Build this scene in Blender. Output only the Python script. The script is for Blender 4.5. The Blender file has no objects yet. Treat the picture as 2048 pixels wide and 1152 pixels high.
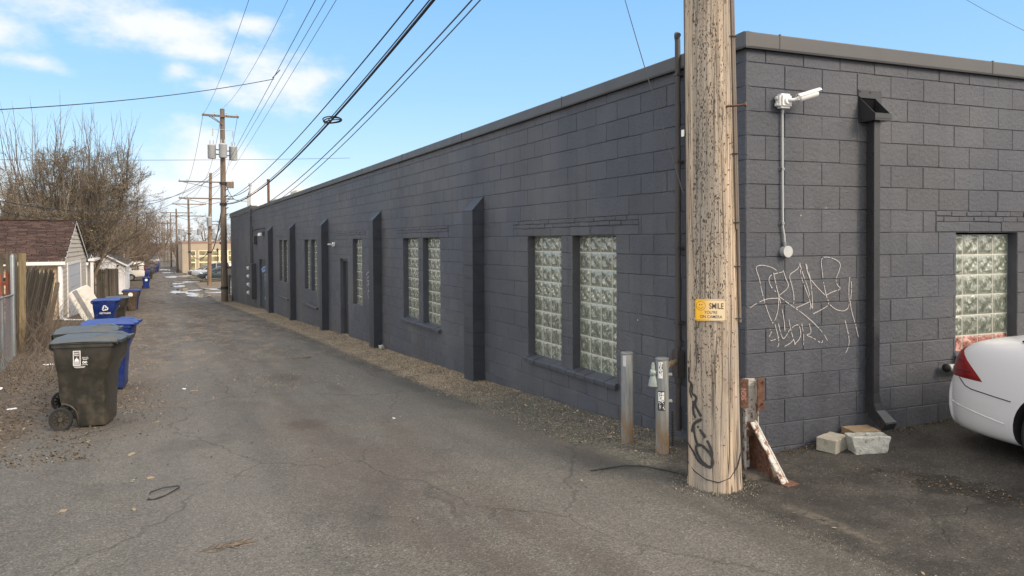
import bpy, bmesh, math, random
from math import sin, cos, pi, radians, atan2, sqrt, hypot, exp
from mathutils import Vector, Matrix, noise as mnoise
from mathutils.bvhtree import BVHTree
random.seed(7)
SC = bpy.context.scene
COL = SC.collection
# ------------------------------------------------------------------ camera
cam_d = bpy.data.cameras.new('camera'); cam = bpy.data.objects.new('camera', cam_d); COL.objects.link(cam)
cam_d.sensor_width = 36; cam_d.lens = 1406.35 / 2048 * 36; cam_d.shift_y = -73.25 / 2048
cam_d.clip_start = .05; cam_d.clip_end = 4000
RR = ((0.89309739, -0.44982207, -0.0060949), (-0.01278622, -0.01183884, -0.99984817), (0.44968162, 0.89303972, -0.01632476))
CAM = Vector((-4.37195159, -4.35175735, 1.83266245))
mw = Matrix.Identity(4)
for i in range(3):
    mw[i][0] = RR[0][i]; mw[i][1] = -RR[1][i]; mw[i][2] = -RR[2][i]; mw[i][3] = CAM[i]
cam.matrix_world = mw
SC.camera = cam
# ------------------------------------------------------------------ light
SUN_AZ, SUN_EL = atan2(.42, -.91), radians(34)      # from behind the camera on the right
sd = Vector((sin(SUN_AZ) * cos(SUN_EL), cos(SUN_AZ) * cos(SUN_EL), sin(SUN_EL)))
sl = bpy.data.lights.new('sun', 'SUN'); sun = bpy.data.objects.new('sun', sl); COL.objects.link(sun)
sl.energy = 1.9; sl.angle = radians(22); sl.color = (1, .82, .64)
sun.rotation_mode = 'QUATERNION'; sun.rotation_quaternion = sd.to_track_quat('Z', 'Y')
SC.view_settings.view_transform = 'Standard'; SC.view_settings.look = 'None'
SC.view_settings.gamma = 1; SC.view_settings.exposure = 0.92
SC.render.resolution_x = 1024; SC.render.resolution_y = 576

# ------------------------------------------------------------------ node helpers
class NT:
    def __init__(s, tree): s.t = tree
    def n(s, typ, ins=None, **props):
        nd = s.t.nodes.new(typ)
        for k, v in props.items(): setattr(nd, k, v)
        for k, v in (ins or {}).items():
            if v is None: continue
            so = nd.inputs[k]
            if isinstance(v, bpy.types.NodeSocket): s.t.links.new(v, so)
            else:
                if so.type == 'RGBA' and len(v) == 3: v = (*v, 1)
                so.default_value = v
        return nd
    def ma(s, op, a, b=None, c=None, clamp=False):
        nd = s.n('ShaderNodeMath', {0: a, 1: b, 2: c}, operation=op, use_clamp=clamp); return nd.outputs[0]
    def vm(s, op, a, b=None):
        nd = s.n('ShaderNodeVectorMath', {0: a, 1: b}, operation=op); return nd.outputs[0]
    def noise(s, vec, scale, detail=3, rough=.55, dist=0):
        return s.n('ShaderNodeTexNoise', {'Vector': vec, 'Scale': scale, 'Detail': detail, 'Roughness': rough, 'Distortion': dist}).outputs[0]
    def vor(s, vec, scale, feature='F1', out=0, rand=1):
        return s.n('ShaderNodeTexVoronoi', {'Vector': vec, 'Scale': scale, 'Randomness': rand}, feature=feature).outputs[out]
    def step(s, v, a, b, lo=0, hi=1):
        return s.n('ShaderNodeMapRange', {0: v, 1: a, 2: b, 3: lo, 4: hi}, interpolation_type='SMOOTHSTEP').outputs[0]
    def lin(s, v, a, b, lo=0, hi=1):
        return s.n('ShaderNodeMapRange', {0: v, 1: a, 2: b, 3: lo, 4: hi}).outputs[0]
    def mix(s, f, a, b, bt='MIX'):
        nd = s.n('ShaderNodeMix', data_type='RGBA', blend_type=bt)
        for i, v in ((0, f), (6, a), (7, b)):
            so = nd.inputs[i]
            if isinstance(v, bpy.types.NodeSocket): s.t.links.new(v, so)
            elif i == 0: so.default_value = v
            else: so.default_value = (*v, 1) if len(v) == 3 else v
        return nd.outputs[2]
    def scale(s, vec, x, y, z):
        return s.n('ShaderNodeVectorMath', {0: vec, 1: (x, y, z)}, operation='MULTIPLY').outputs[0]
    def bump(s, h, strength=.5, dist=.01, normal=None):
        return s.n('ShaderNodeBump', {'Height': h, 'Strength': strength, 'Distance': dist, 'Normal': normal}).outputs[0]
    def ramp(s, f, stops):
        nd = s.n('ShaderNodeValToRGB', {0: f}); e = nd.color_ramp.elements
        while len(e) < len(stops): e.new(.5)
        for i, (p, c) in enumerate(stops): e[i].position = p; e[i].color = (*c, 1)
        return nd.outputs[0]

def material(name, fn=None, base=(.5, .5, .5), rough=.6, metal=0, spec=None, **kw):
    m = bpy.data.materials.new(name); m.use_nodes = True
    nt = NT(m.node_tree); b = m.node_tree.nodes['Principled BSDF']
    b.inputs['Base Color'].default_value = (*base, 1); b.inputs['Roughness'].default_value = rough
    b.inputs['Metallic'].default_value = metal
    if spec is not None: b.inputs['Specular IOR Level'].default_value = spec
    for k, v in kw.items(): b.inputs[k.replace('_', ' ')].default_value = v
    if fn:
        geo = nt.n('ShaderNodeNewGeometry'); tc = nt.n('ShaderNodeTexCoord')
        r = fn(nt, tc.outputs['Object'], geo)
        for k, v in r.items():
            so = b.inputs[{'c': 'Base Color', 'r': 'Roughness', 'n': 'Normal', 'm': 'Metallic'}[k]]
            m.node_tree.links.new(v, so)
    return m

def varied(name, base, rough=.6, metal=0, amt=.25, sc=3, bump=.15, bsc=60, dirt=None, island=0, spec=None):
    """plain coloured surface with uneven tone, a little dirt and fine relief"""
    def fn(t, o, geo):
        n1 = t.noise(o, sc, 4); f = t.lin(n1, .25, .75, 1 - amt, 1 + amt)
        if island: f = t.ma('MULTIPLY', f, t.lin(geo.outputs['Random Per Island'], 0, 1, 1 - island, 1 + island))
        c = t.mix(1, base, t.n('ShaderNodeCombineColor', {0: f, 1: f, 2: f}).outputs[0], 'MULTIPLY')
        if dirt:
            dm = t.step(t.noise(o, sc * 2.3, 5, .65), .52, .72)
            c = t.mix(t.ma('MULTIPLY', dm, .7), c, dirt)
        r = {'c': c, 'r': t.lin(t.noise(o, sc * 4, 2), 0, 1, max(0, rough - .12), min(1, rough + .12))}
        if bump: r['n'] = t.bump(t.noise(o, bsc, 3), bump, .01)
        return r
    return material(name, fn, base, rough, metal, spec)

# ------------------------------------------------------------------ world: sky and clouds
w = bpy.data.worlds.new('World'); SC.world = w; w.use_nodes = True
wt = NT(w.node_tree); bg = w.node_tree.nodes['Background']
sky = wt.n('ShaderNodeTexSky', sky_type='NISHITA', sun_disc=False, sun_elevation=SUN_EL, sun_rotation=SUN_AZ, air_density=1.0, dust_density=.35, ozone_density=2.2)
gen = wt.n('ShaderNodeTexCoord').outputs['Generated']
warp = wt.n('ShaderNodeTexNoise', {'Vector': gen, 'Scale': 5.0, 'Detail': 3.0}).outputs[1]
wv = wt.vm('ADD', gen, wt.scale(wt.vm('SUBTRACT', warp, (.5, .5, .5)), .09, .09, .07))
blobs = [(-.075, .966, .290, .115, .045), (-.015, .966, .262, .095, .040), (.035, .966, .238, .065, .024), (-.165, .963, .235, .055, .036), (.140, .966, .212, .085, .042), (.185, .96, .220, .06, .022), (.085, .97, .200, .05, .020),
         (.085, .993, .088, .095, .058), (.13, .99, .064, .10, .055), (.03, .99, .055, .09, .05), (.175, .985, .035, .07, .03), (.112, .954, .285, .040, .018), (-.13, .971, .205, .045, .014), (.03, .972, .212, .035, .014),
         (-.3, .95, .05, .2, .04), (.05, .97, .015, .45, .03), (-.05, .99, .03, .2, .05)]
acc = None
for bx_, by_, bz_, rw, rh in blobs:
    d = wt.vm('SUBTRACT', wv, (bx_, by_, bz_)); d = wt.scale(d, 1 / rw, 1 / (rw * 2), 1 / rh)
    ln = wt.n('ShaderNodeVectorMath', {0: d}, operation='LENGTH').outputs[1]
    v = wt.ma('SUBTRACT', 1.25, ln)
    acc = v if acc is None else wt.n('ShaderNodeMath', {0: acc, 1: v, 2: .25}, operation='SMOOTH_MAX').outputs[0]
cn = wt.noise(wt.scale(gen, 1, 1, 1.8), 9, 6, .6)
dens = wt.step(wt.ma('ADD', acc, wt.ma('MULTIPLY', wt.ma('SUBTRACT', cn, .5), 3.0)), .02, 1.25)
# extra-bright cloud added out of view, overhead, behind and left, as warm fill light
n2 = wt.step(wt.noise(wt.scale(wv, 1, 1, 1.6), 2.2, 6, .6), .36, .56)
sepx = wt.n('ShaderNodeSeparateXYZ', {0: gen}).outputs
fwd = wt.n('ShaderNodeVectorMath', {0: gen, 1: (.45, .893, 0)}, operation='DOT_PRODUCT').outputs[1]
behind = wt.ma('MAXIMUM', wt.step(fwd, .62, .30), wt.step(sepx[2], .44, .66))
other = wt.ma('MULTIPLY', n2, behind)
dens = wt.ma('MULTIPLY', dens, .9)
skyg = wt.ramp(sepx[2], [(0, (.74, .88, 1.0)), (.10, (.54, .80, 1.02)), (.20, (.375, .68, 1.02)), (.34, (.265, .575, 1.01)), (.8, (.14, .38, .80))])
skyc = wt.mix(.85, sky.outputs[0], wt.mix(1, skyg, (4.83, 4.83, 4.83), 'MULTIPLY'))
cloudc = wt.mix(wt.step(cn, .30, .66), (4.3, 4.5, 4.8), (4.85, 4.85, 4.9))
skyc = wt.mix(dens, skyc, cloudc)
skyc = wt.mix(other, skyc, wt.mix(cn, (8.2, 7.6, 7.0), (11.5, 10.6, 9.6)))
w.node_tree.links.new(skyc, bg.inputs[0])
bg.inputs[1].default_value = .115

# ------------------------------------------------------------------ terrain height
GY = [-60, -5, 0, .7, 1.8, 3.45, 5.26, 9.4, 13.65, 18.9, 31.3, 46, 55, 75, 100, 160, 250, 5000]
GZ = [.15, .03, -.01, -.035, -.1, -.18, -.28, -.46, -.62, -.87, -1.40, -2.12, -2.28, -2.42, -2.55, -2.7, -2.9, -2.9]
def G(x, y):
    z = GZ[-1]
    if y <= GY[0]: z = GZ[0]
    else:
        for i in range(1, len(GY)):
            if y < GY[i]:
                t = (y - GY[i - 1]) / (GY[i] - GY[i - 1]); z = GZ[i - 1] + t * (GZ[i] - GZ[i - 1]); break
    return z + .045 * min(max(x, 0), 5)

# ------------------------------------------------------------------ mesh helpers
class MB:
    def __init__(s): s.v = []; s.f = []; s.mi = []; s.cur = 0
    def add(s, vs, fs, M=None):
        o = len(s.v)
        for p in vs:
            p = Vector(p); s.v.append(M @ p if M is not None else p)
        for f in fs: s.f.append(tuple(i + o for i in f)); s.mi.append(s.cur)
        return s
    def box(s, c, d, M=None, taper=1.0):
        cx, cy, cz = c; x, y, z = d[0] / 2, d[1] / 2, d[2] / 2
        vs = [(cx + sx * x * (taper if sz > 0 else 1), cy + sy * y * (taper if sz > 0 else 1), cz + sz * z) for sz in (-1, 1) for sy in (-1, 1) for sx in (-1, 1)]
        return s.add(vs, [(0, 2, 3, 1), (4, 5, 7, 6), (0, 1, 5, 4), (2, 6, 7, 3), (0, 4, 6, 2), (1, 3, 7, 5)], M)
    def b2(s, x0, x1, y0, y1, z0, z1, M=None):
        return s.box(((x0 + x1) / 2, (y0 + y1) / 2, (z0 + z1) / 2), (abs(x1 - x0), abs(y1 - y0), abs(z1 - z0)), M)
    def bar(s, a, b, w, h, roll=0):
        a = Vector(a); b = Vector(b); d = b - a; L = d.length; q = d.to_track_quat('Z', 'Y').to_matrix().to_4x4()
        return s.box((0, 0, L / 2), (w, h, L), Matrix.Translation(a) @ q @ Matrix.Rotation(roll, 4, 'Z'))
    def tube(s, pts, r, n=8, caps=True):
        P = [Vector(p) for p in pts]; R = r if isinstance(r, (list, tuple)) else [r] * len(P)
        o = len(s.v); up = None
        for i, p in enumerate(P):
            d = (P[min(i + 1, len(P) - 1)] - P[max(i - 1, 0)]); d.normalize()
            if up is None: up = d.orthogonal().normalized()
            else:
                up = up - d * up.dot(d)
                if up.length < 1e-6: up = d.orthogonal()
                up.normalize()
            sd_ = d.cross(up)
            for k in range(n):
                a = 2 * pi * k / n; s.v.append(p + (up * cos(a) + sd_ * sin(a)) * R[i])
        for i in range(len(P) - 1):
            for k in range(n):
                a = o + i * n + k; b = o + i * n + (k + 1) % n; s.f.append((a, b, b + n, a + n)); s.mi.append(s.cur)
        if caps and n > 2:
            s.f.append(tuple(o + k for k in range(n))[::-1]); s.mi.append(s.cur)
            s.f.append(tuple(o + (len(P) - 1) * n + k for k in range(n))); s.mi.append(s.cur)
        return s
    def cyl(s, a, b, r, n=16, r2=None): return s.tube([a, b], [r, r if r2 is None else r2], n)
    def lathe(s, prof, n=24, M=None, ring=False):
        vs = []; fs = []
        for r, z in prof:
            for k in range(n): vs.append((r * cos(2 * pi * k / n), r * sin(2 * pi * k / n), z))
        for i in range(len(prof) - 1):
            for k in range(n):
                a = i * n + k; b = i * n + (k + 1) % n; fs.append((a, b, b + n, a + n))
        m = len(prof) - 1
        if ring:
            for k in range(n): fs.append((m * n + k, m * n + (k + 1) % n, (k + 1) % n, k))
        else: fs.append(tuple(range(n))[::-1]); fs.append(tuple(m * n + k for k in range(n)))
        return s.add(vs, fs, M)
    def loft(s, rings, M=None, close=True, caps=True):
        n = len(rings[0]); vs = [p for r in rings for p in r]; fs = []
        for i in range(len(rings) - 1):
            for k in range(n if close else n - 1):
                a = i * n + k; b = i * n + (k + 1) % n; fs.append((a, b, b + n, a + n))
        if caps: fs.append(tuple(range(n))[::-1]); fs.append(tuple((len(rings) - 1) * n + k for k in range(n)))
        return s.add(vs, fs, M)
    def prism(s, poly, a, b, axis='y', M=None):
        f = {'y': lambda u, v, w_: (u, w_, v), 'x': lambda u, v, w_: (w_, u, v), 'z': lambda u, v, w_: (u, v, w_)}[axis]
        return s.loft([[f(u, v, a) for u, v in poly], [f(u, v, b) for u, v in poly]], M)
    def build(s, name, mat, parent=None, smooth=False, bevel=0, loc=None, auto=True):
        me = bpy.data.meshes.new(name); me.from_pydata(s.v, [], s.f)
        for m in (mat if isinstance(mat, (list, tuple)) else [mat]): me.materials.append(m)
        if any(s.mi): me.polygons.foreach_set('material_index', s.mi)
        me.validate()
        bm = bmesh.new(); bm.from_mesh(me)
        if bevel:
            bmesh.ops.remove_doubles(bm, verts=bm.verts, dist=1e-5)
            bmesh.ops.bevel(bm, geom=[e for e in bm.edges if e.calc_face_angle(0) > .5], offset=bevel, segments=2, affect='EDGES', clamp_overlap=True)
        if len(bm.faces) < 60000: bmesh.ops.recalc_face_normals(bm, faces=bm.faces)
        bm.to_mesh(me); bm.free()
        if smooth:
            me.polygons.foreach_set('use_smooth', [True] * len(me.polygons))
            if auto:
                try: me.set_sharp_from_angle(angle=radians(38))
                except Exception: pass
        o = bpy.data.objects.new(name, me); COL.objects.link(o)
        if parent is not None: o.parent = parent
        if loc is not None: o.location = loc
        return o
def tag(o, label=None, cat=None, group=None, kind=None):
    if label: o['label'] = label
    if cat: o['category'] = cat
    if group: o['group'] = group
    if kind: o['kind'] = kind
    return o
def thing(name, label, cat, loc=(0, 0, 0), rz=0, group=None):
    o = bpy.data.objects.new(name, None); COL.objects.link(o); o.location = loc; o.rotation_euler = (0, 0, rz)
    o.empty_display_size = .2
    return tag(o, label, cat, group)
def copy_tree(o, parent=None):
    c = o.copy(); COL.objects.link(c); c.parent = parent
    for ch in list(o.children): copy_tree(ch, c)
    return c
def dup(o, loc, rz, label, group=None, scale=None):
    c = copy_tree(o); c.location = loc; c.rotation_euler = (0, 0, rz); c['label'] = label
    if group: c['group'] = group
    if scale: c.scale = scale
    return c
_tx = {}
def text_mb(txt, size, bold=0.0, sx=1.0, align='CENTER'):
    cu = bpy.data.curves.new('txt', 'FONT'); cu.body = txt; cu.size = size; cu.align_x = align; cu.offset = bold; cu.extrude = 0
    o = bpy.data.objects.new('txt', cu); COL.objects.link(o)
    dg = bpy.context.evaluated_depsgraph_get(); me = bpy.data.meshes.new_from_object(o.evaluated_get(dg))
    vs = [(v.co.x * sx, v.co.y, v.co.z) for v in me.vertices]; fs = [tuple(p.vertices) for p in me.polygons]
    bpy.data.objects.remove(o); bpy.data.curves.remove(cu); bpy.data.meshes.remove(me)
    return vs, fs
def stroke(mb, pts, w, n, off=0, smooth=3):
    """flat painted line through 3-D points on a surface of normal function n(p)"""
    P = [Vector(p) for p in pts]
    for _ in range(smooth):
        if len(P) < 3: break
        Q = [P[0]]
        for a, b in zip(P, P[1:]): Q += [a.lerp(b, .25), a.lerp(b, .75)]
        Q.append(P[-1]); P = Q
        if len(P) > 60: break
    L = []
    for i, p in enumerate(P):
        d = (P[min(i + 1, len(P) - 1)] - P[max(i - 1, 0)]).normalized(); nn = n(p) if callable(n) else n
        s_ = d.cross(nn).normalized() * w / 2 * random.uniform(.75, 1.2); L += [p + s_ + nn * off, p - s_ + nn * off]
    mb.add(L, [(2 * i, 2 * i + 1, 2 * i + 3, 2 * i + 2) for i in range(len(P) - 1)])

# ------------------------------------------------------------------ materials
def fn_wall(t, o, g):
    rnd = g.outputs['Random Per Island']
    n1 = t.noise(o, .7, 4, .6); n2 = t.noise(o, 9, 4, .65); n3 = t.noise(o, 150, 2, .6)
    f = t.ma('MULTIPLY', t.lin(rnd, 0, 1, .91, 1.09), t.lin(n1, .3, .7, .85, 1.18))
    f = t.ma('MULTIPLY', f, t.lin(n2, .25, .75, .84, 1.16))
    f = t.ma('MULTIPLY', f, t.lin(n3, .3, .7, .86, 1.14))
    c = t.mix(t.step(t.noise(o, .45, 3), .42, .62), (.058, .065, .081), (.077, .081, .090))
    c = t.mix(1, c, t.n('ShaderNodeCombineColor', {0: f, 1: f, 2: f}).outputs[0], 'MULTIPLY')
    wp_ = t.vm('ADD', o, t.scale(t.n('ShaderNodeTexNoise', {'Vector': o, 'Scale': 30.0}).outputs[1], .03, .03, .02))
    pits = t.step(t.vor(wp_, 34), .16, .07)
    pm = t.step(t.noise(o, 3.1, 3), .50, .62)
    c = t.mix(t.ma('MULTIPLY', pits, pm), c, (.012, .014, .02))
    run_ = t.step(t.noise(t.scale(o, 2.6, 2.6, .16), 1.6, 4, .6), .52, .70); c = t.mix(t.ma('MULTIPLY', run_, .35), c, (.040, .044, .056))
    fl = t.ma('MULTIPLY', t.step(t.vor(o, 5.5), .05, .03), t.step(t.noise(o, 1.1, 2), .56, .62))
    c = t.mix(fl, c, (.5, .5, .48))
    scr = t.step(t.noise(t.scale(o, 30, 30, 3), 1.5, 5, .7), .69, .74)
    c = t.mix(t.ma('MULTIPLY', scr, .35), c, (.22, .22, .22))
    h = t.ma('ADD', t.noise(o, 130, 4, .7), t.ma('MULTIPLY', t.noise(o, 30, 3, .6), 1.6))
    h = t.ma('SUBTRACT', h, t.ma('MULTIPLY', t.ma('MULTIPLY', pits, pm), 1.2))
    return {'c': c, 'r': t.lin(n2, .2, .8, .42, .66), 'n': t.bump(h, .75, .007)}
M_WALL = material('painted_block', fn_wall, spec=.45)
M_TRIM = varied('painted_trim', (.055, .062, .077), .5, 0, .15, 4, .35, 70)
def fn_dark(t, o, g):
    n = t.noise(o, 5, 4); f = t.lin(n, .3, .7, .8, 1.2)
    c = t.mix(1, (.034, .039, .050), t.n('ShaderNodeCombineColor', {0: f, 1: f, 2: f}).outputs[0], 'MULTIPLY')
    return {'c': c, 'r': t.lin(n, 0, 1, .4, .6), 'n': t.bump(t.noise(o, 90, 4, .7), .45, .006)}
M_WALLD = material('shade_dark_pilaster_block', fn_dark)  # wall paint darkened so the pilaster sides look shaded
M_COPING = varied('coping_metal', (.060, .061, .063), .45, 0, .18, 2.2, .05, 40)
M_GROUT = varied('glass_block_grout', (.50, .51, .44), .7, 0, .15, 8, .2, 90)
def fn_glass(t, o, g):
    rnd = g.outputs['Random Per Island']
    uv = t.n('ShaderNodeAttribute', attribute_name='block_uv').outputs['Vector']
    v = t.vm('ADD', uv, t.n('ShaderNodeCombineXYZ', {0: 0.0, 1: 0.0, 2: t.ma('MULTIPLY', rnd, .95)}).outputs[0])
    n = t.noise(t.scale(v, 1, .75, 1), 2.6, 1.5, .45, 2.4)
    c = t.ramp(n, [(.28, (.095, .112, .090)), (.46, (.15, .172, .138)), (.57, (.20, .225, .18)), (.65, (.41, .435, .365)), (.70, (.50, .52, .44)), (.79, (.19, .215, .175))])  # pale stops paint bright highlights into the glass swirl
    sp = t.n('ShaderNodeSeparateXYZ', {0: uv}).outputs
    e = t.ma('MINIMUM', t.ma('MINIMUM', sp[0], t.ma('SUBTRACT', 1.0, sp[0])), t.ma('MINIMUM', sp[1], t.ma('SUBTRACT', 1.0, sp[1])))
    c = t.mix(t.step(e, .10, .03), c, (.24, .265, .225))  # edge shading of each block put into its colour
    f = t.ma('MULTIPLY', t.lin(rnd, 0, 1, .88, 1.08), t.lin(t.noise(o, 1.3, 3), .3, .7, .85, 1.12))
    c = t.mix(1, c, t.n('ShaderNodeCombineColor', {0: f, 1: f, 2: f}).outputs[0], 'MULTIPLY')
    return {'c': c, 'r': t.lin(n, .3, .7, .08, .25), 'n': t.bump(n, .35, .02)}
M_GB = material('glass_block', fn_glass, spec=.8, Coat_Weight=.6, Coat_Roughness=.05)
def fn_glass_red(t, o, g):
    n = t.noise(o, 16, 3, .5, 1.2)
    c = t.ramp(n, [(.32, (.16, .05, .04)), (.5, (.34, .15, .12)), (.66, (.62, .38, .33))])
    return {'c': c, 'r': t.lin(n, .3, .7, .04, .16), 'n': t.bump(t.noise(o, 24, 2, .5, 1.5), .55, .012)}
M_GBR = material('red_reflection_glass_block', fn_glass_red, spec=.8)  # bottom row tinted to paint a red taillight reflection into the glass
def fn_pole(t, o, g):
    s = t.n('ShaderNodeSeparateXYZ', {0: o}).outputs
    ang = t.ma('ARCTAN2', s[1], s[0]); u = t.ma('MULTIPLY', ang, .18)
    uv = t.n('ShaderNodeCombineXYZ', {0: u, 1: s[2], 2: 0.0}).outputs[0]
    gr_ = t.noise(t.scale(uv, 46, 1.1, 1), 1, 5, .65, .25)
    c = t.ramp(gr_, [(.28, (.12, .088, .064)), (.39, (.28, .218, .16)), (.54, (.46, .37, .275)), (.72, (.60, .515, .41))])
    big = t.noise(t.scale(uv, 5, .8, 1), 1, 3)
    c = t.mix(t.step(big, .44, .64), c, t.mix(.6, c, (.24, .225, .20)))
    sil = t.step(t.noise(t.scale(uv, 60, 1.6, 1), 1.3, 4, .7), .56, .68); c = t.mix(t.ma('MULTIPLY', sil, .55), c, (.15, .125, .105))
    # fine dark checks (long cracks along the grain)
    ck = t.step(t.noise(t.scale(uv, 26, .45, 1), 1.0, 3, .5, .4), .478, .498)
    ck2 = t.ma('SUBTRACT', ck, t.step(t.noise(t.scale(uv, 26, .45, 1), 1.0, 3, .5, .4), .502, .518))
    ck2 = t.ma('MULTIPLY', ck2, t.step(t.noise(t.scale(uv, 9, .8, 1), 1.3, 2), .40, .52))
    c = t.mix(t.ma('MULTIPLY', ck2, .85), c, (.035, .025, .02))
    # climbing-spur gouges
    wob = t.n('ShaderNodeTexNoise', {'Vector': uv, 'Scale': 26.0, 'Detail': 3.0}).outputs[1]
    uv2 = t.vm('ADD', uv, t.scale(wob, .010, .045, 0))
    side = t.step(t.ma('ADD', ang, t.ma('MULTIPLY', t.ma('SUBTRACT', t.noise(t.scale(uv, 2, 1.2, 1), 1, 3), .5), 1.6)), -1.55, -2.5)   # thickest where linemen climb
    def gouges(sx, sy, lo, hi, k):
        gd = t.vor(t.scale(uv2, sx, sy, 1), 1.0); cell = t.n('ShaderNodeSeparateColor', {0: t.vor(t.scale(uv2, sx, sy, 1), 1.0, out=1)}).outputs[0]
        gm = t.step(t.noise(t.scale(uv, 9, 2.6, 1), 1.7, 3, .6), lo, hi)
        pr = t.ma('ADD', .12, t.ma('MULTIPLY', side, .62))
        on = t.ma('MULTIPLY', t.ma('LESS_THAN', cell, t.ma('MULTIPLY', pr, t.ma('ADD', .35, gm))), t.lin(s[2], .15, 1.1, .35, 1))
        return t.step(gd, t.ma('ADD', .02, t.ma('MULTIPLY', on, k)), t.ma('ADD', .01, t.ma('MULTIPLY', on, k * .6)))
    c = t.mix(t.ma('MULTIPLY', side, .5), c, t.mix(gr_, (.14, .13, .115), (.34, .32, .28)))
    g1_ = gouges(84, 26, .42, .62, .36); g2_ = gouges(150, 52, .38, .6, .34)
    gouge = t.ma('MULTIPLY', t.ma('MAXIMUM', g1_, g2_), .92)
    c = t.mix(gouge, c, (.06, .042, .03))
    stain = t.ma('MULTIPLY', t.step(t.noise(t.scale(uv, 7, 2.2, 1), 1, 4, .6), .58, .72), t.step(s[2], 1.5, .3))
    c = t.mix(t.ma('MULTIPLY', stain, .55), c, (.14, .08, .045))
    h = t.ma('SUBTRACT', t.ma('MULTIPLY', gr_, .8), t.ma('ADD', t.ma('MULTIPLY', ck2, 1.2), gouge))
    return {'c': c, 'r': t.lin(gr_, 0, 1, .75, .9), 'n': t.bump(h, .9, .008)}
M_POLE = material('weathered_pole_wood', fn_pole, spec=.2)
def fn_pole2(t, o, g):
    gr_ = t.noise(t.scale(o, 30, 30, 1.2), 1, 4)
    c = t.ramp(gr_, [(.3, (.075, .058, .043)), (.55, (.17, .132, .098)), (.75, (.27, .215, .16))])
    return {'c': c, 'n': t.bump(gr_, .5, .01)}
M_POLE2 = material('far_pole_wood', fn_pole2, rough=.85)
M_POLE3 = varied('tan_pole_wood', (.20, .138, .088), .85, 0, .3, 2, .3, 20)
M_WIRE = varied('black_cable', (.018, .018, .02), .55, 0, .2, 3, 0)
M_WIREG = varied('grey_cable', (.09, .085, .08), .6, 0, .2, 3, 0)
M_TRANS = varied('transformer_paint', (.34, .36, .37), .5, 0, .1, 2, .05, 30)
M_STEEL = varied('galvanised_steel', (.25, .27, .275), .42, .55, .18, 6, .1, 60)
def fn_boll(t, o, g):
    s = t.n('ShaderNodeSeparateXYZ', {0: o}).outputs
    n = t.noise(t.scale(o, 22, 22, 2.2), 1, 5, .65)
    c = t.ramp(n, [(.3, (.09, .105, .11)), (.5, (.165, .185, .19)), (.7, (.26, .265, .255))])
    low = t.step(t.ma('ADD', s[2], t.ma('MULTIPLY', t.noise(t.scale(o, 24, 24, 3), 1, 4), .5)), .66, .38)
    rust = t.mix(t.noise(o, 30, 4), (.12, .075, .035), (.25, .16, .08))
    c = t.mix(t.ma('MULTIPLY', t.ma('MULTIPLY', low, t.step(t.noise(t.scale(o, 20, 20, 5), 1, 5, .7), .36, .54)), .92), c, rust)
    ru2 = t.step(t.noise(t.scale(o, 26, 26, 7), 1, 5, .7), .60, .68)
    c = t.mix(t.ma('MULTIPLY', ru2, .6), c, (.18, .09, .04))
    return {'c': c, 'r': t.lin(n, 0, 1, .45, .75), 'n': t.bump(t.noise(o, 60, 4), .25, .006)}
M_BOLL = material('weathered_bollard_steel', fn_boll, spec=.5)
def fn_rust(t, o, g):
    n = t.noise(o, 14, 6, .7); r = t.noise(o, 60, 4, .7)
    rust = t.ramp(r, [(.3, (.045, .02, .012)), (.5, (.16, .07, .035)), (.7, (.27, .14, .07))])
    c = t.mix(t.step(n, .43, .50), rust, t.mix(r, (.38, .37, .34), (.62, .6, .56)))
    return {'c': c, 'r': t.lin(r, 0, 1, .6, .95), 'n': t.bump(t.ma('ADD', r, t.step(n, .49, .55)), .5, .006)}
M_RUSTP = material('rusty_white_paint', fn_rust)
def fn_rust2(t, o, g):
    r = t.noise(o, 40, 5, .7)
    c = t.ramp(r, [(.3, (.03, .018, .013)), (.52, (.13, .062, .038)), (.72, (.22, .12, .08))])
    return {'c': c, 'r': t.lin(r, 0, 1, .6, .95), 'n': t.bump(r, .5, .006)}
M_RUST = material('rust', fn_rust2)
M_MESH = varied('dull_wire', (.16, .18, .19), .5, .5, .15, 6, 0)
M_WHITE = varied('white_paint', (.72, .72, .70), .5, 0, .08, 5, .05, 60)
M_WHITEP = varied('white_plastic', (.74, .75, .74), .35, 0, .06, 9, 0)
M_CHALK = varied('chalk_line', (.52, .50, .48), .9, 0, .3, 60, 0)
M_BLUETAG = varied('blue_spray', (.22, .36, .62), .7, 0, .2, 20, 0)
M_VIOTAG = varied('pale_violet_spray', (.26, .26, .34), .7, 0, .2, 20, 0)
M_BLACKTAG = varied('black_spray', (.03, .03, .032), .7, 0, .3, 20, 0)
M_BLACK = varied('black_rubber', (.02, .02, .021), .7, 0, .2, 6, .1, 60)
M_GREYP = varied('grey_plastic', (.40, .42, .42), .45, 0, .1, 9, 0)
M_BRNPIPE = varied('brown_pipe', (.048, .042, .040), .55, .1, .25, 6, .15, 60)
M_DSPOUT = varied('downspout_paint', (.030, .032, .037), .3, .15, .16, 3, .04, 30)
M_BRASS = varied('dirty_brass', (.28, .22, .14), .55, .5, .3, 12, .2, 60)
M_SIGNTXT = material('sign_print', base=(.05, .035, .03), rough=.5)
def fn_sign(t, o, g):
    s = t.n('ShaderNodeSeparateXYZ', {0: o}).outputs
    f = t.step(t.ma('ADD', s[0], t.ma('MULTIPLY', t.noise(o, 12, 2), .05)), -.06, .07)
    c = t.mix(f, (.66, .38, .02), (.74, .60, .38))     # paler towards the right end: sun glare painted into the yellow
    return {'c': c, 'r': t.lin(t.noise(o, 30, 2), 0, 1, .25, .4)}
M_SIGN = material('yellow_sign', fn_sign)
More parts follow.
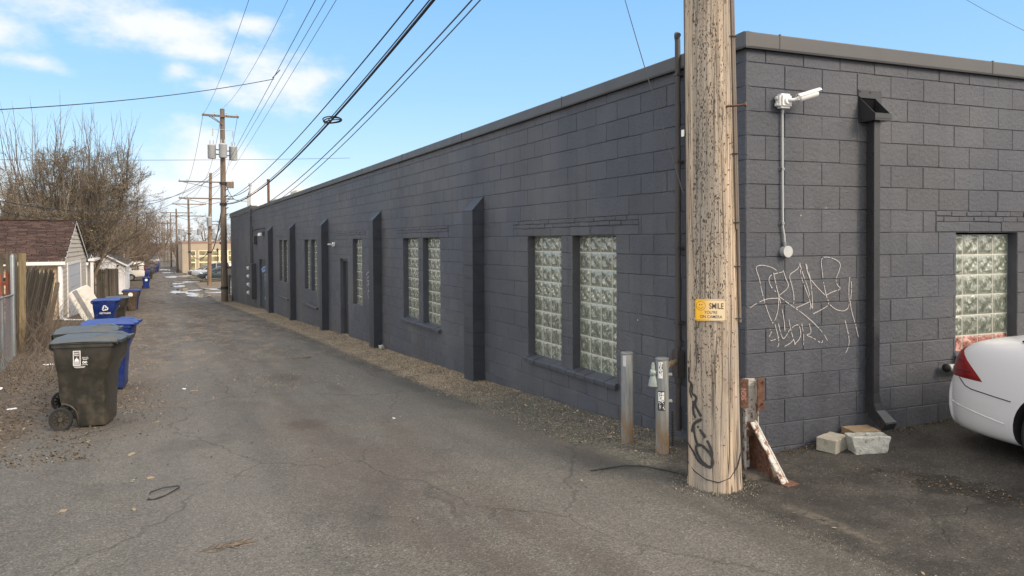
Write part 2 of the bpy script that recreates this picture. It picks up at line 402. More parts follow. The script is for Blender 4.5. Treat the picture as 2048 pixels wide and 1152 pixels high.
def cart_mat(nm, col, dust):
    def fn(t, o, g):
        n = t.noise(o, 6, 5, .65); s = t.n('ShaderNodeSeparateXYZ', {0: o}).outputs
        f = t.lin(t.noise(o, 3, 3), .3, .7, .82, 1.18)
        c = t.mix(1, col, t.n('ShaderNodeCombineColor', {0: f, 1: f, 2: f}).outputs[0], 'MULTIPLY')
        d = t.ma('MULTIPLY', t.step(n, .42, .68), t.lin(s[2], 0, 1, .85, .25))
        c = t.mix(d, c, dust)
        sc_ = t.step(t.noise(t.scale(o, 8, 8, 40), 1, 4, .7), .66, .70)
        c = t.mix(t.ma('MULTIPLY', sc_, .3), c, tuple(min(1, x * 2 + .04) for x in col))
        return {'c': c, 'r': t.lin(n, .2, .8, .24, .55), 'n': t.bump(t.noise(o, 120, 3), .12, .004)}
    return material(nm, fn)
M_CARTK = cart_mat('dark_cart_plastic', (.030, .029, .024), (.085, .072, .052))
M_CARTB = cart_mat('blue_cart_plastic', (.006, .026, .165), (.03, .045, .11))
M_LIDK = cart_mat('dark_cart_lid', (.05, .056, .054), (.12, .115, .095))
M_LIDB = cart_mat('blue_cart_lid', (.012, .04, .21), (.06, .08, .17))
M_TAN = varied('tan_siding', (.50, .38, .245), .7, 0, .1, 3, .1, 50)
M_BEIGE = varied('beige_siding', (.47, .43, .36), .7, 0, .1, 3, .1, 50)
M_WSIDE = varied('white_siding', (.70, .71, .72), .6, 0, .08, 2, .08, 50)
M_GREYDOOR = varied('pale_blue_grey_door', (.47, .50, .54), .55, 0, .08, 4, .05, 50)
def shingle(nm, cols):
    def fn(t, o, g):
        n = t.noise(t.scale(o, 2.2, 9, 9), 1.2, 4, .7); r = g.outputs['Random Per Island']
        f = t.ma('ADD', t.ma('MULTIPLY', n, .6), t.ma('MULTIPLY', r, .4))
        c = t.ramp(f, [(.25, cols[0]), (.5, cols[1]), (.75, cols[2])])
        return {'c': c, 'r': t.lin(n, 0, 1, .85, .95), 'n': t.bump(t.noise(o, 60, 3), .4, .01)}
    return material(nm, fn, spec=.2)
M_SHB = shingle('brown_shingle', [(.022, .014, .012), (.052, .031, .025), (.088, .055, .044)])
M_SHG = shingle('grey_shingle', [(.05, .048, .05), (.09, .085, .088), (.13, .125, .13)])
M_SHK = shingle('dark_shingle', [(.025, .028, .033), (.045, .05, .058), (.07, .075, .085)])
def fn_wood(t, o, g):
    n = t.noise(t.scale(o, 24, 24, 1.6), 1, 5, .65); r = g.outputs['Random Per Island']
    c = t.ramp(t.ma('ADD', t.ma('MULTIPLY', n, .65), t.ma('MULTIPLY', r, .35)), [(.28, (.034, .029, .023)), (.5, (.090, .076, .058)), (.72, (.165, .142, .112))])
    c = t.mix(t.ma('MULTIPLY', t.step(t.noise(o, 1.7, 3), .52, .66), .5), c, (.055, .055, .033))
    return {'c': c, 'n': t.bump(n, .6, .008)}
M_FENCE = material('grey_fence_wood', fn_wood, rough=.85, spec=.2)
def fn_wood2(t, o, g):
    n = t.noise(t.scale(o, 24, 24, 1.4), 1, 5, .65)
    c = t.ramp(n, [(.3, (.09, .07, .035)), (.5, (.19, .15, .08)), (.72, (.27, .22, .13))])
    return {'c': c, 'n': t.bump(n, .5, .008)}
M_POST = material('yellowed_post_wood', fn_wood2, rough=.8)
M_RFENCE = varied('red_brown_fence', (.20, .055, .03), .7, 0, .3, 5, .3, 40, island=.25)
M_CONC = varied('concrete', (.36, .34, .28), .9, 0, .2, 9, .6, 90, dirt=(.17, .16, .12))
M_CONC2 = varied('broken_grey_concrete', (.40, .41, .38), .92, 0, .2, 12, .8, 70, dirt=(.08, .08, .08))
M_PAVER = varied('tan_paver', (.30, .22, .13), .9, 0, .25, 9, .6, 90, dirt=(.14, .10, .06))
M_CARW = material('white_car_paint', base=(.62, .635, .66), rough=.28, Coat_Weight=.5, Coat_Roughness=.06)
M_CARS = material('silver_car_paint', base=(.42, .44, .46), rough=.3, metal=.4, Coat_Weight=.5)
M_CARD = material('dark_teal_car_paint', base=(.03, .05, .06), rough=.25, Coat_Weight=.7)
M_CARK = material('charcoal_car_paint', base=(.07, .075, .085), rough=.28, Coat_Weight=.6)
M_VAN = material('cream_van_paint', base=(.68, .66, .60), rough=.35, Coat_Weight=.3)
M_CGLASS = material('car_glass', base=(.015, .02, .022), rough=.05, spec=.8)
M_TYRE = varied('tyre', (.018, .018, .018), .8, 0, .2, 9, .2, 60)
M_RIM = varied('alloy_rim', (.42, .42, .43), .35, .6, .1, 9, 0)
M_RED = material('red_lens', base=(.19, .006, .008), rough=.12, Coat_Weight=.8, Coat_Roughness=.03)
M_LAMP = material('clear_lens', base=(.7, .72, .74), rough=.1, Coat_Weight=.8)
M_SEAM = material('panel_gap', base=(.02, .02, .022), rough=.7)
M_PLATE = varied('plate', (.5, .52, .56), .4, 0, .1, 9, 0)
def fn_bark(t, o, g):
    n = t.noise(t.scale(o, 8, 8, 2), 1, 4); r = g.outputs['Random Per Island']
    c = t.ramp(t.ma('ADD', t.ma('MULTIPLY', n, .6), t.ma('MULTIPLY', r, .4)), [(.3, (.07, .055, .043)), (.5, (.135, .108, .082)), (.72, (.21, .17, .13))])
    return {'c': c}
M_BARK = material('bare_bark', fn_bark, rough=.9, spec=.15)
M_TWIG = varied('tan_twig', (.145, .117, .09), .9, 0, .3, 1.5, 0, island=.5)
M_TWIGR = varied('russet_twig', (.115, .082, .062), .9, 0, .3, 1.5, 0, island=.5)
M_BUD = varied('dry_leaf_and_bud', (.21, .18, .10), .9, 0, .3, 3, 0, island=.5)
M_CONIF = varied('evergreen_needles', (.035, .045, .026), .9, 0, .4, 2, 0, island=.6)
M_TANW = varied('tan_stucco', (.40, .335, .26), .85, 0, .08, 1, .1, 20)
M_WFRAME = varied('pale_yellow_frame', (.80, .73, .50), .6, 0, .05, 3, 0)
def fn_win(t, o, g):
    n = t.noise(o, 1.2, 3)
    c = t.ramp(n, [(.35, (.12, .12, .07)), (.55, (.30, .28, .17)), (.7, (.50, .50, .42))])  # pale yellow stops put sky reflections into the pane colour
    return {'c': c, 'r': t.lin(n, 0, 1, .05, .15)}
M_WINDOW = material('shop_window_glass', fn_win, spec=.8)
M_DOORK = material('dark_door_paint', base=(.02, .022, .024), rough=.5)
M_REDT = varied('red_trim', (.33, .20, .15), .7, 0, .1, 3, 0)
def fn_litter(t, o, g):
    r = g.outputs['Random Per Island']
    return {'c': t.ramp(r, [(0, (.035, .026, .018)), (.4, (.075, .055, .037)), (.72, (.13, .10, .068)), (.95, (.24, .195, .135))])}
M_LITTER = material('dead_leaf', fn_litter, rough=.9, spec=.1)
def fn_peb(t, o, g):
    r = g.outputs['Random Per Island']
    return {'c': t.ramp(r, [(0, (.045, .043, .038)), (.4, (.10, .096, .082)), (.75, (.18, .17, .142)), (1, (.33, .31, .26))])}
M_PEB = material('pebble', fn_peb, rough=.9)
def fn_straw(t, o, g):
    r = g.outputs['Random Per Island']
    return {'c': t.ramp(r, [(0, (.09, .068, .046)), (.45, (.22, .17, .115)), (1, (.42, .34, .24))])}
M_STRAW = material('straw_coloured_leaf', fn_straw, rough=.9)
def fn_peb2(t, o, g):
    r = g.outputs['Random Per Island']
    return {'c': t.ramp(r, [(0, (.045, .043, .04)), (.6, (.10, .096, .088)), (1, (.19, .18, .165))])}
M_PEB2 = material('road_grit', fn_peb2, rough=.9)
M_WATER = material('meltwater', base=(.05, .055, .06), rough=.06, spec=1.0)
M_ICE = material('thin_ice', base=(.5, .52, .55), rough=.2, spec=.8)
def fn_ground(t, o, g):
    s = t.n('ShaderNodeSeparateXYZ', {0: o}).outputs; X, Y = s[0], s[1]
    nA = t.noise(o, .5, 4, .6); nB = t.noise(o, 2.2, 5, .65); nC = t.noise(o, 14, 4, .7); nF = t.noise(o, 120, 3, .7); nV = t.noise(t.scale(o, 1.4, .10, 1), 1.4, 4, .6)
    # asphalt
    spk = t.vor(o, 110, out=1); spf = t.n('ShaderNodeSeparateColor', {0: spk}).outputs[0]
    asp = t.mix(spf, (.064, .061, .054), (.148, .140, .122))
    asp = t.mix(t.step(spf, .95, .99), asp, (.205, .20, .18))
    f = t.ma('MULTIPLY', t.lin(nB, .25, .75, .84, 1.16), t.lin(nV, .3, .7, .84, 1.14))
    asp = t.mix(1, asp, t.n('ShaderNodeCombineColor', {0: f, 1: f, 2: f}).outputs[0], 'MULTIPLY')
    # brown dirt down the crown of the alley and washed-out patches
    wob = t.ma('ADD', X, t.ma('MULTIPLY', t.ma('SUBTRACT', nA, .5), 1.4))
    crown = t.ma('MULTIPLY', t.step(wob, -3.75, -2.95), t.step(wob, -1.7, -2.4))
    crown = t.ma('MULTIPLY', crown, t.step(t.noise(t.scale(o, 1, .3, 1), 1.6, 6, .68), .40, .60))
    asp = t.mix(t.ma('MULTIPLY', crown, .38), asp, (.074, .054, .044))
    px_ = t.ma('MULTIPLY', t.ma('ADD', X, 2.95), 3.2); py_ = t.ma('MULTIPLY', t.ma('SUBTRACT', Y, 3.55), 2.2); pd = t.ma('SQRT', t.ma('ADD', t.ma('MULTIPLY', px_, px_), t.ma('MULTIPLY', py_, py_)))
    asp = t.mix(t.ma('MULTIPLY', t.step(t.ma('ADD', pd, t.ma('MULTIPLY', t.ma('SUBTRACT', nC, .5), 1.6)), .95, .35), .5), asp, (.06, .038, .028))
    # wheel tracks worn paler and cleaner on both sides of the crown
    w2 = t.ma('ADD', X, t.ma('MULTIPLY', t.ma('SUBTRACT', t.noise(t.scale(o, .6, .12, 1), 1.5, 2), .5), .7))
    tr = t.ma('ADD', t.ma('MULTIPLY', t.step(w2, -4.75, -4.2), t.step(w2, -3.4, -3.9)), t.ma('MULTIPLY', t.step(w2, -2.25, -1.9), t.step(w2, -1.15, -1.5)))
    asp = t.mix(t.ma('MULTIPLY', tr, .30), asp, t.mix(spf, (.10, .096, .09), (.175, .165, .152)))
    drk = t.ma('MULTIPLY', t.step(w2, -1.35, -1.1), t.step(nA, .3, .55)); asp = t.mix(t.ma('MULTIPLY', drk, .45), asp, (.045, .042, .038))
    edge1 = t.ma('MULTIPLY', t.step(wob, -3.9, -4.8), t.ma('MULTIPLY', t.step(nB, .36, .58), t.step(Y, 3.5, 7)))
    asp = t.mix(t.ma('MULTIPLY', edge1, .75), asp, t.mix(t.noise(o, 26, 4, .7), (.045, .033, .024), (.19, .145, .10)))
    far = t.ma('MULTIPLY', t.step(Y, 7, 24), t.step(t.noise(t.scale(o, 1, .35, 1), 1.1, 5, .65), .46, .62))
    asp = t.mix(t.ma('MULTIPLY', far, .7), asp, (.060, .044, .032)); f2 = t.ma('MULTIPLY', t.step(Y, 5, 16), t.step(t.noise(t.scale(o, 1.3, .5, 1), 2.6, 6, .7), .50, .62)); asp = t.mix(t.ma('MULTIPLY', f2, .65), asp, (.215, .17, .12))
    dkp = t.step(t.noise(t.scale(o, 1, .6, 1), .75, 4, .6), .57, .66)
    asp = t.mix(t.ma('MULTIPLY', dkp, .4), asp, (.052, .048, .045))
    # cracks
    cv_ = t.vm('ADD', o, t.scale(t.n('ShaderNodeTexNoise', {'Vector': o, 'Scale': 2.6, 'Detail': 5.0}).outputs[1], .45, .45, 0))
    cr = t.step(t.vor(t.scale(cv_, 1, .55, 1), .5, 'DISTANCE_TO_EDGE'), .006, .0015)
    cr = t.ma('MULTIPLY', cr, t.step(t.noise(o, .55, 2), .36, .5))
    cr2 = t.ma('MULTIPLY', t.step(t.vor(cv_, 2.2, 'DISTANCE_TO_EDGE'), .012, .003), t.step(t.noise(o, .8, 2), .56, .66))
    crk = t.ma('MAXIMUM', cr, cr2)
    asp = t.mix(t.ma('MULTIPLY', crk, .32), asp, (.028, .026, .025))
    # newer, darker asphalt of the lot right of the alley seam
    spd = t.mix(spf, (.036, .035, .033), (.078, .074, .068)); spd = t.mix(t.step(spf, .975, .995), spd, (.15, .146, .135))
    dark = t.mix(1, spd, t.mix(t.step(nB, .35, .65), (.62, .60, .58), (1.15, 1.12, 1.06)), 'MULTIPLY')
    wx = t.ma('ADD', X, t.ma('MULTIPLY', t.ma('SUBTRACT', nB, .5), .16)); wx = t.ma('ADD', wx, t.ma('MULTIPLY', t.ma('SUBTRACT', nC, .5), .05))
    wx2 = t.ma('ADD', wx, t.ma('MULTIPLY', t.step(Y, -.3, .9), -.12))
    lot = t.step(wx2, -.95, -.72)
    c = t.mix(lot, asp, dark)
    seam = t.ma('MULTIPLY', t.ma('MULTIPLY', t.step(wx, -1.06, -.9), t.step(wx, -.68, -.84)), t.step(nC, .40, .6))
    seam = t.ma('MULTIPLY', seam, t.step(Y, .1, -.5))
    c = t.mix(t.ma('MULTIPLY', seam, .35), c, (.16, .148, .125))
    s2 = t.ma('MULTIPLY', t.ma('MULTIPLY', t.step(wx, -.60, -.55), t.step(wx, -.44, -.50)), t.ma('MULTIPLY', t.step(Y, -.85, -1.0), t.step(Y, -1.9, -1.5)))
    c = t.mix(t.ma('MULTIPLY', t.ma('MULTIPLY', s2, t.step(t.noise(o, 7, 4, .7), .42, .6)), .55), c, (.15, .13, .10))
    # gravel strip under the wall
    wy = t.ma('ADD', Y, t.ma('MULTIPLY', t.ma('SUBTRACT', nB, .5), .7)); wy = t.ma('ADD', wy, t.ma('MULTIPLY', X, -.9))
    gv = t.vor(o, 70, out=1); gf = t.n('ShaderNodeSeparateColor', {0: gv}).outputs[0]
    gmix = t.mix(gf, (.055, .054, .046), (.19, .183, .152))
    gtan = t.mix(gf, (.17, .135, .092), (.40, .33, .235))
    gravel = t.mix(t.step(t.ma('ADD', Y, t.ma('MULTIPLY', nB, 2)), 4.2, 6.8), gmix, gtan)
    gravel = t.mix(1, gravel, t.mix(t.step(nB, .3, .7), (.75, .75, .75), (1.15, 1.13, 1.08)), 'MULTIPLY')
    strip = t.ma('MULTIPLY', t.step(wx, -1.0, -.78), t.step(wy, .75, 1.15))
    strip = t.ma('MULTIPLY', strip, t.lin(t.step(Y, 20, 45), 0, 1, 1, .5))
    c = t.mix(strip, c, gravel)
    # yard dirt on the left
    dirtc = t.mix(t.step(nC, .35, .65), (.055, .042, .03), (.155, .12, .082)); dirtc = t.mix(t.step(nB, .42, .62), dirtc, (.085, .066, .047))
    ex = t.ma('ADD', X, t.ma('MULTIPLY', t.ma('SUBTRACT', nA, .5), 1.3)); ex = t.ma('ADD', ex, t.ma('MULTIPLY', t.ma('SUBTRACT', nC, .5), .5))
    dl = t.step(t.ma('SUBTRACT', ex, t.lin(Y, 3, 14, 0, .55)), -5.55, -6.0)
    dl = t.ma('MULTIPLY', dl, t.step(Y, 3.0, 4.8))
    c = t.mix(dl, c, dirtc)
    # a damp dark leaf-filled hollow in the lot
    hx = t.ma('MULTIPLY', t.ma('ADD', t.ma('MULTIPLY', t.ma('SUBTRACT', X, .74), .95), t.ma('MULTIPLY', t.ma('ADD', Y, 1.38), .32)), 3.4)
    hy = t.ma('MULTIPLY', t.ma('ADD', t.ma('MULTIPLY', t.ma('SUBTRACT', X, .74), -.32), t.ma('MULTIPLY', t.ma('ADD', Y, 1.38), .95)), 1.25)
    hd = t.ma('SQRT', t.ma('ADD', t.ma('MULTIPLY', hx, hx), t.ma('MULTIPLY', hy, hy)))
    hol = t.step(t.ma('ADD', hd, t.ma('MULTIPLY', t.ma('SUBTRACT', t.noise(o, 6, 5, .7), .5), 2.6)), .75, .45)
    c = t.mix(t.ma('MULTIPLY', hol, .85), c, (.022, .021, .018))
    hgt = t.ma('ADD', t.ma('MULTIPLY', nF, .5), t.ma('ADD', t.ma('MULTIPLY', spf, .5), t.ma('MULTIPLY', nC, .9)))
    hgt = t.ma('SUBTRACT', hgt, t.ma('MULTIPLY', crk, 1.5)); hgt = t.ma('ADD', hgt, t.ma('MULTIPLY', t.ma('MAXIMUM', strip, dl), t.ma('MULTIPLY', gf, 1.3)))
    rough = t.lin(nB, .3, .7, .72, .9)
    return {'c': c, 'r': rough, 'n': t.bump(hgt, .6, .008)}
M_GROUND = material('asphalt_gravel_and_dirt', fn_ground, spec=.3)

# ================================================================== GROUND
def gridlines(segs):
    out = []
    for a, b, n in segs: out += [a + (b - a) * i / n for i in range(n)]
    return out + [segs[-1][1]]
gx = gridlines([(-2500, -60, 8), (-60, -14, 12), (-14, 8, 110), (8, 60, 14), (60, 2500, 8)])
gy = gridlines([(-400, -14, 6), (-14, 0, 35), (0, 30, 100), (30, 110, 100), (110, 300, 30), (300, 3500, 10)])
g = MB(); nx = len(gx)
for y in gy:
    for x in gx:
        z = G(x, y)
        if -9 < x < 6 and -8 < y < 60: z += .012 * mnoise.noise(Vector((x * .9, y * .9, 3)))
        g.v.append(Vector((x, y, z)))
for j in range(len(gy) - 1):
    for i in range(nx - 1):
        a = j * nx + i; g.f.append((a, a + 1, a + 1 + nx, a + nx)); g.mi.append(0)
tag(g.build('ground', M_GROUND, smooth=True, auto=False), kind='structure')
def GH(x, y): return G(x, y) + .012 * mnoise.noise(Vector((x * .9, y * .9, 3)))

# ================================================================== BLOCK BUILDING
C_, B_ = .2032, .4064
TH = -.101561951
UD = Vector((cos(TH), sin(TH), 0)); ND = Vector((sin(TH), -cos(TH), 0))
def LW(u, w, z): return Vector((-w, u, z))                      # alley wall: u along, w outward
def RWP(u, w, z): return UD * u + ND * w + Vector((0, 0, z))     # end wall
ML = Matrix(((0, -1, 0, 0), (1, 0, 0, 0), (0, 0, 1, 0), (0, 0, 0, 1)))
MR = Matrix(((UD.x, ND.x, 0, 0), (UD.y, ND.y, 0, 0), (0, 0, 1, 0), (0, 0, 0, 1)))
def J(k): return 3.30 - (k - 1) * C_
def subtract(rects, hole):
    out = []; a0, a1, b0, b1 = hole
    for u0, u1, z0, z1 in rects:
        if a1 <= u0 + 1e-4 or a0 >= u1 - 1e-4 or b1 <= z0 + 1e-4 or b0 >= z1 - 1e-4: out.append((u0, u1, z0, z1)); continue
        if a0 > u0: out.append((u0, a0, z0, z1))
        if a1 < u1: out.append((a1, u1, z0, z1))
        m0, m1 = max(u0, a0), min(u1, a1)
        if b0 > z0: out.append((m0, m1, z0, b0))
        if b1 < z1: out.append((m0, m1, b1, z1))
    return [r for r in out if r[1] - r[0] > .03 and r[3] - r[2] > .02]
def slab(mb, M, u0, u1, z0, z1, gap=.004, bev=.004, front=0.0, back=-.02, jit=.0024, fl=1.0):
    j = lambda s=jit: random.uniform(-s, s)
    u0 += gap * random.uniform(.25, 1) + j(jit * .5); u1 -= gap * random.uniform(.25, 1) + j(jit * .5); z0 += gap * fl + j(); z1 -= gap * fl + j(); f = front + j(.0012)
    tilt = j(.0012)
    pts = []
    for inset, w_ in ((0, back), (0, f - bev), (bev, f)):
        for (uu, zz, t_) in ((u0 + inset, z0 + inset, -1), (u1 - inset, z0 + inset, 1), (u1 - inset, z1 - inset, 1), (u0 + inset, z1 - inset, -1)):
            pts.append((uu + (j(.001) if inset else 0), w_ + (tilt * t_ if inset else 0), zz + (j(.001) if inset else 0)))
    mb.add(pts, [(3, 2, 1, 0), (0, 1, 5, 4), (1, 2, 6, 5), (2, 3, 7, 6), (3, 0, 4, 7), (4, 5, 9, 8), (5, 6, 10, 9), (6, 7, 11, 10), (7, 4, 8, 11), (8, 9, 10, 11)], M)
def block_wall(mb, M, U0, U1, zt, holes, zones, ground, phase=0, thick=.2):
    ks = [(J(1), zt)] + [(J(k + 1), J(k)) for k in range(1, 30)]
    for idx, (z0, z1) in enumerate(ks):
        off = (.5 * B_ if (idx + phase) % 2 else 0)
        u = U0 - off
        while u < U1:
            a, b = max(u, U0), min(u + B_, U1); nu = u + B_
            if b - a > .06 and z1 > ground(a) - .12:
                if random.random() < .03: # a filled joint: two blocks read as one
                    b = min(b + B_, U1); nu += B_
                rs = [(a, b, z0, z1)]
                for h in holes + zones: rs = subtract(rs, h)
                for r in rs:
                    slab(mb, M, *r, gap=random.choice((.0014, .0022, .003, .0036)), bev=random.uniform(.0035, .0055))
            u = nu
    for (u0, u1, z0, z1) in zones:     # brick lintel band
        rows = [(z0, z0 + .10, .45), (z0 + .10, z0 + .152, .205), (z0 + .152, z1, .205)]
        for ri, (a0, a1, L_) in enumerate(rows):
            u = u0 + (L_ * .5 if ri == 1 else 0) - L_
            while u < u1:
                a, b = max(u, u0), min(u + L_, u1)
                if b - a > .04:
                    rs = [(a, b, a0, a1)]
                    for h in holes: rs = subtract(rs, h)
                    for r in rs: slab(mb, M, *r, gap=.004, bev=.005, front=random.uniform(-.001, .007), jit=.004)
                u += L_
    us = sorted({U0, U1} | {h[0] for h in holes} | {h[1] for h in holes}); zb = -3.0
    for a, b in zip(us, us[1:]):
        hs = [h for h in holes if h[0] <= a + 1e-6 and h[1] >= b - 1e-6]
        zs = [zb, zt]
        if hs: zs = [zb, hs[0][2], hs[0][3], zt]; mb.b2(a, b, -thick, -.0075, zb, hs[0][2], M); mb.b2(a, b, -thick, -.0075, hs[0][3], zt, M)
        else: mb.b2(a, b, -thick, -.0075, zb, zt, M)
ZT = 3.415
WZ0, WZ1 = J(16), J(8)
winL = [(1.86, 2.75), (3.01, 3.87), (7.12, 8.0), (8.25, 9.17), (12.34, 13.24), (17.72, 18.6), (18.86, 19.74), (23.18, 24.08), (24.36, 25.24)]
doorsL = [(13.74, 14.62, -.78, 1.36), (29.4, 31.5, -1.36, .98)]
holesL = [(a, b, WZ0, WZ1) for a, b in winL] + doorsL
zonesL = [(1.46, 4.28, WZ1, J(7)), (6.72, 9.56, WZ1, J(7)), (12.0, 15.0, WZ1, J(7)), (17.4, 20.1, WZ1, J(7)), (22.9, 25.6, WZ1, J(7))]
holesR = [(2.473, 3.336, .66, WZ1), (8.2, 9.1, .66, WZ1)]
zonesR = [(2.2, 3.65, WZ1, J(7)), (7.9, 9.4, WZ1, J(7))]
bld = thing('warehouse', 'long low dark grey painted concrete block building with glass block windows', 'building', (0, 0, 0))
LEN = 46.3
mb = MB(); block_wall(mb, ML, 0, LEN, ZT, holesL, zonesL, lambda u: G(0, u)); mb.build('wall', M_WALL, bld)
mb = MB(); block_wall(mb, MR, 0, 16, ZT, holesR, zonesR, lambda u: -.1, phase=1)
mb.build('wall', M_WALL, bld)
mb = MB(); far_l = (0, LEN); e1 = RWP(16, 0, 0); 
mb.add([(0.01, LEN, -3), (18, LEN - 1.8, -3), (18, LEN - 1.8, 3.4), (0.01, LEN, 3.4)], [(0, 1, 2, 3)])
mb.add([(18, LEN - 1.8, -3), (e1.x, e1.y, -3), (e1.x, e1.y, 3.4), (18, LEN - 1.8, 3.4)], [(0, 1, 2, 3)])
mb.build('wall', M_WALL, bld)
mb = MB(); mb.add([(.15, .2, 3.3), (e1.x, e1.y + .1, 3.3), (18, LEN - 1.8, 3.3), (.15, LEN - .1, 3.3)], [(0, 1, 2, 3)])
mb.build('roof', varied('roof_membrane', (.12, .12, .12), .9), bld)
mb = MB(); mb.b2(.35, 17.5, .5, LEN - 2, -2.9, -2.5); mb.build('foundation', M_CONC, bld)
# coping
mb = MB()
mb.prism([(-.26, ZT), (.03, ZT), (.034, ZT - .012), (.04, ZT - .012), (.045, ZT + .005), (.045, 3.528), (.035, 3.537), (-.26, 3.53)], -.045, 34.4, 'y', ML @ Matrix(((0, 1, 0, 0), (1, 0, 0, 0), (0, 0, 1, 0), (0, 0, 0, 1))))
for u in [2.9, 6.0, 9.05, 12.1, 15.2, 18.2, 21.3, 24.3, 27.4, 30.4]: mb.b2(-.262, .049, u, u + .012, ZT - .002, 3.541, Matrix.Diagonal((-1, 1, 1, 1)))
mb.b2(-.27, .05, 34.4, LEN + .05, ZT, 3.60, Matrix.Diagonal((-1, 1, 1, 1))); mb.b2(-.28, .065, 34.4, LEN + .06, 3.60, 3.705, Matrix.Diagonal((-1, 1, 1, 1)))
mb.build('coping', M_COPING, bld, bevel=0)
mb = MB()
pr = [(-.26, ZT), (.03, ZT), (.034, ZT - .012), (.04, ZT - .012), (.045, ZT + .005), (.045, 3.528), (.035, 3.5375), (-.26, 3.531)]
mb.loft([[RWP(-.045, a, b) for a, b in pr], [RWP(16.1, a, b) for a, b in pr]])
for u in (.313, 2.9, 5.95, 9.0, 12.0): mb.b2(u, u + .01, -.262, .049, ZT - .002, 3.542, MR)
mb.build('coping', M_COPING, bld)
# pilasters of stacked blocks with sloping caps
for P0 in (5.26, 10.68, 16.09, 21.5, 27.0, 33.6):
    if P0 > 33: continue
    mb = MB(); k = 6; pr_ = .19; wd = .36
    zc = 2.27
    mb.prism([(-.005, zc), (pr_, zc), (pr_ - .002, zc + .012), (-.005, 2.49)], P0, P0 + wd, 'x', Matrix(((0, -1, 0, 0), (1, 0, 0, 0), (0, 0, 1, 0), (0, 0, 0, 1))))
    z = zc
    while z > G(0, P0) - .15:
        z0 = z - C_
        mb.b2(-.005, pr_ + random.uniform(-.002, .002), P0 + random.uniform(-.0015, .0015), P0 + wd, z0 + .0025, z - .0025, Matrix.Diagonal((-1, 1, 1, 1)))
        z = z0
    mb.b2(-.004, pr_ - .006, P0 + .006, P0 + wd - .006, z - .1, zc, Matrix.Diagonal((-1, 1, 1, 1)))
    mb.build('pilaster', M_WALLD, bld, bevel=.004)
# sills
def sill(M, u0, u1, z, proud=.055, mat=M_TRIM):
    mb = MB(); u = u0
    while u < u1 - .02:
        b = min(u + .2, u1); dz = random.uniform(-.004, .004); pw = proud + random.uniform(-.006, .006)
        ring = [(-.105, z + .058 + dz), (pw - .012, z + .022 + dz), (pw, z + .012 + dz), (pw - .004, z - .035 + dz), (-.004, z - .04)]
        vs = [(uu, a, b_) for uu in (u + .0015, b - .0015) for a, b_ in ring]
        n = 5; fs = [(i, (i + 1) % n, (i + 1) % n + n, i + n) for i in range(n)] + [tuple(range(n))[::-1], tuple(range(n, 2 * n))]
        mb.add(vs, fs, M); u = b
    return mb.build('sill', mat, bld, bevel=.004)
sill(ML, 1.82, 3.91, WZ0 + .01); sill(ML, 7.08, 9.21, WZ0 + .01)
sill(ML, 17.6, 19.9, -.24, .06, M_COPING); sill(ML, 23.0, 25.4, -.36, .05, M_TRIM); sill(MR, 2.45, 3.36, .665)
# mortar piers are part of wall; glass block windows
def gb_panel(name, M, u0, u1, z0, z1, depth, cols, rows, red=False):
    fr = MB(); fr.b2(u0, u1, -depth - .05, -depth, z0, z1, M)
    o = fr.build(name, M_GROUT, bld)
    gb = MB(); cw = (u1 - u0) / cols; ch = (z1 - z0) / rows; N = 9
    for r in range(rows):
        for c in range(cols):
            gb.cur = 1 if (red and r == 0) else 0
            a0 = u0 + c * cw + .007; b0 = z0 + r * ch + .007; W_ = cw - .014; H_ = ch - .014; vs = []; fs = []
            for j_ in range(N + 1):
                for i_ in range(N + 1):
                    x = i_ / N; y = j_ / N; e = min(x, 1 - x, y, 1 - y)
                    h = .003 + .006 * min(1, e / .09)
                    if e > .1:
                        h += .0042 * sin(7 * (x + .35 * y) + 2.0 * sin(6 * y + 1)) + .0012 * sin(13 * (y - x))
                    vs.append((a0 + x * W_, -depth + h, b0 + y * H_))
            for j_ in range(N):
                for i_ in range(N): a = j_ * (N + 1) + i_; fs.append((a, a + 1, a + N + 2, a + N + 1))
            vs += [(a0, -depth - .01, b0), (a0 + W_, -depth - .01, b0), (a0 + W_, -depth - .01, b0 + H_), (a0, -depth - .01, b0 + H_)]
            gb.add(vs, fs, M)
    gbo = gb.build('glass_block', [M_GB, M_GBR], o, smooth=True, auto=False); at = gbo.data.attributes.new('block_uv', 'FLOAT_VECTOR', 'POINT'); per = (N + 1) ** 2 + 4
    for vi in range(len(gbo.data.vertices)):
        q_ = vi % per; at.data[vi].vector = ((q_ % (N + 1)) / N, (q_ // (N + 1)) / N, 0) if q_ < per - 4 else (0, 0, 0)
    return o
for a, b in winL: gb_panel('window', ML, a, b, WZ0 + .055 if a < 10 else WZ0, WZ1 - .0, .11, 4, 8)
gb_panel('window', MR, 2.473, 3.336, .665, WZ1 - .02, .10, 4, 6, True); gb_panel('window', MR, 8.2, 9.1, .665, WZ1 - .02, .10, 4, 6)
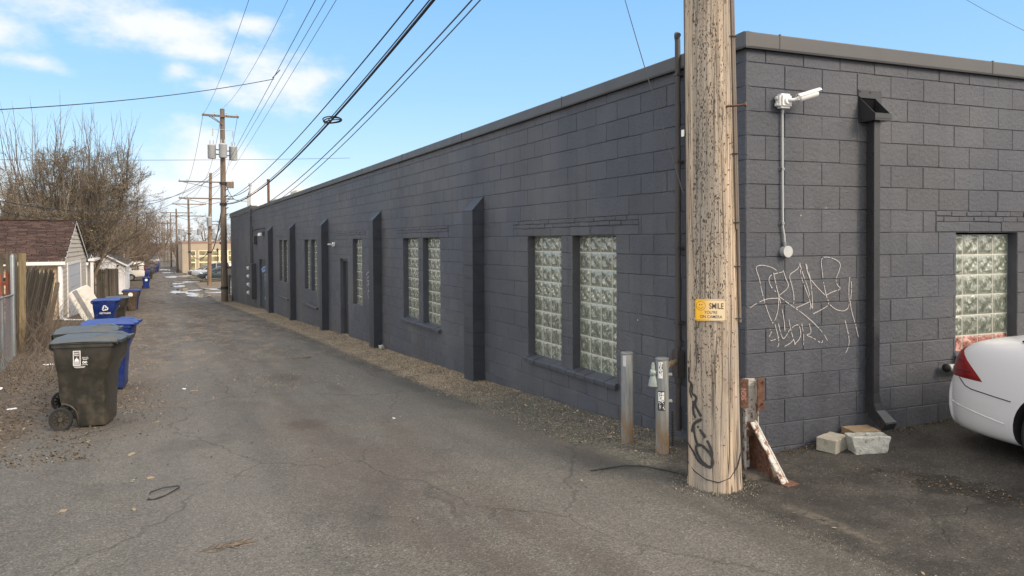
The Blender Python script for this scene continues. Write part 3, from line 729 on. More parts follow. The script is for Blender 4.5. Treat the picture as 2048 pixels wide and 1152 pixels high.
# doors of the alley wall
mb = MB(); mb.b2(13.74, 14.62, -.16, -.12, -.80, 1.36, ML); d1 = mb.build('door', M_DOORK, bld)
mb = MB(); mb.b2(13.74, 13.79, -.12, -.06, -.80, 1.36, ML); mb.b2(14.57, 14.62, -.12, -.06, -.80, 1.36, ML); mb.b2(13.79, 14.57, -.12, -.06, 1.30, 1.36, ML); mb.build('door_frame', M_TRIM, d1)
mb = MB(); mb.cyl(LW(13.9, -.12, .2), LW(13.9, -.07, .2), .03, 12); mb.tube([LW(13.9, -.07, .2), LW(14.02, -.07, .2)], .012, 8); mb.build('handle', M_STEEL, d1, smooth=True)
mb = MB(); mb.b2(29.4, 30.44, -.12, -.09, -1.5, .98, ML); mb.b2(30.46, 31.5, -.12, -.09, -1.5, .98, ML); d2 = mb.build('door', varied('blue_black_door', (.03, .042, .055), .5, 0, .2, 2, .1, 30), bld)
TAG5 = [[(32.061, 0.462), (31.15, 0.61), (30.081, 0.661), (30.303, 0.494), (31.392, 0.368), (32.064, 0.432), (29.968, 0.535)], [(29.9, 0.368), (30.66, 0.28), (30.845, 0.128), (30.264, -0.017), (29.929, 0.028)], [(30.232, 0.355), (30.56, -0.032), (30.8, -0.333)], [(30.038, -0.289), (30.383, -0.423), (30.193, -0.64), (29.775, -0.556), (29.878, -0.337)], [(30.848, -0.886), (30.195, -0.668), (29.794, -0.782), (30.848, -0.886)]]
mb = MB()
for s_ in TAG5: stroke(mb, [LW(min(31.45, 29.45 + (u - 29.7) * .85), -.084, z) for u, z in s_], .055, Vector((-1, 0, 0)))
mb.build('graffiti', M_BLUETAG, d2)
TAG3 = [[(12.246, 1.029), (12.007, 1.131), (11.812, 1.107), (11.863, 0.968), (12.133, 0.863), (12.213, 0.952), (11.953, 1.025), (11.842, 0.908)], [(12.172, 0.768), (12.076, 0.835), (11.867, 0.831), (11.906, 0.722), (12.141, 0.646), (12.087, 0.526), (11.974, 0.426), (11.858, 0.45), (11.876, 0.601), (12.022, 0.715)]]
mb = MB()
for s_ in TAG3: stroke(mb, [LW(11.2 + (u - 11.8) * 1.15 + .25, .005, z) for u, z in s_], .028, Vector((-1, 0, 0)))
mb.build('graffiti', M_VIOTAG, bld)
GRAF = [[(0.027, 1.247), (0.085, 1.28), (0.185, 1.317), (0.244, 1.324), (0.328, 1.324)], [(0.274, 1.112), (0.226, 1.199), (0.185, 1.31), (0.155, 1.401), (0.132, 1.506), (0.089, 1.593), (0.14, 1.609), (0.208, 1.602), (0.274, 1.584), (0.316, 1.558)], [(0.274, 1.112), (0.31, 1.157), (0.334, 1.242), (0.34, 1.338), (0.31, 1.435), (0.282, 1.541)], [(0.316, 1.372), (0.268, 1.407), (0.232, 1.466), (0.238, 1.513), (0.286, 1.531), (0.388, 1.548)], [(0.385, 1.56), (0.412, 1.49), (0.442, 1.441), (0.434, 1.402), (0.334, 1.343)], [(0.282, 1.541), (0.31, 1.435), (0.34, 1.338), (0.37, 1.241), (0.394, 1.143), (0.404, 1.038)], [(0.334, 1.343), (0.448, 1.271), (0.546, 1.214), (0.658, 1.141), (0.759, 1.062), (0.829, 0.994), (0.873, 0.932)], [(0.497, 1.265), (0.503, 1.332), (0.479, 1.43), (0.448, 1.508), (0.473, 1.537), (0.546, 1.566), (0.565, 1.622), (0.596, 1.524), (0.658, 1.396), (0.686, 1.287), (0.677, 1.214)], [(0.565, 1.622), (0.577, 1.505), (0.621, 1.406), (0.67, 1.307), (0.708, 1.193), (0.702, 1.325), (0.689, 1.424), (0.67, 1.523), (0.618, 1.646), (0.658, 1.503), (0.733, 1.423), (0.847, 1.33)], [(0.51, 1.23), (0.596, 1.256), (0.677, 1.282)], [(0.708, 1.173), (0.797, 1.204), (0.899, 1.247), (0.86, 1.32), (0.828, 1.44), (0.815, 1.519), (0.796, 1.658), (0.859, 1.669), (0.949, 1.65), (1.025, 1.609), (1.008, 1.545), (0.969, 1.476), (0.976, 1.421), (1.034, 1.379), (0.937, 1.362), (0.854, 1.33)], [(0.899, 1.247), (0.963, 1.202), (1.041, 1.182), (1.093, 1.193), (1.126, 1.23), (1.117, 1.341), (1.119, 1.432), (1.13, 1.5), (1.152, 1.411), (1.146, 1.33), (1.133, 1.25), (1.153, 1.169), (1.193, 1.066), (1.23, 0.945)], [(1.074, 1.1), (1.1, 1.02), (1.127, 0.918), (1.114, 0.858), (1.081, 0.81)], [(0.244, 1.064), (0.262, 1.034), (0.234, 1.002)], [(0.25, 0.966), (0.328, 0.978), (0.34, 0.992)], [(0.298, 1.1), (0.334, 0.992), (0.34, 0.924), (0.325, 0.911)], [(0.334, 1.107), (0.352, 1.039), (0.382, 0.965), (0.424, 1.006), (0.455, 1.053)], [(0.446, 1.136), (0.467, 1.043), (0.497, 0.963), (0.516, 0.919)], [(0.4, 0.909), (0.461, 0.932), (0.497, 0.963)], [(0.479, 1.066), (0.547, 1.097), (0.577, 1.037), (0.571, 0.969), (0.504, 0.919)], [(0.586, 1.095), (0.608, 1.006), (0.606, 0.908)], [(0.668, 1.091), (0.698, 1.001), (0.621, 0.998), (0.721, 0.961), (0.822, 0.901), (0.81, 0.981)]]
def densify(P, step=.006):
    out = []
    for a, b in zip(P, P[1:]):
        n = max(1, int((Vector(b) - Vector(a)).length / step))
        for i in range(n): out.append(Vector(a).lerp(Vector(b), i / n))
    return out + [Vector(P[-1])]
def chaikin(P, k=2):
    P = [Vector(p) for p in P]
    for _ in range(k):
        Q = [P[0]]
        for a, b in zip(P, P[1:]): Q += [a.lerp(b, .25), a.lerp(b, .75)]
        P = Q + [P[-1]]
    return P
mb = MB()
for si, s_ in enumerate(GRAF):
    pts = densify(chaikin([RWP(u, .0055, z) for u, z in s_], 2 if len(s_) > 2 else 0))
    run = []
    for p in pts:   # chalky line: breaks up over the rough face
        if mnoise.noise(p * 130) > -.42: run.append(p + Vector((random.uniform(-1, 1), 0, random.uniform(-1, 1))) * .0006)
        else:
            if len(run) > 2: stroke(mb, run, .0052, ND, smooth=0)
            run = []
    if len(run) > 2: stroke(mb, run, .0052, ND, smooth=0)
mb.build('graffiti', M_CHALK, bld)

# ---- things fixed to the end wall
ds = thing('downspout', 'dark grey square downspout with scupper head on the right end wall', 'downspout', RWP(1.33, .08, 0))
def chd(mb, name, mat, root, **k):
    M = Matrix.Translation(-Vector(root.location)); mb.v = [M @ Vector(v) for v in mb.v]
    if root.rotation_euler.z:
        R_ = Matrix.Rotation(-root.rotation_euler.z, 4, 'Z'); mb.v = [R_ @ v for v in mb.v]
    return mb.build(name, mat, root, **k)
mb = MB(); mb.b2(1.226, 1.50, .0, .007, 2.86, 3.155, MR)
for u, z in ((1.24, 3.13), (1.36, 3.13), (1.24, 2.9)): mb.b2(u, u + .012, .007, .013, z, z + .012, MR)
chd(mb, 'back_plate', M_DSPOUT, ds)
mb = MB(); s0, s1 = 1.235, 1.425        # open wedge-shaped collector head: back high, front low
prf = [(.007, 2.86), (.175, 2.86), (.175, 2.915), (.007, 3.085)]
for sa in (s0, s1 - .006): mb.add([(sa + dx, a, b) for dx in (0, .006) for a, b in prf], [(0, 1, 2, 3), (7, 6, 5, 4), (0, 4, 5, 1), (1, 5, 6, 2), (2, 6, 7, 3), (3, 7, 4, 0)], MR)
mb.b2(s0 + .006, s1 - .006, .169, .175, 2.86, 2.915, MR); mb.b2(s0 + .006, s1 - .006, .0072, .169, 2.86, 2.866, MR)
mb.b2(s0 - .004, s1 + .004, .172, .18, 2.875, 2.92, MR)
chd(mb, 'collector_head', M_DSPOUT, ds)
mb = MB(); mb.add([(sa, a, b) for sa in (s0 + .0065, s1 - .0065) for a, b in [(.0095, 2.868), (.166, 2.868), (.166, 2.872), (.0095, 2.872)]], [(0, 1, 2, 3), (7, 6, 5, 4), (0, 4, 5, 1), (1, 5, 6, 2), (2, 6, 7, 3), (3, 7, 4, 0)], MR); mb.b2(s0 + .0065, s1 - .0065, .0078, .0095, 2.872, 3.08, MR); chd(mb, 'interior_shade', material('head_shade_black', base=(.006, .006, .007), rough=.9, spec=.1), ds)  # near-black sheets added to stand in for shade inside the open head
mb = MB(); mb.b2(s0 - .003, s1 + .003, .0072, .02, 3.08, 3.093, MR); chd(mb, 'rim', M_DSPOUT, ds)
mb = MB()
def sq(c, a, b, d, wu, ww):
    """square section at (c=u, a=w, z=b) facing direction angle d in the w-z plane"""
    return [RWP(c + x * wu / 2, a + y * ww / 2 * cos(d), b + y * ww / 2 * sin(d)) for x, y in ((-1, -1), (1, -1), (1, 1), (-1, 1))]
mb.loft([sq(1.33, .07, 2.87, 0, .08, .085), sq(1.33, .07, .80, 0, .08, .085), sq(1.33, .07, .45, 0, .08, .085), sq(1.325, .08, .36, .15, .09, .095), sq(1.33, .11, .28, .55, .11, .105), sq(1.34, .17, .225, 1.0, .12, .1), sq(1.35, .235, .18, 1.15, .14, .08)])
mb.b2(1.286, 1.374, .022, .117, 1.93, 1.945, MR); mb.b2(1.286, 1.374, .022, .117, .87, .885, MR)
chd(mb, 'pipe', M_DSPOUT, ds, bevel=.006)
sc_ = thing('security_camera', 'white bullet security camera on a junction box high on the end wall', 'camera', RWP(.36, 0, 2.98))
mb = MB(); mb.b2(.292, .418, .0, .085, 2.925, 3.045, MR); chd(mb, 'junction_box', M_WHITEP, sc_, bevel=.018, smooth=True)
mb = MB(); 
for z in (2.955, 3.01): mb.b2(.278, .294, .02, .05, z - .012, z + .012, MR)
chd(mb, 'latch', M_WHITEP, sc_, bevel=.003)
mb = MB(); mb.cyl(RWP(.36, .085, 2.985), RWP(.36, .10, 2.985), .032); mb.tube([RWP(.362, .10, 2.985), RWP(.385, .125, 2.985), RWP(.42, .14, 2.993)], .014, 10)
mb.v += []; mb.lathe([(0, -.02), (.014, -.014), (.02, 0), (.014, .014), (0, .02)], 12, Matrix.Translation(RWP(.42, .14, 2.993))); chd(mb, 'bracket', M_WHITEP, sc_, smooth=True)
a = RWP(.432, .142, 2.997); b = RWP(.585, .175, 3.045); q = (b - a).to_track_quat('Z', 'Y').to_matrix().to_4x4()
mb = MB(); L_ = (b - a).length; mb.lathe([(.012, -.006), (.029, 0), (.031, .01), (.031, L_ - .01), (.028, L_)], 20, Matrix.Translation(a) @ q); chd(mb, 'camera_body', M_WHITEP, sc_, smooth=True)
mb = MB(); mb.lathe([(.001, L_), (.024, L_), (.024, L_ + .002), (.001, L_ + .002)], 16, Matrix.Translation(a) @ q); chd(mb, 'lens', M_BLACK, sc_)
mb = MB(); ux = (b - a).normalized(); upv = Vector((0, 0, 1)); upv = (upv - ux * ux.z).normalized(); sdv = ux.cross(upv)
for k_ in range(7):
    pass
pts = []; ring = []
for t_ in (-.012, L_ + .03):
    ring.append([a + ux * t_ + upv * (.036 * cos(an) + .0) + sdv * (.038 * sin(an)) for an in [(-1.25 + 2.5 * i / 8) for i in range(9)]] + [a + ux * t_ + upv * (.039 * cos(an)) + sdv * (.041 * sin(an)) for an in [(1.25 - 2.5 * i / 8) for i in range(9)]])
mb.loft(ring); chd(mb, 'sun_shield', M_WHITEP, sc_, smooth=True)
cd = thing('conduit', 'thin grey electrical conduit running down from the white camera to a round box', 'conduit', RWP(.39, 0, 1.72))
mb = MB(); mb.tube([RWP(.36, .022, 2.93), RWP(.362, .022, 2.3), RWP(.366, .022, 1.93), RWP(.378, .024, 1.86), RWP(.385, .024, 1.765)], .0095, 10); chd(mb, 'pipe', M_GREYP, cd, smooth=True)
mb = MB()
for z in (2.905, 1.785): mb.cyl(RWP(.36 if z > 2 else .384, .022, z - .016), RWP(.36 if z > 2 else .384, .022, z + .016), .015, 10)
for z in (2.42, 1.96): mb.b2(.343, .385, .0, .006, z - .012, z + .012, MR); mb.b2(.349, .377, .005, .034, z - .010, z + .010, MR)
chd(mb, 'coupling', M_STEEL, cd)
mb = MB(); mb.cyl(RWP(.395, 0, 1.72), RWP(.395, .048, 1.72), .046, 28); mb.cyl(RWP(.395, .048, 1.72), RWP(.395, .054, 1.72), .049, 28)
mb.cyl(RWP(.345, .024, 1.72), RWP(.36, .024, 1.72), .012, 10); chd(mb, 'round_box', M_GREYP, cd, smooth=True)
pv = thing('drain_pipe', 'short grey pipe stub with black end low on the end wall behind the white car', 'pipe', RWP(2.4, .06, .6))
mb = MB(); mb.cyl(RWP(2.25, .075, .605), RWP(2.52, .075, .595), .034, 20); mb.cyl(RWP(2.50, .075, .597), RWP(2.50, .075, .72), .03, 20); chd(mb, 'pipe', M_GREYP, pv, smooth=True)
mb = MB(); mb.cyl(RWP(2.238, .075, .605), RWP(2.262, .075, .605), .039, 20); mb.cyl(RWP(2.238, .075, .605), RWP(2.234, .075, .605), .025, 20); mb.cyl(RWP(2.50, .075, .64), RWP(2.50, .075, .68), .036, 20); mb.cyl(RWP(2.50, .075, .70), RWP(2.50, .075, .76), .038, 20); chd(mb, 'rubber_fitting', M_BLACK, pv, smooth=True)

# ---- things fixed to the alley wall
vp = thing('vent_pipe', 'brown vertical pipe rising past the parapet beside the big wooden pole', 'pipe', LW(.79, .05, 0))
mb = MB(); mb.tube([LW(.79, .055, .05), LW(.79, .055, 3.66), LW(.79, .062, 3.70), LW(.775, .075, 3.715), LW(.75, .08, 3.70)], .026, 14); chd(mb, 'pipe', M_BRNPIPE, vp, smooth=True)
mb = MB()
for z in (3.35, 2.55, 1.75, 1.05): mb.b2(.745, .835, .0, .012, z - .015, z + .015, ML); mb.b2(.76, .82, .01, .084, z - .008, z + .008, ML)
for z in (.86, .52): mb.cyl(LW(.79, .055, z - .03), LW(.79, .055, z + .03), .036, 14)
mb.b2(.748, .832, .02, .10, .55, .80, ML); chd(mb, 'bracket', M_BRNPIPE, vp)
gp = thing('gas_pipe', 'corroded brass coloured elbow pipe joining the wall pipe to the second bollard', 'pipe', LW(.9, .2, .6))
mb = MB(); mb.tube([LW(.79, .07, .70), LW(.70, .20, .70), LW(.63, .30, .70), LW(.60, .345, .695), LW(.59, .36, .67), LW(.587, .365, .58), LW(.587, .365, .3)], .021, 12); mb.cyl(LW(.70, .20, .70), LW(.665, .25, .70), .03, 10); mb.cyl(LW(.587, .365, .64), LW(.587, .365, .61), .03, 10)
mb.tube([LW(.587, .365, .32), LW(.587, .365, -.1)], .017, 10)
gpo = chd(mb, 'pipe', M_BRASS, gp, smooth=True)
mb = MB()
for i in range(14): mb.cyl(LW(.50, .36, .02 + i * .022), LW(.50, .36, .034 + i * .022), .013, 8)
chd(mb, 'spring_hose', M_BLACK, gp)
# meters, service mast, lamp and box near the far door
ms = thing('service_mast', 'dark electrical conduit mast running up the alley wall past the roof', 'conduit', LW(34.1, .1, 0))
mb = MB(); mb.tube([LW(34.1, .09, .6), LW(34.1, .09, 3.7), LW(34.1, .09, 4.65)], .05, 10); mb.tube([LW(33.7, .07, .6), LW(33.7, .07, 2.6)], .035, 8); chd(mb, 'pipe', varied('dark_conduit', (.05, .053, .06), .5), ms, smooth=True)
mb = MB(); mb.tube([LW(34.1, .09, 3.72), LW(34.1, .09, 4.7)], .052, 10); mb.lathe([(.06, 4.68), (.09, 4.72), (.07, 4.84), (.01, 4.88)], 10, Matrix.Translation(LW(34.1, .09, 0))); mb.box(LW(34.1, .3, 3.9).to_tuple(), (.5, .06, .06)); chd(mb, 'weather_head', M_GREYP, ms, smooth=True)
mp = thing('electrical_cabinet', 'tall narrow dark electrical cabinet on the alley wall', 'electrical box', LW(33.2, .1, -1))
mb = MB(); mb.b2(32.75, 33.75, .0, .22, -1.05, .72, ML); chd(mb, 'cabinet', varied('cabinet_paint', (.04, .042, .05), .5), mp, bevel=.01)
mb = MB(); mb.b2(33.2, 33.5, .22, .24, -.5, -.3, ML); chd(mb, 'handle', M_STEEL, mp)
meter_names = ['uppermost white electric meter in the column beside the dark cabinet', 'second white electric meter from the top beside the dark cabinet', 'third white electric meter from the top beside the dark cabinet', 'lowest white electric meter in the column beside the dark cabinet']
mt = None
for i in range(4):
    z = .42 - i * .44
    if mt is None:
        mt = thing('electric_meter', meter_names[0], 'meter', LW(35.6, 0, z), 0, 'electric meters on the alley wall')
        q_ = MB(); q_.b2(-.2, .2, .0, .08, -.12, .09, ML); q_.build('housing', M_GREYP, mt, bevel=.015)
        q_ = MB(); q_.cyl(LW(0, .08, 0), LW(0, .15, 0), .075, 16); q_.build('glass_cover', M_WHITEP, mt, smooth=True)
    else: dup(mt, LW(35.6, 0, z), 0, meter_names[i])
jb = thing('junction_box', 'small dark box on conduit above the graffitied far door', 'electrical box', LW(32.6, .1, 1.9))
mb = MB(); mb.b2(32.3, 32.8, 0, .15, 1.7, 2.1, ML); chd(mb, 'housing', varied('box_paint', (.04, .042, .05), .5), jb, bevel=.01)
mb = MB(); mb.tube([LW(33.9, .05, 2.42), LW(31, .05, 2.46), LW(29.3, .05, 2.44)], .025, 8); chd(mb, 'conduit', M_TRIM, jb)
wl = thing('wall_light', 'small pale wall light above the far door of the alley wall', 'light', LW(29.7, 0, 2.2))
mb = MB(); mb.b2(29.55, 29.85, 0, .1, 2.12, 2.3, ML); chd(mb, 'bracket', M_TRIM, wl, bevel=.01)
mb = MB(); mb.lathe([(.02, .06), (.09, .04), (.12, -.06), (.1, -.09), (.01, -.1)], 14, Matrix.Translation(LW(29.7, .17, 2.17))); chd(mb, 'lamp_shade', M_WHITEP, wl, smooth=True)
wl2 = thing('wall_light', 'twin white flood lights beside the window lintel above the narrow dark door', 'light', LW(15.1, 0, 1.73))
mb = MB(); mb.b2(15.2, 15.34, 0, .05, 1.68, 1.80, ML); mb.tube([LW(15.27, .05, 1.74), LW(15.27, .12, 1.74)], .02, 8); chd(mb, 'bracket', M_WHITEP, wl2)
mb = MB()
for u in (15.05, 15.45): mb.cyl(LW(15.27, .08, 1.74), LW(u, .13, 1.735), .015, 12, .028)
chd(mb, 'lamp', M_GREYP, wl2, smooth=True)
# roof furniture far along
for (x, y, z, hh, lab) in ((1.1, 41.5, 3.2, 1.75, 'white metal vent stack on the far roof, nearer to the mast'), (1.3, 48.5 - 4, 3.2, 1.55, 'white metal vent stack on the far roof, farther from the mast')):
    t_ = thing('vent_stack', lab, 'vent', (x, y, z), 0, 'white vent stacks on the far roof')
    q_ = MB(); q_.box((0, 0, hh / 2), (.75, .75, hh)); q_.build('housing', M_WHITEP, t_, bevel=.02)
    q_ = MB()
    for k_ in range(4): q_.b2(-.38, .38, -.382, -.376, .3 + k_ * .1, .34 + k_ * .1)
    q_.build('louvre', M_GREYP, t_)
t_ = thing('rooftop_unit', 'boxy beige rooftop air unit behind the parapet', 'air conditioner', (2.6, 35, 3.2))
q_ = MB(); q_.b2(-1.5, 1.6, -1.3, 1.3, 0, .85); q_.b2(-.4, 1.3, -.9, .9, .86, 1.35); q_.build('housing', varied('beige_metal', (.45, .43, .36), .5), t_, bevel=.03)
q_ = MB()
for k_ in range(6): q_.b2(-1.4, 1.5, -1.31, -1.3, .15 + .1 * k_, .19 + .1 * k_)
q_.build('louvre', M_GREYP, t_)
t_ = thing('roof_pipe', 'rusty upright pipe standing on the far roof edge', 'pipe', (.35, 30.7, 3.2))
q_ = MB(); q_.cyl((0, 0, 0), (0, 0, 1.55), .06, 10); q_.cyl((0, 0, 1.5), (0, 0, 1.58), .075, 10); tagp = q_.build('pipe', M_RUST, t_, smooth=True)
t_ = thing('corner_camera', 'small dark camera on a white arm at the far corner of the building', 'camera', (-.02, LEN - .1, 1.9))
q_ = MB(); q_.tube([(0, 0, 0), (-.3, 0, .0), (-.42, 0, -.05)], .03, 8); q_.build('arm', M_WHITEP, t_); q_ = MB(); q_.cyl((-.40, 0, -.08), (-.68, -.06, -.18), .07, 10); q_.build('camera_body', M_BLACK, t_)

# ================================================================== FOREGROUND POLE
PC = Vector((-.675, -.355, 0)); TOC = Vector((-.68, -.733, 0)).normalized(); RT = Vector((.733, -.68, 0)).normalized(); UPV = Vector((0, 0, 1))
PLEAN = Vector((-.893, .45, 0)) * .0135       # leans slightly towards the alley
def pr_(z): return .1925 - .0078 * z if z < 6 else .1457 - .006 * (z - 6)
def pax(z): return PC + PLEAN * z + UPV * z
pole = thing('utility_pole', 'big weathered wooden utility pole in the foreground with a yellow sign on it', 'utility pole', PC, 0, 'wooden utility poles along the alley')
mb = MB(); rings = []; NA = 64
zs = [-.2 + i * .06 for i in range(95)] + [6 + .5 * i for i in range(12)]
for z in zs:
    rg = []
    for k in range(NA):
        a = 2 * pi * k / NA
        q = Vector((cos(a) * 2.2, sin(a) * 2.2, z * .22)); dr = .005 * mnoise.noise(q) + .0022 * mnoise.noise(Vector((cos(a) * 16, sin(a) * 16, z * .5)))
        fl = .006 * exp(-max(z, 0) / .12)
        rg.append(PLEAN * z + Vector((cos(a), sin(a), 0)) * (pr_(z) + dr + fl) + UPV * z)
    rings.append(rg)
mb.loft(rings); mb.build('pole_shaft', M_POLE, pole, smooth=True)
mb = MB()   # heads of nails and staples
for i in range(70):
    z = random.uniform(.2, 2.6); f = random.uniform(-.9, .9); ph = math.asin(f)
    n_ = TOC * cos(ph) + RT * sin(ph); p = PLEAN * z + UPV * z + n_ * (pr_(z) + .002)
    if random.random() < .6: mb.bar(p - UPV * .004 + RT * .0, p + n_ * .004 + UPV * .004, .012, .0016)
    else: mb.cyl(p - n_ * .004, p + n_ * .003, .0035, 6)
mb.build('staple', M_RUST, pole)
TAGP = [[(-0.929, 0.927), (-0.891, 0.835), (-0.929, 0.778), (-0.739, 0.764), (-0.815, 0.693), (-0.587, 0.679), (-0.701, 0.622), (-0.474, 0.551), (-0.398, 0.523), (-0.739, 0.48), (-0.815, 0.409)], [(-0.815, 0.778), (-0.891, 0.693), (-0.701, 0.636), (-0.777, 0.565), (-0.587, 0.494)], [(-0.967, 0.31), (-0.739, 0.267), (-0.587, 0.21), (-0.284, 0.182), (-0.056, 0.182), (-0.056, 0.267), (-0.284, 0.31), (-0.474, 0.338), (-0.701, 0.31), (-0.512, 0.225), (-0.208, 0.182)], [(-0.587, 0.466), (-0.36, 0.409), (-0.132, 0.338), (-0.056, 0.267)], [(-0.739, 0.466), (-0.701, 0.381), (-0.587, 0.324)]]
def onpole(f, z, off=.0045):
    ph = math.asin(max(-.985, min(.985, f))); return PLEAN * z + UPV * z + (TOC * cos(ph) + RT * sin(ph)) * (pr_(z) + off)
def poln(p): v = Vector((p.x, p.y, 0)) - Vector((PLEAN.x, PLEAN.y, 0)) * p.z; return v.normalized()
mb = MB()
for s_ in TAGP:
    fz_ = densify(chaikin([(f, z, 0) for f, z in s_], 2), .02); pts = densify([onpole(q_.x, q_.y) for q_ in fz_], .01)
    run = []
    for p in pts:
        if mnoise.noise(p * 80) > -.45: run.append(p)
        else:
            if len(run) > 2: stroke(mb, run, .021, poln, smooth=0)
            run = []
    if len(run) > 2: stroke(mb, run, .021, poln, smooth=0)
mb.build('graffiti', M_BLACKTAG, pole)
mb = MB()   # conduit and wires stapled up the right flank
mb.tube([onpole(.985, z, .016) for z in (1.22, 1.6, 2.2, 2.9, 3.6, 5, 8)], .013, 10)
mb.tube([onpole(.955, z, .012) for z in (1.9, 2.2, 2.9, 3.6, 5, 8)], .009, 8)
mb.build('conduit', varied('weathered_conduit', (.15, .12, .095), .6, .1, .25, 4, .1, 40), pole, smooth=True)
mb = MB()
for z in (3.3, 2.45, 1.95, 1.63, 1.25): mb.tube([onpole(.90, z, .002), onpole(.95, z, .03), onpole(.985, z + .005, .038), onpole(.985, z, .002)], .004, 6)
mb.build('conduit_strap', M_BLACK, pole)
mb = MB(); p = onpole(.72, 2.785, 0); mb.cyl(p, p + RT * .13 + TOC * .03, .0085, 10); mb.cyl(p + RT * .125 + TOC * .029, p + RT * .135 + TOC * .031, .016, 10)
mb.build('step_bolt', M_RUST, pole, smooth=True)
mb = MB()
mb.tube([onpole(.97, 1.22, .01), onpole(.985, 1.16, .02), onpole(.985, 1.02, .014), onpole(.985, .8, .008), onpole(.98, .6, .007), onpole(.985, .33, .01), onpole(.96, .27, .01), onpole(.84, .18, .007), onpole(.55, .105, .006), onpole(.15, .075, .006), onpole(-.3, .09, .006), onpole(-.7, .125, .006), onpole(-.97, .17, .006)], .0042, 6)
mb.tube([onpole(-.985, z, .004) for z in (.05, .5, 1.2, 2, 3, 4)], .0035, 6)
mb.build('ground_wire', M_WIRE, pole, smooth=True)
mb = MB(); mb.box((0, 0, 10.3), (2.5, .1, .12)); mb.build('crossarm', M_POLE2, pole)
mb = MB()
for x in (-1.1, -.5, .5, 1.1): mb.lathe([(.02, 10.36), (.05, 10.4), (.03, 10.45), (.045, 10.5), (.01, 10.54)], 10, Matrix.Translation((x, 0, 0)))
mb.build('insulator', M_GREYP, pole, smooth=True)
# pole tag (small white square)
mb = MB(); mb.box((0, 0, 0), (.004, .03, .05), Matrix.Translation(onpole(-.985, 2.62, .02))); mb.build('number_tag', M_WHITEP, pole)

def sign_frame(o, right, nrm, loc):
    up = nrm.cross(right).normalized()
    M = Matrix.Identity(4)
    for i in range(3): M[i][0] = right[i]; M[i][1] = up[i]; M[i][2] = nrm[i]; M[i][3] = loc[i]
    o.matrix_world = M
sg = thing('warning_sign', 'small yellow sign reading SMILE YOU\'RE ON CAMERA nailed to the wooden pole', 'sign')
ctr = pax(1.319) + TOC * (pr_(1.3) + .006) - RT * .008
sign_frame(sg, RT, TOC, ctr)
W2, H2 = .1085, .078
def rrect(w, h, r, z, n=4):
    out = []
    for cx, cy, a0 in ((w - r, h - r, 0), (-w + r, h - r, pi / 2), (-w + r, -h + r, pi), (w - r, -h + r, 1.5 * pi)):
        for i in range(n + 1): a = a0 + pi / 2 * i / n; out.append((cx + r * cos(a), cy + r * sin(a), z))
    return out
mb = MB(); mb.loft([rrect(W2, H2, .006, 0), rrect(W2, H2, .006, .002)]); mb.build('plate', M_SIGN, sg)
mb = MB(); a_ = rrect(W2 - .005, H2 - .005, .005, .0025); b_ = rrect(W2 - .0068, H2 - .0068, .004, .0025); n_ = len(a_)
mb.add(a_ + b_, [(i, (i + 1) % n_, (i + 1) % n_ + n_, i + n_) for i in range(n_)])
def ringm(mb, cx, cy, r, wd, z, a0=0, a1=2 * pi, n=32):
    vs = []
    for i in range(n + 1):
        a = a0 + (a1 - a0) * i / n; vs += [(cx + (r - wd / 2) * cos(a), cy + (r - wd / 2) * sin(a), z), (cx + (r + wd / 2) * cos(a), cy + (r + wd / 2) * sin(a), z)]
    mb.add(vs, [(2 * i, 2 * i + 1, 2 * i + 3, 2 * i + 2) for i in range(n)])
ringm(mb, -.068, .030, .032, .0022, .0027); ringm(mb, -.068, .030, .019, .0025, .0027, pi * 1.12, pi * 1.88, 12)
for x in (-.076, -.060): mb.lathe([(.0001, .0026), (.0032, .0027)], 10, Matrix.Translation((x, .038, 0)) @ Matrix.Diagonal((1, 1.9, 1, 1)))
for tx, sz, x, y, sx in (('SMILE', .058, .040, .010, .70), ("YOU'RE", .031, .002, -.027, .86), ('ON CAMERA', .031, .003, -.058, .86)):
    vs, fs = text_mb(tx, sz, .0007 if sz > .05 else .0002, sx); mb.add([(a + x, b + y, .0027) for a, b, c in vs], fs)
mb.build('lettering', M_SIGNTXT, sg)
mb = MB()
for x in (-1, 1):
    for y in (-1, 1): mb.lathe([(.0001, .001), (.003, .001), (.003, .0035), (.0001, .0045)], 10, Matrix.Translation((x * (W2 - .004), y * (H2 - .004), 0)))
mb.build('screw', M_RUST, sg)
# loose cable lying on the asphalt
mb = MB(); pts = [(-1.30, .37), (-1.15, .36), (-1.02, .31), (-.9, .22), (-.8, .10), (-.74, -.05), (-.72, -.12)]
mb.tube([(x, y, GH(x, y) + .008 + (.012 if i in (2, 3) else 0)) for i, (x, y) in enumerate(pts)], .0065, 8); cb = mb.build('cable', M_BLACK, smooth=True)
tag(cb, 'black cable end lying on the asphalt left of the big pole', 'cable')

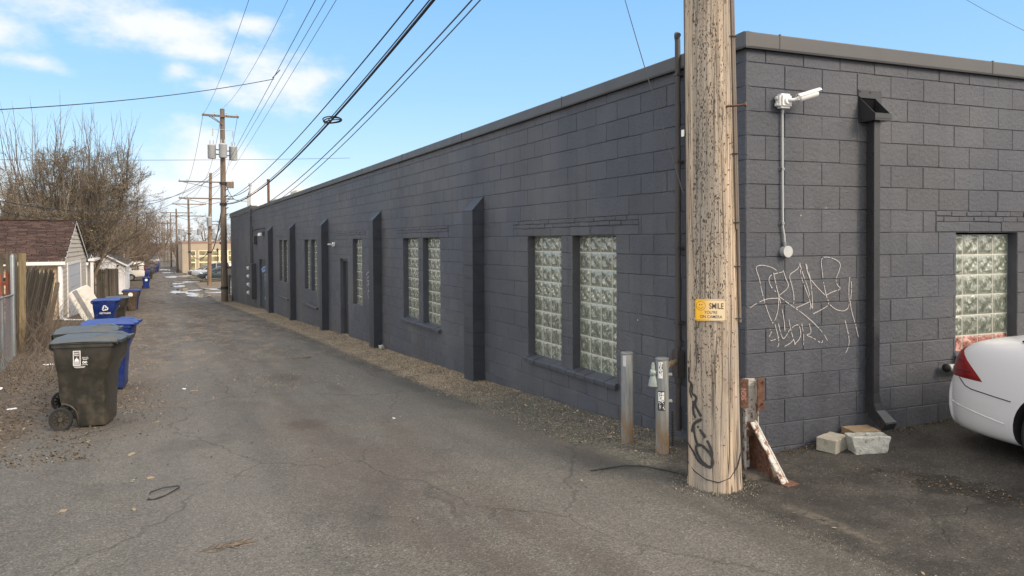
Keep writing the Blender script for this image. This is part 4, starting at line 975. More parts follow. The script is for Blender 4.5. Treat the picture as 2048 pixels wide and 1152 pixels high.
# ================================================================== BOLLARDS
def bollard(x, y, h, lab, st):
    r = .0565; z0 = GH(x, y)
    t = thing('bollard', lab, 'bollard', (x, y, z0), 0, 'steel pipe bollards by the alley wall')
    m_ = MB(); m_.lathe([(r, -.15), (r, h - .012), (r - .002, h - .006), (r - .004, h)], 32); m_.build('post', M_BOLL, t, smooth=True)
    m_ = MB(); m_.lathe([(r + .002, h - .005), (r + .003, h + .004), (r - .006, h + .010), (.001, h + .012)], 32); m_.build('cap', M_STEEL, t, smooth=True)
    return t
b1 = bollard(-.50, .98, .835, 'plain galvanised bollard beneath the right end of the nearest window', 0)
b2 = bollard(-.47, .51, .82, 'galvanised bollard with two stickers and a bell shaped bracket near the big pole', 1)
tc = (Vector((CAM.x, CAM.y, 0)) - Vector((-.5, 1, 0))).normalized()
def patch(mb, r, h0, h1, a0, a1, n=8, off=0.001):
    vs = []
    for i in range(n + 1):
        a = a0 + (a1 - a0) * i / n
        vs += [((r + off) * cos(a), (r + off) * sin(a), h0), ((r + off) * cos(a), (r + off) * sin(a), h1)]
    mb.add(vs, [(2 * i, 2 * i + 2, 2 * i + 3, 2 * i + 1) for i in range(n)])
ca = atan2(tc.y, tc.x)
mb = MB(); patch(mb, .0565, .72, .82, ca - .75, ca - .15); mb.build('pale_patch', varied('bare_zinc', (.5, .52, .54), .4, .3), b1)
mb = MB(); patch(mb, .0565, .66, .80, ca - .62, ca + .05, off=.0012); mb.build('sticker', M_WHITEP, b2)
mb = MB(); patch(mb, .0565, .38, .55, ca - .75, ca + .35, off=.0012); mb.build('sticker', M_BLACKTAG, b2)
mb = MB(); patch(mb, .0565, .46, .54, ca - .66, ca + .26, off=.0018)
mb.build('sticker', M_WHITEP, b2)
mb = MB()
rs = random.Random(3)
for (h0, h1, a0, a1, off, n_) in ((.675, .785, -.52, -.05, .002, 22), (.465, .535, -.5, .1, .0026, 14), ):
    for k in range(n_):
        hh = h0 + (h1 - h0) * rs.random(); aa = ca + a0 + (a1 - a0) * rs.random(); patch(mb, .0565, hh, hh + rs.uniform(.004, .014), aa, aa + rs.uniform(.04, .16), 2, off)
mb.build('sticker_print', M_SIGNTXT, b2)
mb = MB()
for k in range(26):
    hh = .39 + .065 * rs.random(); aa = ca - .66 + .9 * rs.random(); patch(mb, .0565, hh, hh + rs.uniform(.004, .01), aa, aa + rs.uniform(.03, .12), 2, .002)
mb.build('sticker_print', M_WHITEP, b2)
mb = MB(); lf = Vector((-.893, .45, 0)); q = lf.to_track_quat('Z', 'Y').to_matrix().to_4x4()
mb.lathe([(.01, .03), (.022, .05), (.03, .062), (.035, .085), (.03, .10), (.012, .105)], 16, Matrix.Translation((0, 0, .70)) @ q)
mb.lathe([(.045, .585), (.04, .62), (.03, .66), (.022, .70), (.02, .76), (.012, .79)], 16, Matrix.Translation(lf * .075)); mb.build('bell_bracket', varied('green_grey_casting', (.28, .33, .32), .5, .3, .3, 14, .3, 60), b2, smooth=True)
mb = MB()
for z in (.68, .45): mb.cyl(-lf * .05 + UPV * z, -lf * .085 + UPV * z, .018, 10)
mb.build('bolt', M_STEEL, b2)

# ================================================================== RUSTY CORNER GUARD
gx0, gy0 = -.215, -.255; gz = GH(gx0, gy0)
cg = thing('corner_guard', 'rusty white steel post with diagonal brace guarding the building corner', 'post', (gx0, gy0, gz))
R2 = Vector((.893, -.45, 0)); T2 = Vector((-.45, -.893, 0))
MG = Matrix(((R2.x, T2.x, 0, 0), (R2.y, T2.y, 0, 0), (0, 0, 1, 0), (0, 0, 0, 1)))
mb = MB(); mb.b2(-.045, .055, -.045, -.035, -.1, .735, MG); mb.b2(-.052, -.044, -.035, .05, -.1, .72, MG); mb.b2(.052, .06, -.035, .03, .32, .72, MG); mb.build('channel_post', M_RUSTP, cg, bevel=.002)
mb = MB(); mb.b2(-.095, -.03, .050, .058, .52, .745, MG); mb.b2(.045, .10, .035, .043, .50, .75, MG)
for x, z in ((-.075, .72), (-.075, .56), (.085, .72), (.085, .55)): mb.cyl(MG @ Vector((x, .04, z)), MG @ Vector((x, .064, z)), .008, 8)
mb.b2(-.044, .052, -.034, .045, .30, .325, MG); mb.build('flange_plate', M_RUST, cg, bevel=.002)
mb = MB(); mb.b2(-.12, -.055, -.02, -.008, -.1, .52, MG); mb.build('side_strip', M_BOLL, cg, bevel=.003)
fx = Vector((-.195 - gx0, -.60 - gy0, -.01)); top = MG @ Vector((.01, .05, .41))
mb = MB(); d_ = (fx - top).normalized(); 
mb.bar(top, fx, .075, .012, 0); mb.bar(top + Vector((.022, .02, 0)), fx + Vector((.022, .02, 0)), .01, .055, .3); mb.build('brace', M_RUSTP, cg, bevel=.003)
mb = MB(); mb.add([MG @ Vector(v) for v in ((0, -.03, .3), (.01, -.03, -.02), (.11, .24, -.02), (.03, .09, .33), (.012, -.03, .3), (.022, -.03, -.02), (.122, .24, -.02), (.042, .09, .33))], [(0, 1, 2, 3), (7, 6, 5, 4), (0, 4, 5, 1), (1, 5, 6, 2), (2, 6, 7, 3), (3, 7, 4, 0)])
mb.box((fx.x + .02, fx.y + .01, -.005), (.13, .11, .03)); mb.build('gusset', M_RUST, cg)
vs, fs = text_mb('SIGN', .05, .0006, .8)
mb = MB(); mb.add([MG @ Vector((-.052 - b, .0592, .63 + a)) for a, b, c in vs], fs); mb.build('lettering', varied('faded_red_white', (.42, .2, .17), .7), cg)
cp = MB(); pts_ = []
for k in range(18):
    a = 2 * pi * k / 18; rr = random.uniform(.8, 1.15); pts_.append((.0 + .19 * rr * cos(a), -.05 + .13 * rr * sin(a)))
cp.loft([[(x, y, -.03) for x, y in pts_], [(x * .93, y * .93 , .018 + random.uniform(0, .012)) for x, y in pts_], [(x * .5, y * .5, .035) for x, y in pts_]])
tag(cp.build('concrete_footing', varied('stained_concrete', (.10, .085, .07), .95, 0, .3, 7, .9, 50, dirt=(.07, .04, .03)), None, loc=(gx0 + .02, gy0 - .03, gz)), 'stained broken concrete patch under the rusty corner guard', 'concrete')

# ================================================================== CONCRETE BLOCKS BY THE CORNER
def rough_block(name, lab, cat, mat, dims, loc, rz, tilt=(0, 0), bottom=1.0, jit=.004, seg=5, holes=()):
    bm = bmesh.new(); bmesh.ops.create_cube(bm, size=1); bmesh.ops.bevel(bm, geom=bm.edges[:], offset=.03, segments=1, affect='EDGES')
    bmesh.ops.subdivide_edges(bm, edges=bm.edges[:], cuts=seg, use_grid_fill=True)
    for v in bm.verts:
        k = 1 if v.co.z > 0 else bottom; v.co.x *= dims[0] * (bottom + (1 - bottom) * (v.co.z + .5)); v.co.y *= dims[1]; v.co.z *= dims[2]
        for hx, hw in holes:
            if abs(v.co.x - hx) < hw and abs(v.co.y) < dims[1] * .28 and v.co.z > dims[2] * .3: v.co.z -= dims[2] * .5
        n = mnoise.noise_vector(v.co * 22 + Vector(loc) * 9); v.co += n * jit
    me = bpy.data.meshes.new(name); bm.to_mesh(me); bm.free(); me.materials.append(mat)
    o = bpy.data.objects.new(name, me); COL.objects.link(o); o.location = loc; o.rotation_euler = (tilt[0], tilt[1], rz)
    return tag(o, lab, cat, 'concrete blocks at the wall foot')
rough_block('concrete_block', 'solid pale concrete block, left one of the pile by the end wall', 'block', M_CONC, (.25, .17, .115), (.76, -.235, GH(.76, -.25) + .052), .25)
rough_block('broken_block', 'broken grey hollow block nearest the camera in the pile by the end wall', 'block', M_CONC2, (.335, .13, .15), (.93, -.44, GH(.93, -.44) + .068), -.42, (.05, 0), .78, .006, 9, ((-.08, .05), (.08, .05)))
rough_block('paver', 'flat tan paver lying behind the two grey blocks by the downspout', 'block', M_PAVER, (.27, .17, .06), (1.12, -.235, GH(1.12, -.25) + .088), -.22, (.05, .02), 1, .0035)
rough_block('paver', 'buried brown brick under the tan paver by the downspout', 'block', M_RUST, (.24, .12, .06), (1.12, -.24, GH(1.12, -.25) + .025), .1, (0, 0), 1, .004)
tag(rough_block('rock', 'white rock at the alley wall foot before the second pilaster', 'rock', M_CONC2, (.09, .08, .07), (-.12, 10.35, G(0, 10.3) + .05), .4, (0, 0), 1, .03), None, None)

# ================================================================== POLES AND WIRES
def transformer(m, x, y, z, r=.25, h=.85):
    m.lathe([(.01, z), (r * .9, z + .01), (r, z + .05), (r, z + h - .05), (r * 1.05, z + h - .03), (r * 1.05, z + h), (r * .8, z + h + .07), (.02, z + h + .1)], 18, Matrix.Translation((x, y, 0)))
    for dx in (-.1, .1): m.tube([(x + dx, y, z + h + .05), (x + dx, y, z + h + .32)], .03, 6)
def far_pole(x, y, h, lab, arms=(), trans=(), r=.17, lean=0, mat=M_POLE2, bands=()):
    z0 = G(x, y); t = thing('utility_pole', lab, 'utility pole', (x, y, z0), 0, 'wooden utility poles along the alley')
    m_ = MB(); m_.loft([[(lean * z / h + (r - .07 * max(z, 0) / h) * cos(a), (r - .07 * max(z, 0) / h) * sin(a), z) for a in [2 * pi * k / 14 for k in range(14)]] for z in [-.3 + (h + .3) * i / 8 for i in range(9)]])
    m_.build('pole_shaft', mat, t, smooth=True)
    for az, x0, x1 in arms:
        m_ = MB(); m_.b2(x0, x1, -.28, -.17, az - .06, az + .06)
        m_.tube([(lean, -.2, az - .55), ((x1 - .3), -.22, az - .05)] if x1 > 1 else [(lean, -.2, az - .5), (x0 + .5, -.22, az)], .025, 6)
        m_.tube([(lean, -.2, az - .55), (x0 + .4, -.22, az - .05)], .025, 6)
        ar = m_.build('crossarm', M_POLE2, t)
        m_ = MB()
        for xx in (x0 + .1, x0 + .75, x1 - .75, x1 - .1): m_.lathe([(.02, .06), (.05, .1), (.03, .15), (.05, .2), (.01, .25)], 8, Matrix.Translation((xx, -.22, az)))
        m_.build('insulator', M_GREYP, ar)
    for tx, tz, dy in trans:
        m_ = MB(); transformer(m_, tx, dy, tz); tr = m_.build('transformer', M_TRANS, t, smooth=True)
        m_ = MB(); m_.tube([(tx, dy, tz + .6), (0, 0, tz + .6)], .04, 6); m_.tube([(tx, dy, tz + .3), (0, 0, tz + .3)], .04, 6); m_.build('bracket', M_STEEL, tr)
    m_ = MB()
    for bz in bands: m_.cyl((lean * bz / h, 0, bz - .08), (lean * bz / h, 0, bz + .08), r + .02, 14)
    for k in range(5): m_.tube([(.1, -.12, h * .45 + k * .4), (.28, -.2, h * .45 + k * .4 + .1)], .03, 5)
    if bands: m_.build('cable_clamp', M_BLACK, t)
    return t
A_ = (-.55, 44.7)
zA = G(*A_)
pA = far_pole(A_[0], A_[1], 12.45, 'tallest distant utility pole, standing at the far corner of the grey building', [(9.9 - zA, -1.22, .98)], [(-.66, 7.15 - zA, -.1), (.62, 7.1 - zA, -.1), (-.02, 7.2 - zA, -.42)], .21, bands=(4.25 - zA, -1.15 - zA, 5.6 - zA))
m_ = MB(); m_.tube([(-.60, -.2, 9.05 - zA - .0), (-.60, -.2, 8.6 - zA)], .04, 8); m_.tube([(.62, -.2, 9.0 - zA), (.62, -.2, 8.55 - zA)], .04, 8); m_.tube([(-.62, -.2, 9.05 - zA), (.64, -.2, 9.0 - zA)], .015, 5); m_.build('fuse_cutout', M_GREYP, pA)
m_ = MB(); m_.b2(.2, .62, -.25, .05, 5.3 - zA, 5.7 - zA); m_.build('equipment_box', M_POLE2, pA)
pB = far_pole(.05, 70, 10.9, 'tan utility pole beside the parked cars, second beyond the building', [(10.0, -2.6, 2.3), (8.4, -2.6, 2.3)], [(1.3, 5.6, -.1), (.05, 5.7, -.5)], .20, .25, M_POLE3, bands=(3.2, 5.8))
pC = far_pole(-.5, 101, 10.2, 'third utility pole back, in front of the tan shop facade', [(9.5, -2.1, 2.1), (7.9, -2.1, 2.1)], [(-1.15, 5.3, 0), (1.2, 5.3, 0)], .19, -.1, bands=(3, 5.5))
pD = far_pole(-1.9, 108, 9.2, 'greyish utility pole at the left corner of the tan shop', [(8.6, -2.1, 2.0)], [], .17, -.05)
for i, (x, y, h, lab) in enumerate([(-2.3, 133, 9.6, 'distant utility pole just left of the tan shop corner'), (-2.6, 152, 8.9, 'fifth utility pole back, faint above the alley'), (-3.3, 170, 9.6, 'sixth utility pole back above the alley'), (-2.9, 190, 9.8, 'seventh utility pole back, thin and brown'), (-4.0, 212, 10.4, 'eighth utility pole back near the alley end'), (-3.2, 236, 10.8, 'ninth utility pole back near the alley end'), (-4.6, 262, 11, 'tenth and farthest utility pole at the end of the alley')]):
    far_pole(x, y, h, lab, [(h - .6, -1.5, 1.5)], [], .15)
def wire(name, A, B, sag, r, lab, mat=None, n=28, extra=None, grp='overhead wires'):
    A = Vector(A); B = Vector(B); mid = (A + B) / 2; m_ = MB(); pts = []
    for i in range(n + 1):
        t = i / n; p = A.lerp(B, t); p.z -= 4 * sag * t * (1 - t); pts.append(p - mid)
    m_.tube(pts, r, 6); o = m_.build(name, mat or M_WIRE, None, smooth=True, auto=False, loc=mid)
    return tag(o, lab, 'cable', grp), [p + mid for p in pts]
FP = (-.72, -.33)
o, thick = wire('overhead_cable', (-.45, 44.5, 4.26), (*FP, 6.1), 1.05, .026, 'thickest black overhead cable bundle carrying a wire coil')
wire('overhead_cable', (-.45, 44.5, 4.30), (FP[0], FP[1], 6.16), 1.02, .012, 'thin strand twisted along the thickest overhead cable')
wire('overhead_cable', (-.45, 44.5, 4.55), (*FP, 6.32), .75, .014, 'black overhead cable just above the thickest bundle')
wire('overhead_cable', (-.45, 44.5, 3.55), (*FP, 5.55), 1.15, .012, 'lower pair of overhead cables, upper strand', M_WIREG)
wire('overhead_cable', (-.40, 44.5, 3.45), (FP[0] + .05, FP[1], 5.52), 1.22, .010, 'lower pair of overhead cables, lower strand', M_WIREG)
pa = (-.2, 44.5)
o, prim = wire('overhead_wire', (*pa, 7.05), (-.8, -.3, 8.7), .0, .010, 'left wire of the three steep parallel wires')
wire('overhead_wire', (*pa, 6.75), (-.72, -.3, 8.35), .05, .008, 'middle wire of the three steep parallel wires')
wire('overhead_wire', (.0, 44.5, 6.5), (-.66, -.3, 8.2), .1, .007, 'right wire of the three steep parallel wires')
wire('overhead_wire', (-1.68, 44.5, 9.95), (-1.85, -.35, 10.45), 1.0, .0075, 'leftmost high wire from the left end of the tall pole crossarm')
wire('overhead_wire', (-.5, 44.5, 10.45), (-.7, -.35, 10.9), 1.3, .0075, 'high wire from the top of the tall pole')
# coil of slack cable hung on the thick bundle
cpt = min(thick, key=lambda p: abs((Vector((p.x - CAM.x, p.y - CAM.y, 0)).normalized().cross(Vector((.45 - .2518 * .893, .893 + .2518 * .45, 0)).normalized())).z))
m_ = MB(); dv = (thick[3] - thick[0]).normalized()
for k in range(3): m_.tube([Vector((0, 0, 0)) + Vector((.185 * cos(a) * (1 + .08 * k), .25 * sin(a) * (1 + .05 * k), -.05 + .02 * k + .03 * cos(a + k))) for a in [2 * pi * i / 20 for i in range(21)]], .014, 6)
o = m_.build('cable_coil', M_WIRE, None, smooth=True, loc=cpt); tag(o, 'flat coil of slack cable hanging on the thickest overhead cable', 'cable')
# service drops and cross wires to the left
def pt(px, py, dist):
    a = (px - 1024) / 1406.35; b = (py - 502.75) / 1406.35
    return CAM + Vector([RR[0][i] * a + RR[1][i] * b + RR[2][i] for i in range(3)]) * dist
wire('service_wire', pt(548, 158, 19), pt(-60, 222, 12.2), .12, .009, 'dark service wire running left from the steep wires across the clouds')
wire('service_wire', pt(545, 156, 19), pt(560, 140, 18.6), 0, .012, 'short jumper wire at the tap on the steep wires')
wire('service_wire', pt(700, 316, 62), pt(-60, 319, 42), .1, .014, 'thin level wire crossing behind the tallest pole')
wire('service_wire', pt(440, 335, 48), pt(-60, 388, 22), 1.5, .014, 'upper service wire sagging left from the tallest pole in front of the bare trees')
wire('service_wire', pt(440, 338, 48), pt(-60, 405, 25), 1.9, .012, 'lower service wire sagging left from the tallest pole in front of the bare trees')
wire('service_wire', pt(440, 346, 48), pt(180, 392, 40), 1.0, .012, 'short service wire dropping from the tallest pole into the trees')
wire('service_wire', pt(446, 352, 46.5), pt(478, 400, 44.5), .5, .018, 'slack wire looping from the tallest pole to the thick cable')
wire('service_wire', pt(1246, -14, 7.6), pt(1368, 392, 5.55), .02, .0045, 'thin dark wire slanting down to the big wooden pole')
wire('service_wire', pt(1920, -8, 14), pt(2070, 72, 14), .02, .004, 'faint wire over the right end of the roof')
wire('service_wire', (-.1, 34.1, 4.6), pt(447, 392, 46), .2, .018, 'wire from the roof mast to the tallest pole')
wire('service_wire', (-.1, 34.1, 4.55), pt(492, 398, 40.5), .1, .022, 'short black drop from the roof mast to the thick cable')
wire('overhead_cable', pt(444, 412, 46.5), (.05, 69.9, .85), 1.0, .035, 'black cable sagging from the tallest pole to the tan pole')
wire('overhead_cable', (.05, 69.9, .85), (-.5, 101, .6), .9, .04, 'black cable sagging in front of the tan shop')
wire('overhead_cable', pt(447, 430, 46.5), (.05, 69.9, 1.6), .6, .018, 'thin cable from the tallest pole to the tan pole')
for i, (dx, z0, z1, z2) in enumerate([(-1.15, 9.95, 7.7, 7.0), (.9, 9.95, 7.65, 7.0), (0, 10.4, 8.4, 7.5)]):
    wire('overhead_wire', (-.55 + dx, 44.5, z0), (.05 + dx * 1.5, 69.8, z1), .5, .012, ['left', 'right', 'middle'][i] + ' high wire between the tallest pole and the tan pole')
    wire('overhead_wire', (.05 + dx * 1.5, 69.8, z1), (-.5 + dx * 1.5, 100.8, z2), .5, .015, ['left', 'right', 'middle'][i] + ' high wire between the tan pole and the shop front pole')

# ================================================================== WHEELED CARTS
def rring(x0, x1, hw, z, r=.05, n=3):
    cx, hx = (x0 + x1) / 2, (x1 - x0) / 2; return [(cx + a, b, z) for a, b, _ in rrect(hx, hw, min(r, hx * .9, hw * .9), 0, n)]
def cart(name, label, body, lid, loc, rz, group, style=0, scale=1):
    t = thing(name, label, 'bin', loc, rz, group)
    m = MB(); m.loft([rring(-.115, .205, .215, .03, .03), rring(-.125, .212, .225, .06, .04), rring(-.14, .218, .232, .25, .04), rring(-.21, .220, .234, .285, .04), rring(-.30, .222, .236, .305, .04), rring(-.318, .232, .25, .42, .05), rring(-.325, .242, .264, .60, .06),
                      rring(-.335, .275, .29, .70, .07), rring(-.345, .325, .312, .79, .07), rring(-.35, .345, .318, .97, .06), rring(-.365, .365, .335, .975, .06), rring(-.365, .365, .335, 1.01, .06), rring(-.34, .34, .31, 1.01, .06)])
    for sy in (-1, 1):   # wheel-arch rim moulded on each side
        m.tube([(-.265 + .17 * cos(a), sy * (.228 + .012 * (sin(a))), .115 + .19 * max(sin(a), -.3)) for a in [-.25 + 1.9 * i / 8 for i in range(9)]], .012, 6)
        m.tube([(-.1 + .0 * i, sy * (.218 + .012 * i), .05 + .06 * i) for i in range(3)], .010, 5)
    bo = m.build('body', body, t, smooth=True)
    m = MB(); N = 14; vs = []; 
    for j in range(N + 1):
        for i in range(N + 1):
            u = i / N; v = j / N; x = -.36 + .76 * u; y = (-.345 + .69 * v) * (1 - .03 * u); e = min(v, 1 - v, .5); 
            z = 1.028 + .045 * min(1, e / .2) * (1 - .25 * u) + .012 * sin(pi * u)
            if .62 < u < .9 and (.16 < v < .36 or .64 < v < .84): z += .022
            if u > .93: z -= .028
            vs.append((x, y, z))
    m.add(vs, [(j * (N + 1) + i, j * (N + 1) + i + 1, (j + 1) * (N + 1) + i + 1, (j + 1) * (N + 1) + i) for j in range(N) for i in range(N)])
    m.loft([[(-.365, -.345, 1.016), (.40, -.335, 1.016), (.40, .335, 1.016), (-.365, .345, 1.016)], [(-.365, -.35, 1.032), (.405, -.34, 1.032), (.405, .34, 1.032), (-.365, .35, 1.032)]])
    m.b2(.375, .43, -.27, -.07, 1.01, 1.045); m.b2(.375, .43, .07, .27, 1.01, 1.045)
    lo = m.build('lid', lid, t, smooth=True)
    m = MB(); m.tube([(-.40, -.24, 1.0), (-.40, .24, 1.0)], .017, 10)
    for y in (-.24, 0, .24): m.tube([(-.34, y, .93), (-.39, y, .96), (-.40, y, 1.0), (-.37, y, 1.04)], .018, 6)
    m.build('handle', body, t, smooth=True)
    for sy in (-1, 1):
        y0 = sy * .275; M = Matrix.Translation((-.275, y0, .135)) @ Matrix.Rotation(pi / 2, 4, 'X')
        m = MB(); m.lathe([(.108, -.024), (.13, -.026), (.137, -.012), (.137, .012), (.13, .026), (.108, .024), (.104, 0)], 30, M, True); wh = m.build('wheel', M_TYRE, t, smooth=True)
        m = MB(); m.lathe([(.001, -.022), (.026, -.022), (.03, 0), (.026, .022), (.001, .022)], 14, M)
        for k in range(12):
            a = 2 * pi * k / 12; m.bar(M @ Vector((.02 * cos(a), .02 * sin(a), 0)), M @ Vector((.106 * cos(a), .106 * sin(a), 0)), .008, .022)
        m.lathe([(.098, -.014), (.108, -.014), (.108, .014), (.098, .014)], 30, M, True); m.lathe([(.001, -.004), (.09, -.004), (.09, .004), (.001, .004)], 20, M)
        m.build('hub', varied('hub_plastic', (.05, .045, .035), .6) if 'hub_plastic' not in bpy.data.materials else bpy.data.materials['hub_plastic'], wh, smooth=True)
    m = MB(); m.cyl((-.275, -.26, .135), (-.275, .26, .135), .011, 8); m.build('axle', M_STEEL, t)
    return t
def decal(t, polys, mat, y, x0, z0, nm='label', side=-1, tilt=0):
    """flat marks on a cart side (side -1/+1) drawn in (x, z)"""
    m = MB()
    for vs, fs in polys: m.add([(x0 + a, side * (y + tilt * b), z0 + b) for a, b in vs], fs)
    return m.build(nm, mat, t)
def rect(a0, a1, b0, b1): return ([(a0, b0), (a1, b0), (a1, b1), (a0, b1)], [(0, 1, 2, 3)])
def disc(cx, cy, r, n=20, a0=0, a1=2 * pi, sy=1): return ([(cx + r * cos(a0 + (a1 - a0) * i / n), cy + sy * r * sin(a0 + (a1 - a0) * i / n)) for i in range(n + 1)], [tuple(range(n + 1))])
def txt2(s, size, x, z, sx=.8, bold=.0006):
    vs, fs = text_mb(s, size, bold, sx); return ([(a + x, b + z) for a, b, c in vs], fs)
def city_label(t, y=.3222, x0=-.005, z0=.78, detail=True):
    W = M_WHITEP; K = M_SIGNTXT
    decal(t, [rect(-.105, -.02, -.02, .155)], W, y, x0, z0)
    decal(t, [rect(-.096, -.029, .0, .147)], K, y + .0012, x0, z0, 'label_print')
    pol = [txt2('SAINT', .024, -.0625, .118, .95), txt2('PAUL', .022, -.0625, .096, 1.05)]
    pol += [disc(-.0625, .04, .023, 16, 0, pi, 1.25), rect(-.0645, -.0605, .062, .086), rect(-.088, -.037, .033, .041), rect(-.092, -.033, .008, .014)] + [rect(-.0885 + .0115 * k, -.083 + .0115 * k, .013, .034) for k in range(5)]
    decal(t, pol, W, y + .0024, x0, z0, 'label_print')
    pol = [txt2('RECYCLE & GARBAGE', .0125, -.062, -.012, .62, .0002), txt2('COLLECTION', .012, .03, .07, .95, .0003), rect(-.01, .068, .058, .061), txt2('SERVICES', .012, .03, .045, .95, .0003)]
    decal(t, pol[:1], K, y + .0024, x0, z0, 'label_print')
    m_ = [pol[1], pol[2], pol[3], disc(.012, .018, .014), disc(.040, .018, .014), rect(-.01, .062, -.012, -.008), rect(-.095, .03, -.036, -.030), rect(-.08, .02, -.044, -.041)]
    decal(t, m_, W, y - .002, x0, z0, 'label_print')
    decal(t, [disc(.0425, .018, .007), rect(.005, .018, .012, .022)], K, y - .0008, x0, z0, 'label_print')
def recycle_mark(t, y, x0, z0, r=.1, side=-1):
    m = MB()
    for k in range(3):
        a = pi / 2 + 2 * pi * k / 3; c, s_ = cos(a), sin(a)
        pts = [(-.75, .62), (-.35, 1.0), (.2, 1.0), (.52, .52), (.72, .64), (.52, .06), (-.02, .22), (.20, .34), (.0, .68), (-.18, .68), (-.42, .36)]
        vs = [(p[0] * .8, p[1] * .8 + .02) for p in pts]; vs = [(x * sin(a) + z * c, -x * c + z * s_) for x, z in vs]
        m.add([(x0 + x * r, side * (y), z0 + z * r) for x, z in vs], [(0, 1, 9, 10), (1, 2, 8, 9), (2, 3, 7, 8), (3, 4, 5, 6, 7)])
    return m.build('recycle_mark', M_WHITEP, t)
GRP = 'wheeled carts lined up at the alley edge'
def cz(x, y): return GH(x, y) + .002
c1 = cart('wheeled_bin', 'dark grey wheeled bin nearest the camera with white city label on its side', M_CARTK, M_LIDK, (-5.06, 5.06, cz(-5.06, 5.06)), radians(-13), GRP)
city_label(c1)
c1.scale = (.88, 1, .955)
c2 = cart('wheeled_bin', 'dark wheeled bin directly behind the front labelled one, lid just showing', M_CARTK, M_LIDK, (-5.22, 6.55, cz(-5.22, 6.55)), radians(-6), GRP); c2.scale = (.9, 1, .97)
c3 = cart('wheeled_bin', 'royal blue wheeled bin third in the front row, behind two dark bins', M_CARTB, M_LIDB, (-5.03, 7.95, cz(-5.03, 7.95)), radians(-6), GRP)
c3.scale = (.93, 1, .97)
def cdup(src, x, y, rz, label, s=1): return dup(src, (x, y, cz(x, y)), radians(rz), label, GRP)
c4 = cdup(c3, -5.80, 20.5, -8, 'blue wheeled bin with white recycling mark beside the leaning mattress')
recycle_mark(c4, .322, .02, .80, .115)
decal(c4, [txt2('RECYCLING', .07, .02, .62, .85, .002)], M_WHITEP, .30, 0, 0, 'lettering')
c5 = cdup(c2, -5.62, 23.0, -5, 'black wheeled bin right of the blue recycling bin'); decal(c5, [rect(-.02, .1, .80, .88), rect(-.05, .12, .74, .76)], M_WHITEP, .322, 0, 0, 'label')
c6 = cdup(c3, -5.55, 38, -3, 'blue bin turned side on, farther along than the black bin')
c7 = cart('wheeled_bin', 'brown faced bin standing just in front of the far blue bin', cart_mat('brown_cart_plastic', (.085, .062, .045), (.13, .10, .075)), M_LIDB, (-5.62, 36.6, cz(-5.62, 36.6)), radians(-5), GRP)
decal(c7, [disc(0, .82, .11)], M_WHITEP, .322, 0, 0, 'label')
c8 = cdup(c3, -5.38, 67.5, -85, 'lone blue bin with pale round mark standing out in the alley before the van'); 
m_ = MB(); m_.add([(.3565, .12 * cos(a), .80 + .12 * sin(a)) for a in [2 * pi * k / 14 for k in range(14)]], [tuple(range(14))]); m_.build('label', M_WHITEP, c8)
for x, y, lab, src in [(-5.55, 85.5, 'blue bin directly behind the lone blue bin with the pale mark', c3), (-5.2, 89, 'dark bin half hidden behind the lone blue bin', c2), (-5.9, 97, 'leftmost blue bin of the far cluster beside the van', c3), (-5.3, 100, 'second blue bin of the far cluster', c3), (-5.0, 104, 'brown black bin inside the far cluster', c2), (-4.8, 108, 'blue bin at the right front of the far cluster', c3), (-4.5, 113, 'blue bin at the right side of the far cluster', c3), (-4.5, 120, 'most distant blue bin at the alley edge', c3)]:
    cdup(src, x, y, random.uniform(-12, 8), lab)

